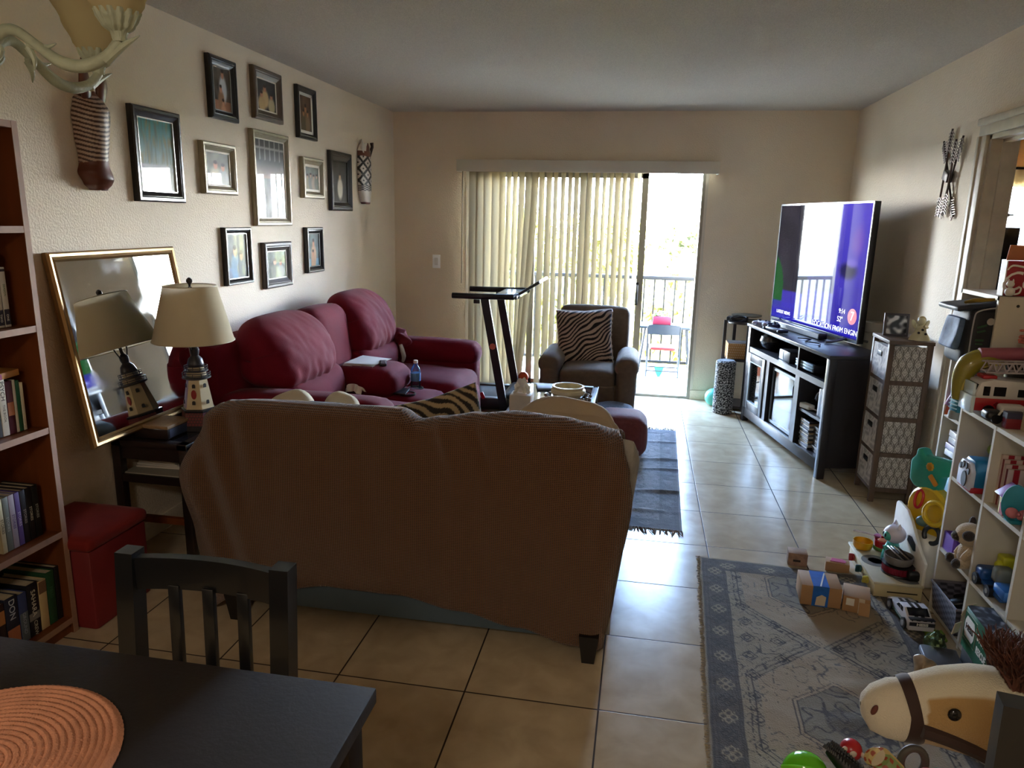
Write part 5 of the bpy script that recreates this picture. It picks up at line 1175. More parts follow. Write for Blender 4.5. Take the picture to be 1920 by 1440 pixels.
for z in ZS:
    if z == 0: obj('shelf', MB().bx(cx0 + .001, cx1, YS[3] - t_, YS[0], .012, .03), M_mel, cb)
    else: obj('shelf', MB().bx(cx0 + .001, cx1, YS[3] - t_, YS[0], z - t_, z), M_mel, cb)
obj('back_panel', MB().bx(cx1 - .004, cx1, YS[3], YS[0], .02, .86), M_mel, cb)

# ---- toys: on the tower shelf
bag = thing('lunch_bag', 'dark insulated lunch bag hanging out of the white tower shelf', 'bag', (1.31, 3.2, 1.02))
M_bag = mat('black_nylon', (20, 22, 28), .6, var=.1)
obj('body', MB().soft((1.330, 3.20, 1.118), (.12, .20, .235), .03, 8, rot=(0, R(4), 0)), M_bag, bag)
mp_ = obj('side_mesh', MB().soft((1.262, 3.215, 1.125), (.035, .15, .13), .016, 8, bulge=(-.012, 0, 0), rot=(0, R(10), 0)), mat('blue_mesh', (84, 108, 146), .7, var=.3, vscale=30), bag); mp_['label'] = 'pale blue mesh pocket'
obj('flap', MB().soft((1.305, 3.21, 1.238), (.16, .20, .022), .010, 8, rot=(0, R(-8), 0)), mat('navy_nylon', (26, 32, 48), .5), bag)
obj('piping', MB().tube([(1.285, 3.094, 1.03), (1.285, 3.094, 1.19), (1.30, 3.094, 1.225), (1.36, 3.094, 1.24)], .003, 6, sm=4), plain((150, 152, 160), .4), bag)
obj('badge', MB().cyl((1.348, 3.101, 1.185), (1.348, 3.097, 1.185), .014, seg=20), plain((160, 156, 150), .5), bag)
obj('print', MB().box((1.32, 3.0995, 1.165), (.035, .002, .008), (0, R(-20), 0)).box((1.32, 3.0995, 1.145), (.03, .002, .007), (0, R(-15), 0)).box((1.318, 3.0995, 1.11), (.03, .002, .008)).box((1.318, 3.0995, 1.095), (.026, .002, .006)).box((1.335, 3.0995, 1.06), (.05, .002, .012)), plain((36, 74, 44), .6), bag)
obj('clip', MB().tube([(1.27, 3.16, 1.252), (1.29, 3.13, 1.262), (1.32, 3.11, 1.268), (1.35, 3.10, 1.272)], [.006, .009, .008, .005], 8, sm=3), plain((170, 140, 60), .3, .6), bag)
rcap = thing('toy_hardhat', 'shiny grey and red toy helmet under the lunch bag', 'toy', (1.385, 3.37, 1.02))
obj('dome', MB().lathe([(.052, 0), (.054, .015), (.048, .032), (.03, .045), (.001, .05)], (1.40, 3.36, 1.021), 24), plain((120, 108, 120), .25), rcap); obj('rim', MB().lathe([(.05, 0), (.06, .003), (.06, .012), (.05, .015)], (1.40, 3.36, 1.021), 24), plain((150, 40, 50), .3), rcap)
rob = thing('toy_robot', 'teal and grey toy robot at the edge of the tower shelf', 'toy', (1.375, 3.31, .735))
obj('body', MB().box((1.372, 3.315, .80), (.05, .06, .07), (0, 0, R(12)), .012), plain((40, 122, 140), .35), rob)
obj('base', MB().cyl((1.372, 3.32, .737), (1.372, 3.32, .772), .036, .032, 20), plain((130, 132, 128), .4), rob)
obj('head', MB().box((1.372, 3.31, .865), (.035, .035, .06), (0, R(10), 0), .008), plain((64, 76, 90), .35), rob)
for k in range(3): obj('stripe', MB().box((1.347, 3.312, .785 + .016 * k), (.004, .055, .005), (0, 0, R(12))), plain((176, 206, 214), .3), rob)
one('pink_folder', MB().box((1.43, 3.395, .835), (.12, .012, .17), (0, R(25), R(10)), .002), plain((176, 128, 170), .5), 'pink folder leaning behind the teal toy robot', 'folder')
one('orange_wedge', MB().prism([(-.03, 0), (.03, 0), (.0, .035)], .05, (1.385, 3.40, .737), (R(90), 0, R(60))), plain((190, 90, 34), .4), 'small orange toy wedge beside the teal toy robot', 'toy')
for k, (lab, c) in enumerate([('white game case topmost in the tower shelf pile', (206, 206, 210)), ('grey game case in the tower shelf pile', (150, 150, 160)), ('patterned lilac case in the tower shelf pile', (150, 140, 176)), ('white case fourth in the tower shelf pile', (200, 200, 206)), ('light blue box at the bottom of the tower shelf pile', (120, 170, 196))]):
    hgt = .016 if k < 4 else .12
    z = .654 - .028 * k if k < 4 else .468
    t = thing('game_case', lab, 'game case', (1.44, 3.27, z), group='cases on the tower shelf')
    obj('case', MB().box((1.445, 3.265, z), (.15 - .01 * (k % 2), .22, hgt + .010), (0, R(3) if k < 4 else 0, R(-4 + 3 * k) if k < 4 else 0), .002), plain(c, .3), t)
# baby activity walker between the two white shelves
aw = thing('activity_toy', 'teal and yellow activity toy standing between the white shelves', 'toy', (1.29, 3.28, 0))
M_teal, M_yel = plain((40, 150, 128), .35), plain((214, 178, 44), .35)
obj('base', MB().soft((1.295, 3.25, .12), (.10, .22, .24), .04, 8), M_white, aw)
obj('yellow_panel', MB().lathe([(.001, -.03), (.10, -.03), (.112, -.02), (.112, .02), (.10, .03), (.001, .03)], (1.305, 3.25, .33), 28, (R(90), 0, R(-65))), M_yel, aw)
obj('teal_panel', MB().prism([(-.12, -.06), (-.09, -.085), (.03, -.085), (.045, 0), (.12, .03), (.12, .085), (-.05, .07), (-.07, .095), (-.10, .09), (-.10, .06), (-.125, .03)], .05, (1.303, 3.255, .50), (R(90), 0, R(-65)), .012), M_teal, aw)
obj('flower', MB().box((1.277, 3.255, .53), (.03, .02, .03), (0, R(45), R(-65)), .004).box((1.277, 3.255, .53), (.03, .02, .03), (0, 0, R(-65)), .004), plain((196, 140, 40), .4), aw)
obj('giraffe_decal', MB().box((1.282, 3.225, .478), (.055, .012, .022), (0, R(40), R(-65)), .005), plain((206, 130, 40), .4), aw)
obj('red_ring', MB().tube([TM((1.255, 3.27, .375), (R(80), 0, R(-65))) @ Vector((.020 * cos(a), .040 * sin(a), 0)) for a in [k * pi / 12 for k in range(24)]], .006, 8, closed=True), plain((190, 40, 50), .35), aw)
obj('yellow_ring', MB().tube([TM((1.285, 3.165, .35), (R(80), 0, R(-60))) @ Vector((.048 * cos(a), .048 * sin(a), 0)) for a in [k * pi / 14 for k in range(28)]], .011, 10, closed=True), M_yel, aw)
obj('grey_knob', MB().ball((1.278, 3.24, .285), (.035, .025, .025), 14, 10), plain((96, 130, 136), .4), aw)
obj('black_ring', MB().tube([TM((1.285, 3.16, .255), (R(80), 0, R(-60))) @ Vector((.036 * cos(a), .036 * sin(a), 0)) for a in [k * pi / 12 for k in range(24)]], .010, 10, closed=True), plain((36, 42, 48), .4), aw)

# ---- on top of the cube shelf
fe = thing('toy_fire_truck', 'red and white toy fire truck with ladder on the cube shelf', 'toy truck', (1.40, 2.88, .868))
M_tred, M_twht = plain((160, 26, 36), .3), plain((206, 202, 200), .35)
obj('lower_body', MB().bx(1.225, 1.52, 2.84, 2.94, .885, .935, .006), M_tred, fe)
obj('cab', MB().prism([(0, .0), (.20, .0), (.20, .065), (.05, .072), (.012, .06), (0, .02)], .096, (1.228, 2.89, .932), (R(90), 0, 0), .004), M_twht, fe)
obj('rear_body', MB().bx(1.43, 1.52, 2.842, 2.938, .93, .985, .004), M_tred, fe)
obj('front_grille', MB().bx(1.213, 1.228, 2.838, 2.942, .876, .94, .004).bx(1.219, 1.23, 2.85, 2.93, .94, .985, .004), plain((206, 222, 228), .2), fe)
obj('windscreen', MB().box((1.235, 2.89, .972), (.006, .075, .022), (0, R(12), 0)), plain((24, 24, 30), .15), fe)
for a, b, c_ in ((1.25, 1.272, .978), (1.285, 1.325, .978), (1.365, 1.405, .972)): obj('side_window', MB().bx(a, b, 2.8405, 2.843, .944, c_), plain((24, 24, 30), .15), fe)
obj('light_bar', MB().soft((1.275, 2.89, 1.008), (.05, .06, .016), .007, 6), M_tred, fe)
ld = MB()
for y in (2.865, 2.915):
    for z in (1.025, 1.06): ld.cyl((1.26, y, z), (1.55, y, z + .008), .0035, seg=6)
    for k in range(9): ld.cyl((1.262 + k * .032, y, 1.026), (1.278 + k * .032, y, 1.064), .0026, seg=6).cyl((1.278 + k * .032, y, 1.064), (1.294 + k * .032, y, 1.026), .0026, seg=6)
for k in range(10): ld.cyl((1.265 + k * .031, 2.865, 1.027), (1.265 + k * .031, 2.915, 1.027), .003, seg=6)
obj('ladder', ld, plain((170, 160, 166), .4), fe); obj('turntable', MB().cyl((1.46, 2.89, .985), (1.46, 2.89, 1.03), .022, seg=16), M_black, fe)
for x in (1.275, 1.47):
    for y in (2.843, 2.937):
        w_ = obj('wheel', MB().cyl((x, y - .01, .889), (x, y + .01, .889), .0205, seg=20), M_black, fe); obj('hub', MB().cyl((x, y - .012, .889), (x, y + .012, .889), .009, seg=12), M_alu, w_)
obj('emblem', MB().prism([(-.012, 0), (0, -.012), (.012, 0), (0, .012)], .002, (1.30, 2.8395, .912), (R(90), 0, 0)), plain((120, 16, 26), .3), fe)
hm = thing('toy_helmet', 'olive gold curved toy helmet behind the toy fire truck', 'toy', (1.30, 2.965, .868))
obj('shell', MB().tube([(1.222, 2.968, .90), (1.222, 2.966, .98), (1.242, 2.965, 1.035), (1.29, 2.962, 1.062), (1.36, 2.96, 1.07)], [.024, .034, .042, .040, .024], 14, sm=5), mat('olive_gold', (140, 130, 44), .25, coat=.5), hm); obj('trim', MB().tube([(1.218, 2.94, .92), (1.222, 2.936, .98), (1.245, 2.934, 1.02), (1.30, 2.932, 1.04), (1.36, 2.936, 1.05)], .004, 6, sm=4), plain((196, 180, 90), .3), hm)
one('pink_roll', MB().cyl((1.262, 2.95, 1.078), (1.42, 2.945, 1.088), .0245, seg=24), plain((150, 80, 96), .5), 'dusty pink cardboard tube lying above the toy fire truck', 'tube')
one('shelf_book_pile', MB().bx(1.37, 1.52, 2.95, 2.98, .868, 1.052, .003), M_black, 'black upright case under the pink tube on the cube shelf', 'case')
gp = thing('green_plush', 'pale green plush toy at the right edge on the cube shelf', 'plush toy', (1.43, 2.77, .868))
M_gplush = mat('green_plush', (128, 158, 112), .95, bump=.4, bscale=300, sheen=.4)
obj('body', MB().ball((1.45, 2.77, 1.0), (.045, .045, .135), 16, 12, (0, R(8), 0)), M_gplush, gp); obj('head', MB().ball((1.435, 2.765, 1.15), (.05, .045, .035), 16, 12), M_gplush, gp)
cr_ = MB()
for k in range(34): 
    a, z = rnd(0, 6.28), rnd(0, .05); cr_.tube([(1.46 + .01 * cos(a), 2.93, 1.08), (1.45 + .045 * cos(a), 2.93 + .03 * sin(a), 1.12 + z), (1.44 + .06 * cos(a + .6), 2.93 + .04 * sin(a + .6), 1.13 + z)], .005, 5, sm=3)
one('coral_yarn', cr_, plain((190, 110, 96), .8), 'bundle of coral pink ribbons above the green plush', 'ribbon bundle')
bc = thing('black_toy_car', 'black and white toy police car in front of the fire truck', 'toy car', (1.30, 2.745, .868))
obj('body', MB().soft((1.30, 2.755, .894), (.15, .06, .035), .014, 8), M_black, bc); obj('cabin', MB().soft((1.31, 2.755, .92), (.08, .05, .03), .012, 6), M_twht, bc); obj('stripe', MB().box((1.262, 2.7245, .905), (.006, .004, .04), (0, R(25), 0)), M_white, bc)
for x in (1.255, 1.345):
    for y in (2.727, 2.783): obj('wheel', MB().cyl((x, y - .006, .885), (x, y + .006, .885), .0165, seg=16), M_black, bc)
dbx = thing('small_red_box', 'small dark red and navy box on the front edge of the cube shelf', 'box', (1.285, 2.68, .868))
obj('carton', MB().bx(1.258, 1.312, 2.66, 2.69, .869, .925, .002), plain((120, 28, 40), .5), dbx); obj('label', MB().bx(1.257, 1.313, 2.659, 2.691, .905, .926), plain((44, 44, 70), .5), dbx)
cmb = thing('cream_box', 'cream box printed with black sketches at the right edge', 'box', (1.34, 2.62, .868))
def sketch(u, v): return (48, 42, 40) if abs(nz(u * 6, v * 7, 2)) < .035 and nz(u * 3, v * 3, 9) > -.1 else (206, 198, 170)
obj('carton', MB().grid(lambda u, v: (lerp(1.305, 1.42, u), 2.60, lerp(.869, .96, v)), 46, 40, sketch).grid(lambda u, v: (1.305, lerp(2.66, 2.60, u), lerp(.869, .96, v)), 30, 40, sketch).grid(lambda u, v: (lerp(1.305, 1.42, u), lerp(2.60, 2.66, v), .96), 30, 16, sketch).grid(lambda u, v: (lerp(1.305, 1.42, u), 2.66, lerp(.869, .96, v)), 2, 2, sketch, flip=True).grid(lambda u, v: (1.42, lerp(2.60, 2.66, u), lerp(.869, .96, v)), 2, 2, sketch), bpy.data.materials['painted_wood'], cmb)
# ---- on top of the tower shelf
cc = thing('cola_carton', 'red cola carton with white script on top of the tower shelf', 'carton', (1.50, 3.2, 1.285))
M_cred = plain((150, 14, 34), .4)
obj('carton', MB().bx(1.385, 1.60, 3.13, 3.17, 1.2855, 1.42, .003), M_cred, cc); obj('top_flap', MB().box((1.49, 3.16, 1.45), (.19, .004, .06), (R(14), 0, 0)), plain((186, 120, 80), .7), cc); obj('edge', MB().bx(1.383, 1.387, 3.127, 3.172, 1.2855, 1.421), plain((206, 196, 186), .5), cc)
text('lettering', 'Cola', .105, M_white, cc, None, basis((1.462, 3.1292, 1.345), (1, 0, .18), (0, 0, 1)), shear=.35, depth=.0004)
obj('swash', MB().tube([(1.39, 3.129, 1.385), (1.405, 3.1285, 1.402), (1.44, 3.1285, 1.398), (1.48, 3.1285, 1.388), (1.52, 3.1285, 1.395)], [.002, .004, .004, .003, .002], 6, sm=4), M_white, cc)
cfig = thing('cat_figurine', 'small white cat figurine in front of the red cola carton', 'figurine', (1.375, 3.112, 1.285))
obj('body', MB().ball((1.40, 3.108, 1.303), (.018, .016, .018), 14, 10), M_white, cfig); obj('head', MB().ball((1.396, 3.103, 1.333), (.014, .013, .013), 14, 10), M_white, cfig)
obj('ear', MB().lathe([(.005, 0), (.001, .010)], (1.388, 3.103, 1.343), 6), M_white, cfig); obj('ear', MB().lathe([(.005, 0), (.001, .010)], (1.404, 3.103, 1.343), 6), M_white, cfig)
obj('tail', MB().tube([(1.415, 3.108, 1.293), (1.432, 3.105, 1.30), (1.436, 3.105, 1.318), (1.426, 3.105, 1.322)], .0035, 6, sm=4), M_white, cfig)

# ---- cubby contents
pc = thing('toy_pet_carrier', 'blue and white toy pet carrier with paw shaped holes in the upper cubby', 'toy', (1.29, 2.82, .588))
obj('shell', MB().prism([(-.056, 0), (.056, 0), (.056, .075), (.036, .105), (-.036, .105), (-.056, .075)], .15, (1.313, 2.822, .605), (R(90), 0, R(90)), .012), plain((30, 112, 160), .35), pc)
obj('base', MB().bx(1.228, 1.392, 2.764, 2.880, .589, .612, .006), plain((170, 30, 44), .35), pc)
obj('front_gate', MB().prism([(-.055, 0), (.055, 0), (.055, .07), (.035, .10), (-.035, .10), (-.055, .07)], .02, (1.232, 2.822, .598), (R(90), 0, R(90)), .006), plain((196, 198, 214), .35), pc)
hp = MB()
hp.lathe([(.001, 0), (.030, 0), (.030, .004), (.001, .004)], (1.2215, 2.81, .632), 18, (0, R(-90), 0), (1.0, .65, 1))
for dy, dz in ((.034, .045), (.013, .056), (-.012, .056), (-.032, .040)): hp.lathe([(.001, 0), (.012, 0), (.012, .004), (.001, .004)], (1.2215, 2.815 + dy, .628 + dz), 12, (0, R(-90), 0), (1.0, .65, 1))
obj('paw_holes', hp, plain((40, 38, 46), .5), pc); obj('side_window', MB().bx(1.285, 1.325, 2.7645, 2.767, .63, .69), plain((34, 44, 56), .3), pc)
td = thing('green_dinosaur', 'lime green toy dinosaur standing on the pet carrier', 'toy', (1.37, 2.83, .712))
obj('body', MB().soft((1.36, 2.83, .735), (.13, .05, .042), .018, 8, rot=(0, R(8), 0)), plain((112, 140, 30), .45), td); obj('tail', MB().tube([(1.42, 2.83, .739), (1.46, 2.84, .743), (1.48, 2.85, .747)], [.018, .010, .003], 8), plain((112, 140, 30), .45), td); obj('eye', MB().ball((1.335, 2.8035, .745), .008, 8, 6), M_black, td)
one('white_ball', MB().ball((1.47, 2.77, .613), .024, 16, 12), M_white, 'small white ball at the back of the upper cubby', 'ball')
for k in range(4):
    t = thing('striped_book', 'tall book with red and white striped cover in the upper cubby beyond the divider', 'book', (1.34, 2.685 - .017 * k, .588), group='striped books')
    def stp(u, v, k=k): return (150, 26, 40) if int(u * 7) % 2 else (206, 184, 176)
    obj('cover', MB().grid(lambda u, v: (lerp(1.275, 1.41, u), 2.678 - .017 * k, lerp(.5895, .77 - .012 * k, v)), 48, 6, stp).grid(lambda u, v: (lerp(1.275, 1.41, u), 2.690 - .017 * k, lerp(.5895, .77 - .012 * k, v)), 6, 2, stp, flip=True).grid(lambda u, v: (1.275, lerp(2.690 - .017 * k, 2.678 - .017 * k, u), lerp(.5895, .77 - .012 * k, v)), 1, 6, lambda u, v: (120, 24, 34) if k % 2 else (200, 180, 170)).grid(lambda u, v: (lerp(1.275, 1.41, u), lerp(2.678 - .017 * k, 2.690 - .017 * k, v), .77 - .012 * k), 4, 1, lambda u, v: (200, 186, 166)), bpy.data.materials['painted_wood'], t)
dh = thing('doll_house', 'small yellow toy house with purple roof in the upper cubby', 'toy house', (1.28, 2.57, .588))
obj('walls', MB().bx(1.25, 1.31, 2.545, 2.60, .589, .66, .003), plain((206, 186, 96), .4), dh); obj('roof', MB().prism([(-.05, 0), (.05, 0), (0, .04)], .065, (1.28, 2.572, .66), (R(90), 0, 0), .003), plain((140, 90, 170), .4), dh); obj('door', MB().bx(1.248, 1.251, 2.56, 2.585, .59, .63), plain((170, 60, 70), .4), dh)
hmr = thing('toy_mirror', 'teal oval toy mirror with pink bow leaning in the upper cubby', 'toy', (1.275, 2.52, .588))
obj('frame', MB().lathe([(.03, -.008), (.052, -.006), (.052, .006), (.03, .008)], (1.255, 2.505, .655), 28, (R(90), 0, R(-25)), (.75, 1.25, 1)), plain((36, 132, 150), .35), hmr); obj('glass', MB().lathe([(.001, -.002), (.034, -.002), (.034, .002), (.001, .002)], (1.255, 2.505, .655), 28, (R(90), 0, R(-25)), (.75, 1.25, 1)), plain((196, 200, 206), .15), hmr)
obj('bow', MB().ball((1.24, 2.485, .63), (.022, .01, .018), 12, 8, (0, R(30), 0)).ball((1.275, 2.485, .625), (.022, .01, .018), 12, 8, (0, R(-30), 0)).ball((1.257, 2.483, .628), (.009, .01, .009), 10, 8), plain((186, 110, 116), .5), hmr); obj('stand', MB().box((1.265, 2.51, .596), (.05, .05, .014), bev=.004), plain((36, 132, 150), .35), hmr)
pbx = thing('purple_box', 'purple open box of shiny trinkets in the middle cubby', 'box', (1.32, 2.92, .288))
obj('box', MB().bx(1.250, 1.42, 2.875, 2.965, .289, .292).bx(1.250, 1.254, 2.875, 2.965, .292, .36).bx(1.416, 1.42, 2.875, 2.965, .292, .36).bx(1.254, 1.416, 2.875, 2.879, .292, .36).bx(1.254, 1.416, 2.961, 2.965, .292, .36), plain((110, 72, 176), .45), pbx)
tk = MB()
for k in range(40): tk.ball((rnd(1.27, 1.40), rnd(2.89, 2.95), rnd(.345, .372)), (.009, .006, .004), 7, 5, (rnd(0, 3), rnd(0, 3), 0))
obj('trinkets', tk, mat('silver_trinket', (176, 170, 190), .2, metal=.7), pbx)['kind'] = 'stuff'
pl_ = thing('plush_pug', 'cream plush dog with dark eye patches sitting in the middle cubby', 'plush toy', (1.27, 2.78, .288))
M_cplush = mat('cream_plush', (190, 170, 142), .95, bump=.5, bscale=260, sheen=.4); M_dplush = mat('dark_plush', (52, 42, 38), .95, bump=.5, bscale=260, sheen=.3)
obj('body', MB().ball((1.275, 2.785, .338), (.045, .042, .055), 20, 14), M_cplush, pl_); obj('head', MB().ball((1.262, 2.785, .415), (.048, .048, .045), 22, 16), M_cplush, pl_)
obj('muzzle', MB().ball((1.222, 2.79, .405), (.02, .024, .019), 14, 10), M_dplush, pl_); obj('eye_patch', MB().ball((1.243, 2.748, .424), (.022, .018, .02), 14, 10), M_dplush, pl_)
for y in (2.752, 2.82): obj('ear', MB().ball((1.28, y, .455), (.012, .014, .02), 12, 8), M_dplush, pl_)
for y in (2.76, 2.815):
    lg = obj('leg', MB().tube([(1.27, y, .315), (1.245, y, .306), (1.225, y - .004, .306)], [.022, .019, .017], 12), M_cplush, pl_); obj('paw', MB().ball((1.218, y - .005, .308), (.016, .019, .019), 12, 8), M_dplush, lg)
    obj('arm', MB().tube([(1.262, y - .012, .365), (1.242, y - .016, .345), (1.236, y - .012, .33)], [.016, .014, .012], 10), M_cplush, pl_)
bt = thing('blue_toy_truck', 'blue toy truck with yellow load in the lower right cubby', 'toy truck', (1.30, 2.58, .288))
M_tb = plain((34, 78, 140), .35)
obj('hood', MB().soft((1.285, 2.655, .335), (.07, .06, .045), .014, 8), M_tb, bt); obj('chassis', MB().bx(1.255, 1.33, 2.49, 2.68, .304, .318, .003), M_tb, bt); obj('bed', MB().box((1.29, 2.51, .335), (.07, .08, .035), bev=.006), plain((40, 100, 170), .3), bt); obj('cabin', MB().soft((1.30, 2.59, .36), (.06, .05, .06), .016, 8), plain((110, 116, 110), .4), bt)
for x in (1.252, 1.328):
    for y in (2.655, 2.56): w_ = obj('wheel', MB().cyl((x - .010, y, .3105), (x + .010, y, .3105), .0215, seg=20), M_black, bt); obj('hub', MB().cyl((x - .0115, y, .3105), (x + .0115, y, .3105), .009, seg=14), M_alu, w_)
yl = thing('yellow_block_toy', 'yellow toy block perched above the blue truck', 'toy', (1.34, 2.66, .36)); obj('block', MB().soft((1.335, 2.65, .385), (.05, .05, .05), .01, 6), plain((190, 190, 40), .4), yl); obj('knob', MB().ball((1.31, 2.64, .375), .018, 12, 8), plain((190, 190, 40), .4), yl)
bkt = thing('woven_basket', 'dark woven basket of black odds and ends in the bottom cubby', 'basket', (1.28, 2.84, .03))
def bw(u, v): return (96, 92, 104) if (int(u * 40) + int(v * 9)) % 2 else (46, 44, 54)
def bas(u, v):
    a = u * 4; k = int(a) % 4; q = a - int(a); P = [(1.23, 2.718), (1.50, 2.718), (1.50, 2.955), (1.23, 2.955)]; A, B = P[k], P[(k + 1) % 4]
    s = lerp(.9, 1, v); x, y = lerp(A[0], B[0], q), lerp(A[1], B[1], q)
    return (1.35 + (x - 1.35) * s, 2.835 + (y - 2.835) * s, .031 + .112 * v)
obj('basket', MB().grid(bas, 160, 18, bw, wrapu=True), bpy.data.materials['dyed_fabric'], bkt)
oe = MB()
for k in range(16): oe.soft((rnd(1.28, 1.45), rnd(2.76, 2.91), rnd(.09, .125)), (rnd(.04, .08), rnd(.03, .07), .03), .01, 4, rot=(rnd(-.4, .4), rnd(-.4, .4), rnd(0, 3)))
obj('odds_and_ends', oe, M_black, bkt)['kind'] = 'stuff'; obj('rim', MB().tube([(1.23, 2.718, .144), (1.50, 2.718, .144), (1.50, 2.955, .144), (1.23, 2.955, .144)], .006, 8, closed=True), plain((110, 104, 112), .7), bkt)
wb_ = thing('white_basin', 'white plastic basin with dark contents in the bottom right cubby', 'basin', (1.36, 2.57, .03))
obj('basin', MB().lathe([(.08, 0), (.11, .12), (.12, .125), (.12, .132), (.108, .13), (.08, .01), (.001, .008)], (1.40, 2.558, .031), 32), M_white, wb_); obj('contents', MB().ball((1.40, 2.558, .12), (.095, .095, .03), 18, 10), M_bag, wb_)

# ================================================================= toy stove and things on it
sv = thing('toy_stove', 'cream wooden toy cooktop with coloured knobs on the floor by the cube shelf', 'toy stove', (1.15, 3.22, 0))
M_birch = mat('toy_birch', (206, 192, 150), .5, var=.08, vscale=12)
obj('body', MB().bx(1.048, 1.238, 3.045, 3.43, 0, .062, .003), M_birch, sv); obj('top', MB().bx(1.04, 1.24, 3.035, 3.44, .062, .074, .004), plain((206, 200, 176), .45), sv)
bsx = 1.225
obj('backsplash', MB().prism([(0, 0), (.40, 0), (.40, .10), (.33, .13), (.2, .21), (.14, .235), (.02, .235), (0, .22)][::1], .014, (bsx + .006, 3.435, .074), (R(90), 0, R(-90)), .004), M_white, sv)
obj('backsplash_slot', MB().prism([(-.05, -.012), (.03, -.03), (.06, -.02), (.05, .01), (0, .025), (-.04, .015)], .016, (bsx + .006, 3.20, .20), (R(90), R(0), R(-90)), .003), plain((30, 30, 40)), sv)
for k, (y, c) in enumerate(((3.35, (150, 26, 36)), (3.235, (28, 70, 76)), (3.13, (200, 190, 90)))): obj('knob', MB().box((1.034, y, .035), (.022, .012, .034), (R(15 * (k - 1)), 0, 0), .004).cyl((1.046, y, .035), (1.038, y, .035), .016, seg=16), plain(c, .35), sv)
for (x, y) in ((1.105, 3.245), (1.19, 3.10)):
    bn = obj('burner', MB().lathe([(.058, 0), (.058, .0012), (.03, .0012), (.03, 0)], (x, y, .0742), 30), plain((118, 118, 114), .5), sv)
obj('side_slot', MB().bx(1.10, 1.22, 3.0435, 3.0455, .026, .031), plain((40, 32, 26)), sv)
def bowl_p(r, h): return [(.001, .003), (r * .85, .003), (r, h * .4), (r, h), (r * .93, h), (r * .9, h * .4), (r * .8, .008), (.001, .007)]
one('yellow_bowl', MB().lathe(bowl_p(.043, .038), (1.085, 3.375, .0745), 26), plain((206, 150, 20), .35), 'round yellow toy bowl on the corner of the toy stove', 'toy bowl', loc=(1.085, 3.375, .0745))
rbw = thing('red_toy_pot', 'red toy pot with a wooden spoon on the toy stove', 'toy pot', (1.185, 3.375, .0745)); obj('pot', MB().lathe(bowl_p(.042, .05), (1.175, 3.375, .075), 26), plain((176, 30, 40), .35), rbw); obj('food', MB().ball((1.165, 3.365, .125), (.022, .018, .008), 12, 8), plain((206, 120, 90), .5), rbw); obj('green_ring', MB().lathe([(.044, .004), (.046, .008), (.046, .016), (.044, .02)], (1.175, 3.375, .075), 24), plain((90, 130, 60), .4), rbw)
spn = thing('toy_spoon', 'pale toy spoon with pink end lying across the red pot', 'toy spoon', (1.13, 3.42, .12)); obj('handle', MB().tube([(1.165, 3.39, .127), (1.12, 3.42, .13), (1.06, 3.45, .128)], .0045, 8, sm=3), plain((206, 200, 210), .4), spn); obj('end', MB().ball((1.152, 3.398, .133), (.016, .012, .010), 12, 8), plain((176, 110, 160), .4), spn)
pan = thing('toy_pan', 'grey toy pan full of metal lids on the black pot', 'toy pan', (1.17, 3.15, .12)); obj('pan', MB().lathe(bowl_p(.058, .04), (1.165, 3.15, .1165), 30), plain((120, 116, 112), .4), pan)
for k in range(4): obj('lid', MB().box((1.15 + .014 * k, 3.155, .160), (.006, .075, .05), (0, R(-50), R(8)), .001), plain([(150, 140, 130), (60, 56, 56)][k % 2], .3, .3), pan)
pot = thing('pleated_pot', 'dark pot with a red pleated side under the grey toy pan', 'toy pot', (1.17, 3.15, .0745))
def ple(u, v): r = interp(v, [(0, .056), (.2, .062), (1, .064)]) + .0022 * sin(u * 2 * pi * 56); return (1.168 + r * cos(2 * pi * u), 3.148 + r * sin(2 * pi * u), .0755 + .038 * v)
obj('side', MB().grid(ple, 336, 4, wrapu=True), plain((130, 26, 50), .5), pot); obj('rim', MB().lathe([(.001, 0), (.066, 0), (.068, .004), (.066, .008)], (1.168, 3.148, .0745), 30), M_black, pot); obj('lid', MB().lathe([(.066, .0), (.066, .003), (.001, .003)], (1.168, 3.148, .1135), 30), M_black, pot); obj('handle', MB().soft((1.205, 3.075, .098), (.05, .035, .04), .012, 6), M_black, pot)
kt = thing('toy_cat', 'white toy cat in a teal dress on the back of the toy stove', 'toy cat', (1.20, 3.27, .0745))
M_tealc = plain((70, 166, 150), .4)
obj('head', MB().ball((1.193, 3.26, .205), (.046, .044, .042), 24, 16), plain((206, 200, 214), .35), kt); obj('dress', MB().lathe([(.03, 0), (.042, .004), (.036, .05), (.024, .085), (.001, .09)], (1.192, 3.265, .0755), 24), M_tealc, kt)
for y in (3.235, 3.288): obj('ear', MB().lathe([(.013, 0), (.001, .024)], (1.20, y, .238), 10), plain((206, 200, 214), .35), kt)
obj('face_patch', MB().ball((1.163, 3.25, .20), (.019, .026, .024), 16, 12), M_tealc, kt)
for y in (3.240, 3.262): obj('eye', MB().ball((1.147, y, .204), (.004, .007, .009), 10, 8), M_black, kt)
obj('arm', MB().tube([(1.175, 3.24, .15), (1.155, 3.235, .14), (1.15, 3.24, .155)], .008, 8, sm=3), M_tealc, kt); obj('leg', MB().tube([(1.175, 3.245, .09), (1.15, 3.235, .084)], .011, 8), plain((30, 90, 140), .4), kt); obj('whisker', MB().cyl((1.193, 3.26, .246), (1.193, 3.26, .268), .0015, seg=6), M_white, kt)

kt.location.x -= .018; pl_.location.z += .006
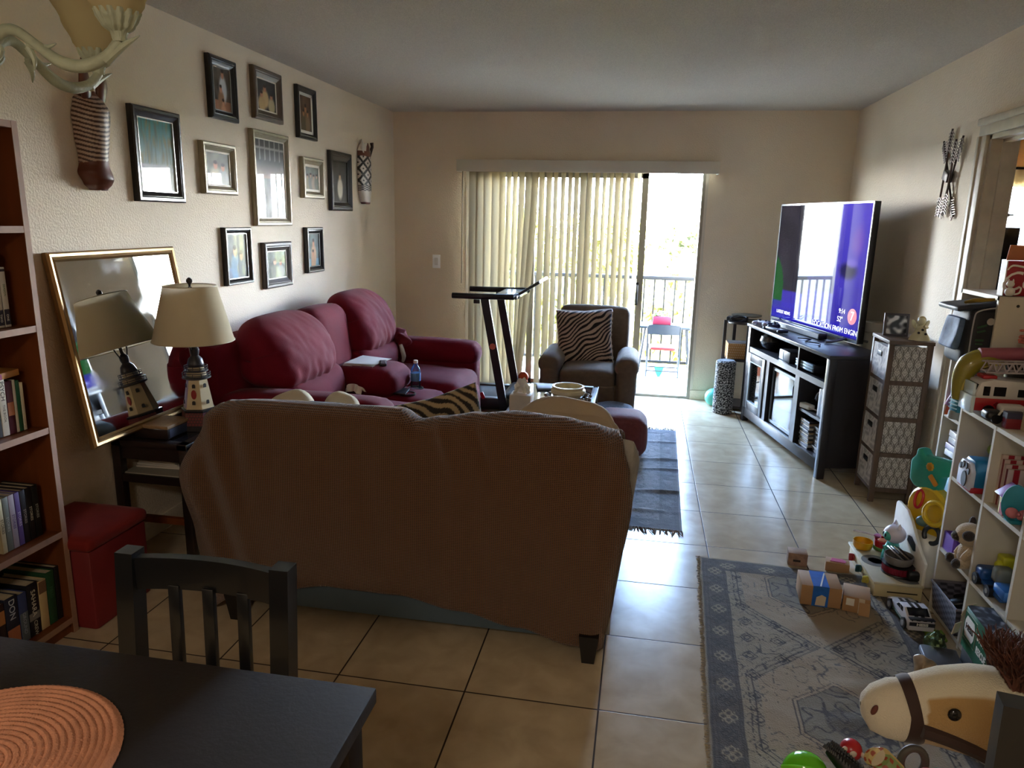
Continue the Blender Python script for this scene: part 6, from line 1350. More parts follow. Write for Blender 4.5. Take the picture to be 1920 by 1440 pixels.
# ================================================================= cardboard boxes and toys on the floor
M_card = mat('cardboard', (164, 126, 88), .8, var=.08, vscale=9); M_tape = mat('blue_tape', (40, 104, 190), .3, var=.15, vscale=30); M_clear = mat('clear_tape', (206, 190, 168), .25)
RUG = .006
b1 = thing('cardboard_box', 'largest cardboard parcel wrapped with wide blue tape on the grey rug', 'cardboard box', (.805, 2.96, RUG), R(-4), 'cardboard parcels')
B = lambda n, mb, m, p: obj(n, mb, m, p, world=False)
B('carton', MB().bx(-.078, .078, -.065, .075, .001, .088, .002), M_card, b1); B('tape', MB().bx(-.034, .028, -.0665, -.064, .001, .0895).bx(-.034, .028, -.066, .076, .0875, .0895).bx(-.034, .028, .0745, .0765, .001, .0895), M_tape, b1); B('torn_label', MB().prism([(-.018, -.03), (.02, -.03), (.022, .01), (.005, .018), (-.015, .006)], .001, (-.003, -.0672, .036), (R(90), 0, 0)), M_clear, b1); B('tape_crease', MB().box((.01, 0, .0898), (.006, .13, .001), (0, 0, R(-14))), M_white, b1)
b2 = thing('cardboard_box', 'flat opened cardboard box with a shipping label beside the blue taped parcel', 'cardboard box', (.945, 2.93, RUG), R(-14), 'cardboard parcels')
B('carton', MB().bx(-.05, .05, -.06, .06, .001, .068, .002), M_card, b2); B('shipping_label', MB().bx(-.038, -.008, -.0612, -.0598, .03, .06), M_white, b2); B('clear_tape', MB().bx(.008, .03, -.0612, -.0598, .002, .067), M_clear, b2); B('flap', MB().box((.03, -.075, .03), (.04, .003, .05), (R(-20), 0, 0)), M_card, b2)
b3 = thing('cardboard_box', 'tiny scuffed cardboard box at the far edge of the grey rug', 'cardboard box', (.785, 3.30, .001), R(-5), 'cardboard parcels'); B('carton', MB().bx(-.042, .042, -.035, .035, .001, .062, .003), mat('scuffed_cardboard', (150, 120, 96), .8, var=.35, vscale=30), b3); B('slot', MB().bx(-.02, .012, -.0362, -.0348, .022, .032), plain((40, 30, 26)), b3)
b4 = thing('cardboard_box', 'small cardboard box with a pink window behind the blue taped parcel', 'cardboard box', (.955, 3.27, .001), R(-12), 'cardboard parcels'); B('carton', MB().bx(-.05, .05, -.03, .03, .001, .045, .002), M_card, b4); B('pink_window', MB().prism([(-.032, -.018), (.03, -.016), (.036, .0), (.02, .018), (-.025, .015)], .004, (0, 0, .046)), plain((206, 110, 150), .35), b4)
# race car
rcar = thing('toy_race_car', 'white toy race car with twin black stripes on the rug edge', 'toy car', (1.135, 2.875, .004), R(92))
def hood(P, p): return P
prof_side = [(-.115, .014), (.115, .014), (.118, .034), (.09, .043), (.035, .05), (.0, .074), (-.05, .078), (-.085, .058), (-.115, .052)]
B('body', MB().prism(prof_side, .094, (0, 0, 0), (R(90), 0, 0), .004), plain((206, 202, 206), .25), rcar)
def roofy(x): return interp(x, [(-.115, .0525), (-.085, .0585), (-.05, .0785), (0, .0745), (.035, .0505), (.09, .0435)])
st_ = MB()
for y in (-.012, .012): st_.grid(lambda u, v, y=y: (lerp(-.112, .085, u), y + lerp(-.007, .007, v), [*[0]][0] + (lambda x: (.0525 + (.006) * (x + .115) / .03 if x < -.085 else .0585 + .02 * (x + .085) / .035 if x < -.05 else .0785 - .004 * (x + .05) / .05 if x < 0 else .0745 - .024 * x / .035 if x < .035 else .0505 - .007 * (x - .035) / .055))(lerp(-.112, .085, u)) + .0012), 60, 1)
B('stripes', st_, plain((24, 24, 28), .3), rcar)
B('windows', MB().box((-.0675, 0, .0695), (.036, .076, .002), (0, R(-29), 0)).box((.0175, 0, .064), (.034, .076, .002), (0, R(34), 0)).prism([(-.045, .055), (-.025, .055), (-.022, .073), (-.045, .074)], .0955, (0, 0, 0), (R(90), 0, 0)).prism([(-.018, .055), (.018, .053), (-.002, .070), (-.016, .072)], .0955, (0, 0, 0), (R(90), 0, 0)), plain((22, 22, 30), .12), rcar)
B('rear_panel', MB().bx(-.1185, -.1145, -.046, .046, .036, .05), plain((40, 40, 46), .3), rcar); B('spoiler', MB().box((-.108, 0, .062), (.022, .092, .004), bev=.001).box((-.108, .035, .057), (.008, .004, .01)).box((-.108, -.035, .057), (.008, .004, .01)), plain((28, 28, 32), .3), rcar); B('side_trim', MB().bx(-.08, .06, -.0482, .0482, .018, .022).bx(-.08, .06, -.0482, .0482, .027, .029), plain((30, 90, 60), .3), rcar)
text('lettering', 'HESS', .014, M_white, rcar, None, basis(tuple(_M[rcar.name] @ Vector((-.1187, 0, .043))), _M[rcar.name].to_3x3() @ Vector((0, -1, 0)), (0, 0, 1)), sx=1.4, bold=.0006)
for x in (-.075, .072):
    for y in (-.046, .046): w_ = B('wheel', MB().cyl((x, y - .009, .0225), (x, y + .009, .0225), .0225, seg=24), M_black, rcar); B('hub', MB().cyl((x, y - .0105, .0225), (x, y + .0105, .0225), .012, .012, 16), plain((196, 190, 186), .25, .5), w_)
# green carton
hb = thing('toy_carton', 'green toy truck carton with white oval badge standing by the cube shelf', 'carton', (1.19, 2.39, .134), R(-3))
M_hg = plain((20, 92, 62), .4)
one('storage_crate', MB().bx(1.168, 1.236, 2.29, 2.50, 0, .132, .004), M_bag, 'dark crate under the green carton in front of the cube shelf', 'crate')
B('carton', MB().bx(-.035, .046, -.115, .105, 0, .147, .002), M_hg, hb); B('printed_top', MB().grid(lambda u, v: (lerp(-.034, .045, u), lerp(-.114, .104, v), .1477), 30, 50, lambda u, v: mixc((28, 34, 46), (130, 136, 150), 2 * max(0, nz(u * 5, v * 9)))), bpy.data.materials['painted_wood'], hb)
for c_, d_, r_ in (((-.022, .118, .125), (.04, .003, .05), (R(20), 0, R(30))), ((-.05, .118, .05), (.035, .003, .045), (R(10), 0, R(40)))): B('flap', MB().box(c_, d_, r_), plain((206, 196, 176), .7), hb)
fM = _M[hb.name]
def ff(y, z, dx=-.0357): return basis(tuple(fM @ Vector((dx, y, z))), fM.to_3x3() @ Vector((0, -1, 0)), (0, 0, 1))
bd_ = MB(); bd_.M = ff(.05, .085); bd_.prism([(-.05, -.048), (.05, -.048), (.05, .048), (-.05, .048)], .0006); obj('badge_outline', bd_, plain((190, 196, 176), .4), hb)
bd_ = MB(); bd_.M = ff(.05, .085, -.0362); bd_.prism([(-.048, -.046), (.048, -.046), (.048, .046), (-.048, .046)], .0006); obj('badge_field', bd_, M_hg, hb)
bd_ = MB(); bd_.M = ff(.05, .085, -.0367); bd_.prism([(-.040, -.018), (-.03, -.036), (.03, -.036), (.040, -.018), (.040, .018), (.03, .036), (-.03, .036), (-.040, .018)], .0006); obj('badge', bd_, M_white, hb)
text('lettering', 'HESS', .029, plain((22, 30, 28)), hb, None, ff(.05, .085, -.0373), bold=.0008); text('lettering', 'STORM', .033, M_white, hb, None, ff(-.055, .095, -.0362), bold=.001, sx=.8); text('lettering', 'RESCUE', .033, M_white, hb, None, ff(-.055, .052, -.0362), bold=.001, sx=.68)
# clear lidded container, glittery ball, shell craft
gc = thing('clear_container', 'grey lidded plastic container on the floor in front of the green carton', 'container', (1.105, 2.47, 0), R(-8))
B('tub', MB().bx(-.055, .055, -.08, .08, .001, .07, .008), mat('smoky_plastic', (96, 100, 110), .2), gc); B('lid', MB().bx(-.058, .058, -.083, .083, .07, .08, .004), plain((70, 72, 78), .35), gc); B('latch', MB().bx(-.06, -.05, -.08, .08, .062, .078, .003).bx(-.05, .05, .078, .088, .062, .078, .003), plain((170, 176, 186), .2, .3), gc)
gb = MB().ball((1.12, 2.585, .06), (.036, .036, .058), 24, 18, deform=lambda v: v * (1 + .25 * nz(v.x * 70, v.y * 70, v.z * 70)))
one('glitter_ornament', gb, mat('green_glitter', (88, 110, 80), .2, metal=.7, var=.4, vscale=60), 'crumpled green foil ornament standing behind the grey container', 'ornament')
sc_ = MB().soft((1.02, 2.385, .06), (.07, .06, .115), .02, 12, wob=.02, wf=20); one('foil_craft', sc_, mat('tan_foil', (160, 140, 116), .3, metal=.3, var=.4, vscale=30), 'tan and silver crumpled foil craft beside the plush horse', 'craft')
one('grass_mat', MB().soft((1.19, 2.76, .008), (.07, .07, .014), .006, 12, wob=.012, wf=60), plain((96, 124, 30), .8), 'small patch of green toy grass behind the race car', 'toy')
# ================================================================= rugs
M_rug = mat('printed_rug', (255, 255, 255), .95, vc=True, bump=.35, bscale=180)
def rosette(p, q):   # p,q in -.5...5
    r = sqrt(p * p + q * q); a = math.atan2(q, p)
    return abs(r - .30 - .07 * cos(4 * a)) < .045 or r < .09 or (abs(abs(p) - abs(q)) < .05 and r < .42)
def rugcol(W_, L_, light, mid, dark, per=.86):
    def c(u, v):
        a, b = u * W_, v * L_; d = min(a, W_ - a, b, L_ - b); along = b if min(a, W_ - a) < min(b, L_ - b) else a
        w = .5 + .5 * nz(a * 9, b * 9, 3); sp = nz(a * 60, b * 60) ; base = mixc(light, mid, .55 * w + .25 * sp)
        if d < .010: return mixc(light, mid, .4)
        if d < .115:
            f = mixc(mid, dark, .42 + .3 * w + .2 * sp)
            if abs(d - .018) < .003 or abs(d - .032) < .002 or abs(d - .105) < .003 or abs(d - .113) < .002: return mixc(dark, mid, .2)
            if .035 < d < .102:
                p = ((along / .085) % 1) - .5; q = (d - .068) / .072
                if rosette(p, q): return mixc(light, mid, .25) if (int(along / .085) % 2) else mixc(dark, mid, .1)
            return f
        x, y = a - W_ / 2, ((b + .20) % per) - per / 2
        hexd = max(abs(x) / .27, (abs(x) + abs(y) * 1.0) / .46); zz = .012 * (abs(((y * 28) % 1) - .5) - .25)
        inner = max(abs(x) / .15, (abs(x) + abs(y) * 1.25) / .26)
        for h, t in ((1.0, .007), (.95, .005), (1.07 + zz * 3, .006)):
            if abs(hexd - h) < t: return dark
        for h in (1.0, .91):
            if abs(inner - h) < .010: return dark
        if inner < .9:
            n1 = abs(nz(x * 19, y * 19, 5)); return mixc(dark, mid, .2) if n1 < .06 else mixc(base, mid, .7) if inner > .4 else mixc(mid, dark, .3)
        if hexd < .93: return mixc(dark, mid, .55) if abs(nz(a * 26, b * 26, 12)) < .035 and nz(a * 7, b * 7, 4) > -.05 else mixc(light, (150, 130, 106), .5)
        # corners filled with small motifs
        p, q = ((a / .11) % 1) - .5, ((b / .12) % 1) - .5
        if max(abs(p) + abs(q), 0) < .28 and (abs(abs(p) + abs(q) - .26) < .03 or abs(abs(p) + abs(q) - .13) < .03): return dark
        if abs(nz(a * 24, b * 24, 8)) < .035: return mixc(dark, mid, .35)
        return base
    return c
def rug(name, lab, P0, ang, W_, L_, nu, nv, cf, wr, fringe):
    t = thing(name, lab, 'rug', (P0[0], P0[1], 0)); ux, uy = cos(ang), sin(ang)
    def z(a, b): return .004 + max(0, wr(a, b)) + .0012 * nz(a * 30, b * 30) + .001
    f = lambda u, v: (P0[0] + ux * u * W_ + uy * v * L_ + .003 * nz(v * 30, u * 3), P0[1] + uy * u * W_ - ux * v * L_, z(u * W_, v * L_))
    obj('pile', MB().grid(f, nu, nv, cf, flip=True), M_rug, t)
    obj('backing', MB().grid(lambda u, v: (lambda p: (p[0], p[1], .001))(f(u, v)), 2, 2), plain((120, 116, 110), .9), t)
    if fringe:
        fr = MB()
        for e in fringe:
            n = int(W_ / .011)
            for i in range(n):
                a = (i + .5) / n + rnd(-.003, .003); p = Vector(f(a, e)); s = 1 if e == 1 else -1; L2 = rnd(.045, .085); dx = rnd(-.02, .035)
                q = p + Vector((uy * L2 * s + ux * dx, -ux * L2 * s + uy * dx, 0)); q.z = .003; p.z = .005; m = (p + q) / 2; m.z = .006
                fr.tube([p, m, q], [.003, .004, .0012], 4)
        fo = obj('fringe', fr, plain((112, 92, 72), .95), t); fo['kind'] = 'stuff'
    return t
def wr1(a, b): return .006 * max(0, nz(a * 5, b * 7, 2)) + .005 * max(0, sin(b * 34 + a * 6)) * exp(-((a - .5) / .12) ** 2) * exp(-((b - 1.0) / .3) ** 2)
rug('hall_rug', 'grey patterned runner rug in the right foreground', (.34, 3.262), R(-2.7), .86, 2.3, 190, 500, rugcol(.86, 2.3, (154, 142, 122), (116, 110, 98), (60, 57, 60)), wr1, None)
se = MB()
for i in range(230):
    b = i / 230 * 2.28; x = .34 - .0469 * b - .004 + rnd(-.004, .002); y = 3.262 - .9989 * b
    se.tube([(x + .008, y, .006), (x - rnd(.0, .010), y + rnd(-.006, .006), rnd(.003, .009))], [.0028, .001], 4)
fo = obj('frayed_edge', se, plain((150, 146, 138), .95), bpy.data.objects['hall_rug']); fo['kind'] = 'stuff'
def wr2(a, b):
    s = 0
    for (bb, aa, h) in ((1.32, 1.42, .016), (.92, 1.44, .012), (.72, 1.43, .012), (.32, 1.43, .008), (1.62, 1.25, .010)):
        s += h * exp(-((b - bb - .25 * (1.45 - a) * .3) / .022) ** 2) * exp(-((a - aa) / .16) ** 2)
    return s + .003 * max(0, nz(a * 4, b * 6))
def rug2col():
    g = rugcol(1.5, 1.86, (150, 152, 156), (116, 122, 130), (80, 86, 98), per=.9)
    return lambda u, v: mixc(g(u, v), (108, 110, 114), .4)
rug('area_rug', 'blue-grey fringed rug under the coffee table', (.318 - 1.5, 5.43), R(-1.3), 1.5, 1.86, 200, 250, rug2col(), wr2, (0, 1))

# ================================================================= coffee table and things on it
ct = thing('coffee_table', 'dark coffee table with black glass top in front of the recliner', 'table', (-.5, 4.36, 0))
kx0, kx1, ky0, ky1 = -.74, -.245, 3.86, 4.80
obj('top_frame', MB().bx(kx0, kx1, ky0, ky0 + .04, .415, .448, .004).bx(kx0, kx1, ky1 - .04, ky1, .415, .448, .004).bx(kx0, kx0 + .04, ky0, ky1, .415, .448, .004).bx(kx1 - .04, kx1, ky0, ky1, .415, .448, .004), M_esp, ct)
obj('glass_top', MB().bx(kx0 + .035, kx1 - .035, ky0 + .035, ky1 - .035, .436, .4475), mat('black_glass_top', (26, 30, 34), .05, coat=1.0), ct)
for x in (kx0 + .03, kx1 - .03):
    for y in (ky0 + .03, ky1 - .03): obj('leg', MB().bx(x - .025, x + .025, y - .025, y + .025, .007, .415, .003), M_esp, ct)
obj('lower_shelf', MB().bx(kx0 + .02, kx1 - .02, ky0 + .02, ky1 - .02, .12, .138, .003), M_esp, ct)
tb_ = thing('tissue_box', 'pale tissue box with a tissue pulled out on the coffee table', 'tissue box', (-.635, 3.94, .448))
obj('box', MB().bx(-.695, -.575, 3.885, 4.005, .4485, .575, .003), plain((196, 180, 156), .6), tb_)
obj('tissue', MB().grid(lambda u, v: (lerp(-.68, -.59, u) + .012 * nz(u * 5, v * 4), 3.945 + .03 * (v - .5) * cos(u * 9) + .02 * nz(u * 6, v * 3, 2), .575 + .075 * v * (.6 + .6 * sin(u * pi)) + .012 * nz(u * 7, v * 5, 8)), 20, 10), bpy.data.materials['tissue_paper'], tb_)
one('notebook', MB().box((-.555, 4.66, .4555), (.19, .14, .012), (0, 0, R(12)), .002), plain((120, 124, 134), .5), 'grey notebook lying flat on the far end of the coffee table', 'notebook', loc=(-.555, 4.66, .449))
bw_ = thing('ceramic_bowl', 'cream ceramic bowl on the coffee table', 'bowl', (-.415, 4.40, .448))
obj('bowl', MB().lathe([(.06, 0), (.095, .018), (.110, .042), (.106, .058), (.096, .066), (.101, .074), (.098, .081), (.088, .081), (.083, .072), (.088, .05), (.08, .022), (.001, .014)], (-.415, 4.40, .45), 40), mat('cream_glaze', (206, 190, 150), .25, coat=.3), bw_)
wr_ = MB()
for k in range(60):
    a = 2 * pi * k / 60; wr_.ball((-.415 + (.132 + .008 * sin(k * 2.3)) * cos(a), 4.40 + (.132 + .008 * sin(k * 2.3)) * sin(a), .462 + .006 * sin(k * 1.7)), .011, 8, 6)
one('bead_garland', wr_, mat('bead_wood', (120, 102, 86), .5, var=.3, vscale=30), 'ring of wooden beads circling the cream bowl', 'garland')
# ottomans
po = thing('pouf', 'maroon fabric pouf at the end of the loveseat', 'pouf', (-.09, 4.78, 0))
obj('body', MB().soft((-.08, 4.74, .150), (.33, .34, .270), .075, 14, bulge=(.012, .012, .012), wob=.004), mat('maroon_weave', (110, 52, 52), .9, var=.15, vscale=40, bump=.25, bscale=260, sheen=.3), po)
fs_ = thing('footstool', 'low blue-grey round footstool behind the maroon pouf', 'footstool', (-.155, 5.08, 0))
obj('cushion', MB().lathe([(.001, .07), (.12, .07), (.165, .085), (.178, .13), (.172, .19), (.14, .235), (.08, .255), (.001, .26)], (-.155, 5.10, 0), 40), mat('bluegrey_knit', (108, 116, 132), .95, var=.2, vscale=70, bump=.5, bscale=120), fs_)
for k in range(4): a = k * pi / 2 + .7; obj('foot', MB().cyl((-.155 + .12 * cos(a), 5.10 + .12 * sin(a), .007), (-.155 + .11 * cos(a), 5.10 + .11 * sin(a), .085), .014, .018, 12), M_legblk, fs_)
po.location.z += .006; fs_.location.z += .004
# ================================================================= treadmill
tm = thing('treadmill', 'black folding treadmill between the burgundy sofa and the blinds', 'treadmill', (-1.4, 5.9, 0))
M_trd = mat('treadmill_black', (24, 28, 32), .4, var=.08)
ny, fy = 5.56, 6.16
obj('deck_frame', MB().bx(-2.0, -1.0, ny + .02, ny + .09, .03, .12, .01).bx(-2.0, -1.0, fy - .09, fy - .02, .03, .12, .01).bx(-1.06, -.96, ny + .02, fy - .02, .02, .10, .01), M_trd, tm)
obj('belt', MB().bx(-2.0, -1.06, ny + .09, fy - .09, .085, .108, .004), mat('tread_belt', (16, 17, 18), .75, bump=.3, bscale=300), tm)
obj('motor_hood', MB().soft((-1.0, (ny + fy) / 2, .09), (.16, fy - ny - .06, .12), .04, 8), M_trd, tm)
def upright(y): 
    vs = []; fs = []
    for z, x in ((.03, -1.035), (.92, -1.205)):
        for a, b in ((-.032, -.018), (.032, -.018), (.032, .018), (-.032, .018)): vs.append((x + a, y + b, z))
    return MB().add(vs, [(3, 2, 1, 0), (4, 5, 6, 7)] + [(k, (k + 1) % 4, 4 + (k + 1) % 4, 4 + k) for k in range(4)])
u1 = obj('upright', upright(ny), M_trd, tm); obj('upright', upright(fy), M_trd, tm)
obj('emblem', MB().lathe([(.022, -.001), (.026, 0), (.026, .002), (.022, .002)], (-1.135, ny - .0185, .55), 8, (R(90), 0, 0)).cyl((-1.135, ny - .019, .55), (-1.135, ny - .02, .55), .009, seg=10), plain((196, 120, 96), .4), u1)
for y in (ny, fy): obj('handrail', MB().tube([(-1.47, y, .94), (-1.3, y, .94), (-.98, y, .945), (-.955, y + (.06 if y == ny else -.06), .948)], .023, 12), M_trd, tm)
obj('console', MB().bx(-1.15, -.95, ny, fy, .925, .955, .008), plain((70, 78, 86), .25), tm)
obj('display', MB().box((-.87, (ny + fy) / 2, 1.01), (.20, fy - ny - .1, .022), (0, R(-32), 0), .006), M_trd, tm)
obj('display_back', MB().box((-.83, (ny + fy) / 2, 1.045), (.10, fy - ny - .16, .012), (0, R(-32), 0), .004), plain((150, 156, 160), .3), tm)
obj('safety_key', MB().box((-1.27, ny, .90), (.05, .03, .03), bev=.004), M_black, tm); obj('key_cord', MB().tube([(-1.25, ny, .885), (-1.245, ny - .005, .86), (-1.25, ny, .84)], .003, 6), plain((200, 190, 170)), tm)
obj('red_tag', MB().box((-1.205, ny - .05, .155), (.03, .014, .055), (0, R(-25), 0), .004), plain((180, 30, 40), .4), tm)
one('orange_reel', MB().lathe([(.001, -.02), (.035, -.02), (.045, -.012), (.045, .012), (.035, .02), (.001, .02)], (-1.0, 6.28, .16), 20, (R(90), 0, 0)).bx(-1.04, -.96, 6.26, 6.30, 0, .13, .01), plain((206, 76, 40), .4), 'orange plastic reel on the floor behind the treadmill upright', 'reel')

# ================================================================= plush stick horse
HY = 1.55
hr = thing('stick_horse', 'cream plush stick horse head with brown halter in the right foreground', 'toy horse', (.95, HY, 0))
sect = [(.522, .505, .004, .004), (.528, .503, .028, .026), (.545, .500, .052, .044), (.575, .503, .067, .055), (.61, .504, .072, .058), (.64, .513, .078, .062), (.68, .522, .090, .070), (.73, .526, .100, .078), (.78, .522, .106, .082), (.83, .508, .112, .084), (.875, .475, .115, .084), (.91, .43, .112, .080), (.94, .38, .105, .074), (.965, .32, .09, .066), (.98, .27, .07, .055), (.985, .245, .03, .03)]
sect = [(x * HY / 1.5, z, a, b) for x, z, a, b in sect]
def hs(u, v):
    t = v * (len(sect) - 1); i = int(min(t, len(sect) - 2)); f = t - i
    P = [lerp(sect[i][k], sect[i + 1][k], f) for k in range(4)]
    g = lambda k: sect[int(clamp(k, 0, len(sect) - 1))]
    d = Vector((g(i + 1)[0] - g(i)[0], 0, g(i + 1)[1] - g(i)[1])).normalized()
    d2 = Vector((g(i + 2)[0] - g(i + 1)[0], 0, g(i + 2)[1] - g(i + 1)[1])); d = (d * (1 - f) + (d2.normalized() if d2.length > 0 else d) * f).normalized() if i > 3 else Vector((1, 0, 0))
    n_ = Vector((-d.z, 0, d.x)); a = 2 * pi * u
    return Vector((P[0], HY, P[1] - .015)) + n_ * (cos(a) * P[2]) + Vector((0, 1, 0)) * (sin(a) * P[3])
def hcol(u, v):
    p = hs(u, v); 
    if p.x < .655: return (206, 196, 174)
    a = min(u, 1 - u)
    return (206, 198, 174) if a < .13 else (172, 138, 88)
hh = obj('head', MB().grid(hs, 64, 90, hcol, wrapu=True), mat('horse_plush', (255, 255, 255), .95, vc=True, bump=.5, bscale=320, sheen=.4), hr)
M_halter = mat('halter_brown', (50, 30, 24), .8, sheen=.2)
def ring(v0, wd, out=1.03):
    def f(u, v):
        p = hs(u, v0 + (v - .5) * wd); c = Vector((p.x, HY, lerp(p.z, p.z, 1)))
        q = hs((u + .5) % 1, v0 + (v - .5) * wd); m = (p + q) / 2; return m + (p - m) * (1 + .045 * sin(pi * clamp(v)) + .012)
    return f
obj('noseband', MB().grid(ring(.285, .055), 64, 6, wrapu=True), M_halter, hr)
ck = []
for i in range(22):
    t = i / 21; v = .30 + t * .42; u = .73 - .10 * min(1, t * 1.6); p = hs(u, v); q = hs((u + .5) % 1, v); ck.append((p - (q + p) / 2) * 1.02 + (p + q) / 2)
obj('cheek_strap', MB().tube(ck, .017, 8, flat=.9), M_halter, hr)
def hpt(x, z): return Vector((x, HY - .07, z))
obj('eye', MB().ball((.700, HY - .073, .540), (.0135, .008, .0145), 16, 12), plain((14, 12, 12), .12), hr)
obj('nostril', MB().ball((.556, HY - .040, .505), (.006, .006, .013), 10, 8, (0, R(20), 0)), plain((96, 50, 40), .8), hr)
mn_ = MB(); rs = random.Random(5)
for i in range(2200):
    b = Vector((rs.uniform(.805, .94), HY + rs.uniform(-.06, .06), 0)); b.z = interp(b.x, [(.77, .606), (.86, .60), (.95, .50)])
    d = Vector((rs.uniform(-.45, .35), rs.uniform(-.5, .4), rs.uniform(.6, 1.1))).normalized(); L_ = rs.uniform(.045, .10)
    mn_.tube([b, b + d * L_ * .55, b + d * L_ + Vector((rs.uniform(-.01, .02), 0, -.012))], [.0032, .0026, .0008], 3)
obj('mane', mn_, mat('brown_fur', (86, 48, 34), .7, var=.3, vscale=50), hr)
obj('ear', MB().ball((.83, HY + .07, .62), (.022, .014, .05), 12, 10, (R(-14), R(10), 0)), bpy.data.materials['halter_brown'], hr)
obj('stick', MB().cyl((1.0, HY, .29), (1.09, HY, .002), .0125, seg=14), plain((190, 150, 96), .5), hr)
# ------------------------------------------------------------ toys at the bottom edge of the view
bgt = thing('green_beetle_toy', 'shiny lime green toy shell at the bottom edge of the rug', 'toy', (.53, 1.83, .006))
M_lime = plain((104, 190, 36), .15)
obj('shell', MB().ball((.525, 1.84, .055), (.062, .055, .06), 26, 16), M_lime, bgt); obj('ridge', MB().tube([(.462, 1.83, .075), (.50, 1.80, .105), (.56, 1.80, .10), (.585, 1.82, .07)], .006, 8, sm=4), plain((120, 206, 50), .15), bgt); obj('leaf', MB().ball((.565, 1.79, .06), (.03, .02, .035), 14, 10, (0, R(30), 0)).ball((.545, 1.785, .095), (.012, .012, .010), 10, 8), M_lime, bgt)
cr = thing('toy_crocodile', 'black ridged toy crocodile among the toys at the bottom edge', 'toy', (.64, 1.84, .006))
sp = [(.585, 1.87, .118), (.61, 1.85, .108), (.65, 1.82, .085), (.70, 1.78, .05), (.74, 1.74, .03)]
obj('body', MB().tube(sp, [.012, .022, .030, .034, .026], 12, sm=5), M_black, cr)
sc2 = MB(); 
for k in range(26):
    t = k / 25; i = min(3, int(t * 4)); f = t * 4 - i; p = Vector(sp[i]).lerp(Vector(sp[i + 1]), f)
    for s in (-1, 0, 1): sc2.lathe([(.006, 0), (.001, .010)], p + Vector((.012 * s, .010 * s, lerp(.014, .030, t))), 5)
obj('scutes', sc2, plain((30, 32, 36), .35), cr); obj('leg', MB().tube([(.62, 1.83, .08), (.60, 1.80, .04), (.59, 1.79, .008)], [.012, .010, .008], 8), M_black, cr)
gz = thing('toy_snake', 'cream toy snake head with rust spots at the bottom edge', 'toy', (.73, 1.86, .006))
def spc(u, v):
    p, q = (u * 7) % 1 - .5, (v * 9) % 1 - .5
    if v > .86: return (206, 190, 160)
    return (150, 60, 30) if p * p + q * q < .09 and .1 < u < .95 else (196, 170, 110) if u < .6 else (130, 150, 90)
gp_ = [(.79, 1.79, .02), (.775, 1.82, .05), (.755, 1.855, .085), (.725, 1.885, .105), (.70, 1.90, .095)]
def gsf(u, v):
    t = v * 4; i = min(3, int(t)); f = t - i; p = Vector(gp_[i]).lerp(Vector(gp_[i + 1]), f); r = interp(v, [(0, .03), (.6, .028), (.85, .026), (1, .004)])
    return (p.x + r * cos(2 * pi * u), p.y + r * .8 * sin(2 * pi * u), p.z + r * .7 * sin(2 * pi * u + .8))
obj('body', MB().grid(gsf, 70, 80, spc, wrapu=True), bpy.data.materials['painted_wood'], gz)
rsb = thing('red_spotted_ball', 'red toy ball with pale spots behind the toy crocodile', 'toy ball', (.665, 1.935, .006))
obj('ball', MB().ball((.665, 1.93, .083), (.030, .030, .030), 20, 14), plain((186, 40, 44), .3), rsb)
obj('spots', MB().ball((.663, 1.902, .09), (.010, .004, .010), 12, 8).ball((.69, 1.91, .085), (.005, .007, .008), 10, 8).ball((.643, 1.912, .095), (.008, .006, .009), 10, 8), plain((226, 206, 190), .4), rsb); obj('stem', MB().cyl((.665, 1.93, .006), (.665, 1.93, .06), .02, .016, 14), plain((226, 206, 190), .5), rsb)
one('grey_ring_toy', MB().tube([(.83 + .032 * cos(a), 1.93, .07 + .045 * sin(a)) for a in [2 * pi * i / 20 for i in range(20)]], .011, 10, closed=True), plain((86, 82, 76), .6), 'grey ring shaped toy under the plush horse muzzle', 'toy')
ttm = thing('red_toy_tomato', 'small red toy tomato below the plush horse jaw', 'toy', (.86, 1.86, .006)); obj('fruit', MB().ball((.855, 1.865, .055), (.045, .045, .042), 20, 14), plain((190, 40, 60), .3), ttm); obj('calyx', MB().ball((.87, 1.86, .10), (.02, .02, .008), 8, 6), plain((40, 90, 60), .5), ttm)
one('dark_toy_shoe', MB().soft((.95, 1.80, .075), (.15, .10, .10), .04, 10, rot=(0, R(25), 0)), plain((46, 40, 36), .6), 'dark brown toy lump half hidden under the plush horse', 'toy')
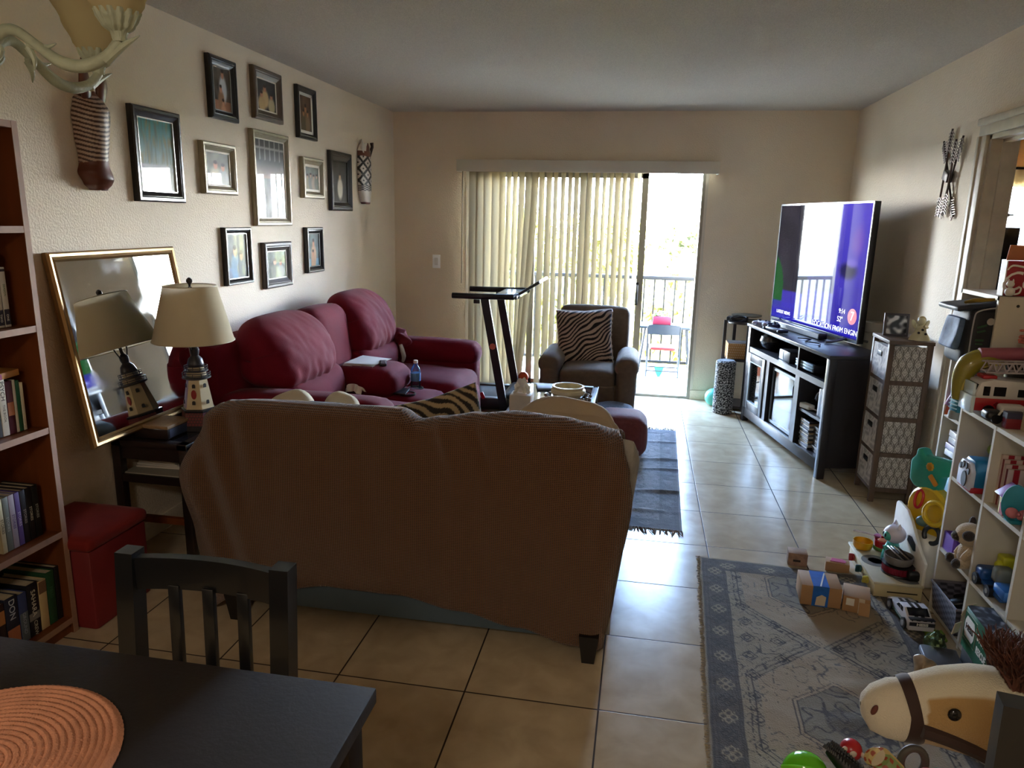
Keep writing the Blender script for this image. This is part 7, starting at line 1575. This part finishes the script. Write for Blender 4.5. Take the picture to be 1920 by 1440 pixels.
# ================================================================= light and render settings
w = bpy.data.worlds.new('world'); scene.world = w; w.use_nodes = True; nt = w.node_tree; bg = nt.nodes['Background']
tc = nt.nodes.new('ShaderNodeTexCoord'); sp = nt.nodes.new('ShaderNodeSeparateXYZ'); nt.links.new(tc.outputs['Generated'], sp.inputs[0])
cr = nt.nodes.new('ShaderNodeValToRGB'); E_ = cr.color_ramp.elements
E_[0].position = 0.42; E_[0].color = (.30, .33, .30, 1); E_[1].position = 0.505; E_[1].color = (.90, .96, 1.0, 1)
e = E_.new(.54); e.color = (.86, .93, 1.0, 1); e = E_.new(.58); e.color = (.46, .60, .82, 1); e = E_.new(.65); e.color = (.17, .27, .44, 1); e = E_.new(1.0); e.color = (.11, .19, .36, 1)
mr = nt.nodes.new('ShaderNodeMapRange'); mr.inputs['From Min'].default_value = -1; nt.links.new(sp.outputs[2], mr.inputs[0]); nt.links.new(mr.outputs[0], cr.inputs[0]); nt.links.new(cr.outputs[0], bg.inputs[0])
bg.inputs[1].default_value = SKY
def portal(n, loc, sx, sz):
    l = bpy.data.lights.new(n, 'AREA'); l.shape = 'RECTANGLE'; l.size = sx; l.size_y = sz; l.cycles.is_portal = True
    o = bpy.data.objects.new(n, l); C.objects.link(o); o.location = loc; o.rotation_euler = (R(-90), 0, 0)
portal('door_portal', ((DX0 + DX1) / 2, YB + .14, 1.0), DX1 - DX0, 2.0)
portal('bedroom_portal', ((WX0 + WX1) / 2, YB + .14, 1.4), WX1 - WX0, 1.1)
s = bpy.data.lights.new('sun', 'SUN'); s.energy = SUN; s.angle = R(1); s.color = (1, .95, .86); so = bpy.data.objects.new('sun', s); C.objects.link(so); so.rotation_euler = (R(42), 0, R(20))
if FILL:
    l = bpy.data.lights.new('added_fill_light', 'AREA'); l.shape = 'DISK'; l.size = .6; l.energy = FILL; l.color = (1, .88, .72)  # added fill light, unseen behind the camera, warms and brightens the near room
    o = bpy.data.objects.new('added_fill_light', l); C.objects.link(o); o.location = (-.4, -1.2, ZC - .03)
vs = scene.view_settings; scene.display_settings.display_device = 'sRGB'; vs.view_transform = 'Standard'; vs.look = 'None'; vs.gamma = 1; vs.use_curve_mapping = False; vs.exposure = EXPO
cy = scene.cycles; cy.max_bounces = 12; cy.diffuse_bounces = 8; cy.glossy_bounces = 5; cy.transmission_bounces = 8; cy.transparent_max_bounces = 12; cy.sample_clamp_indirect = 8; cy.use_denoising = True; cy.caustics_reflective = False; cy.caustics_refractive = False
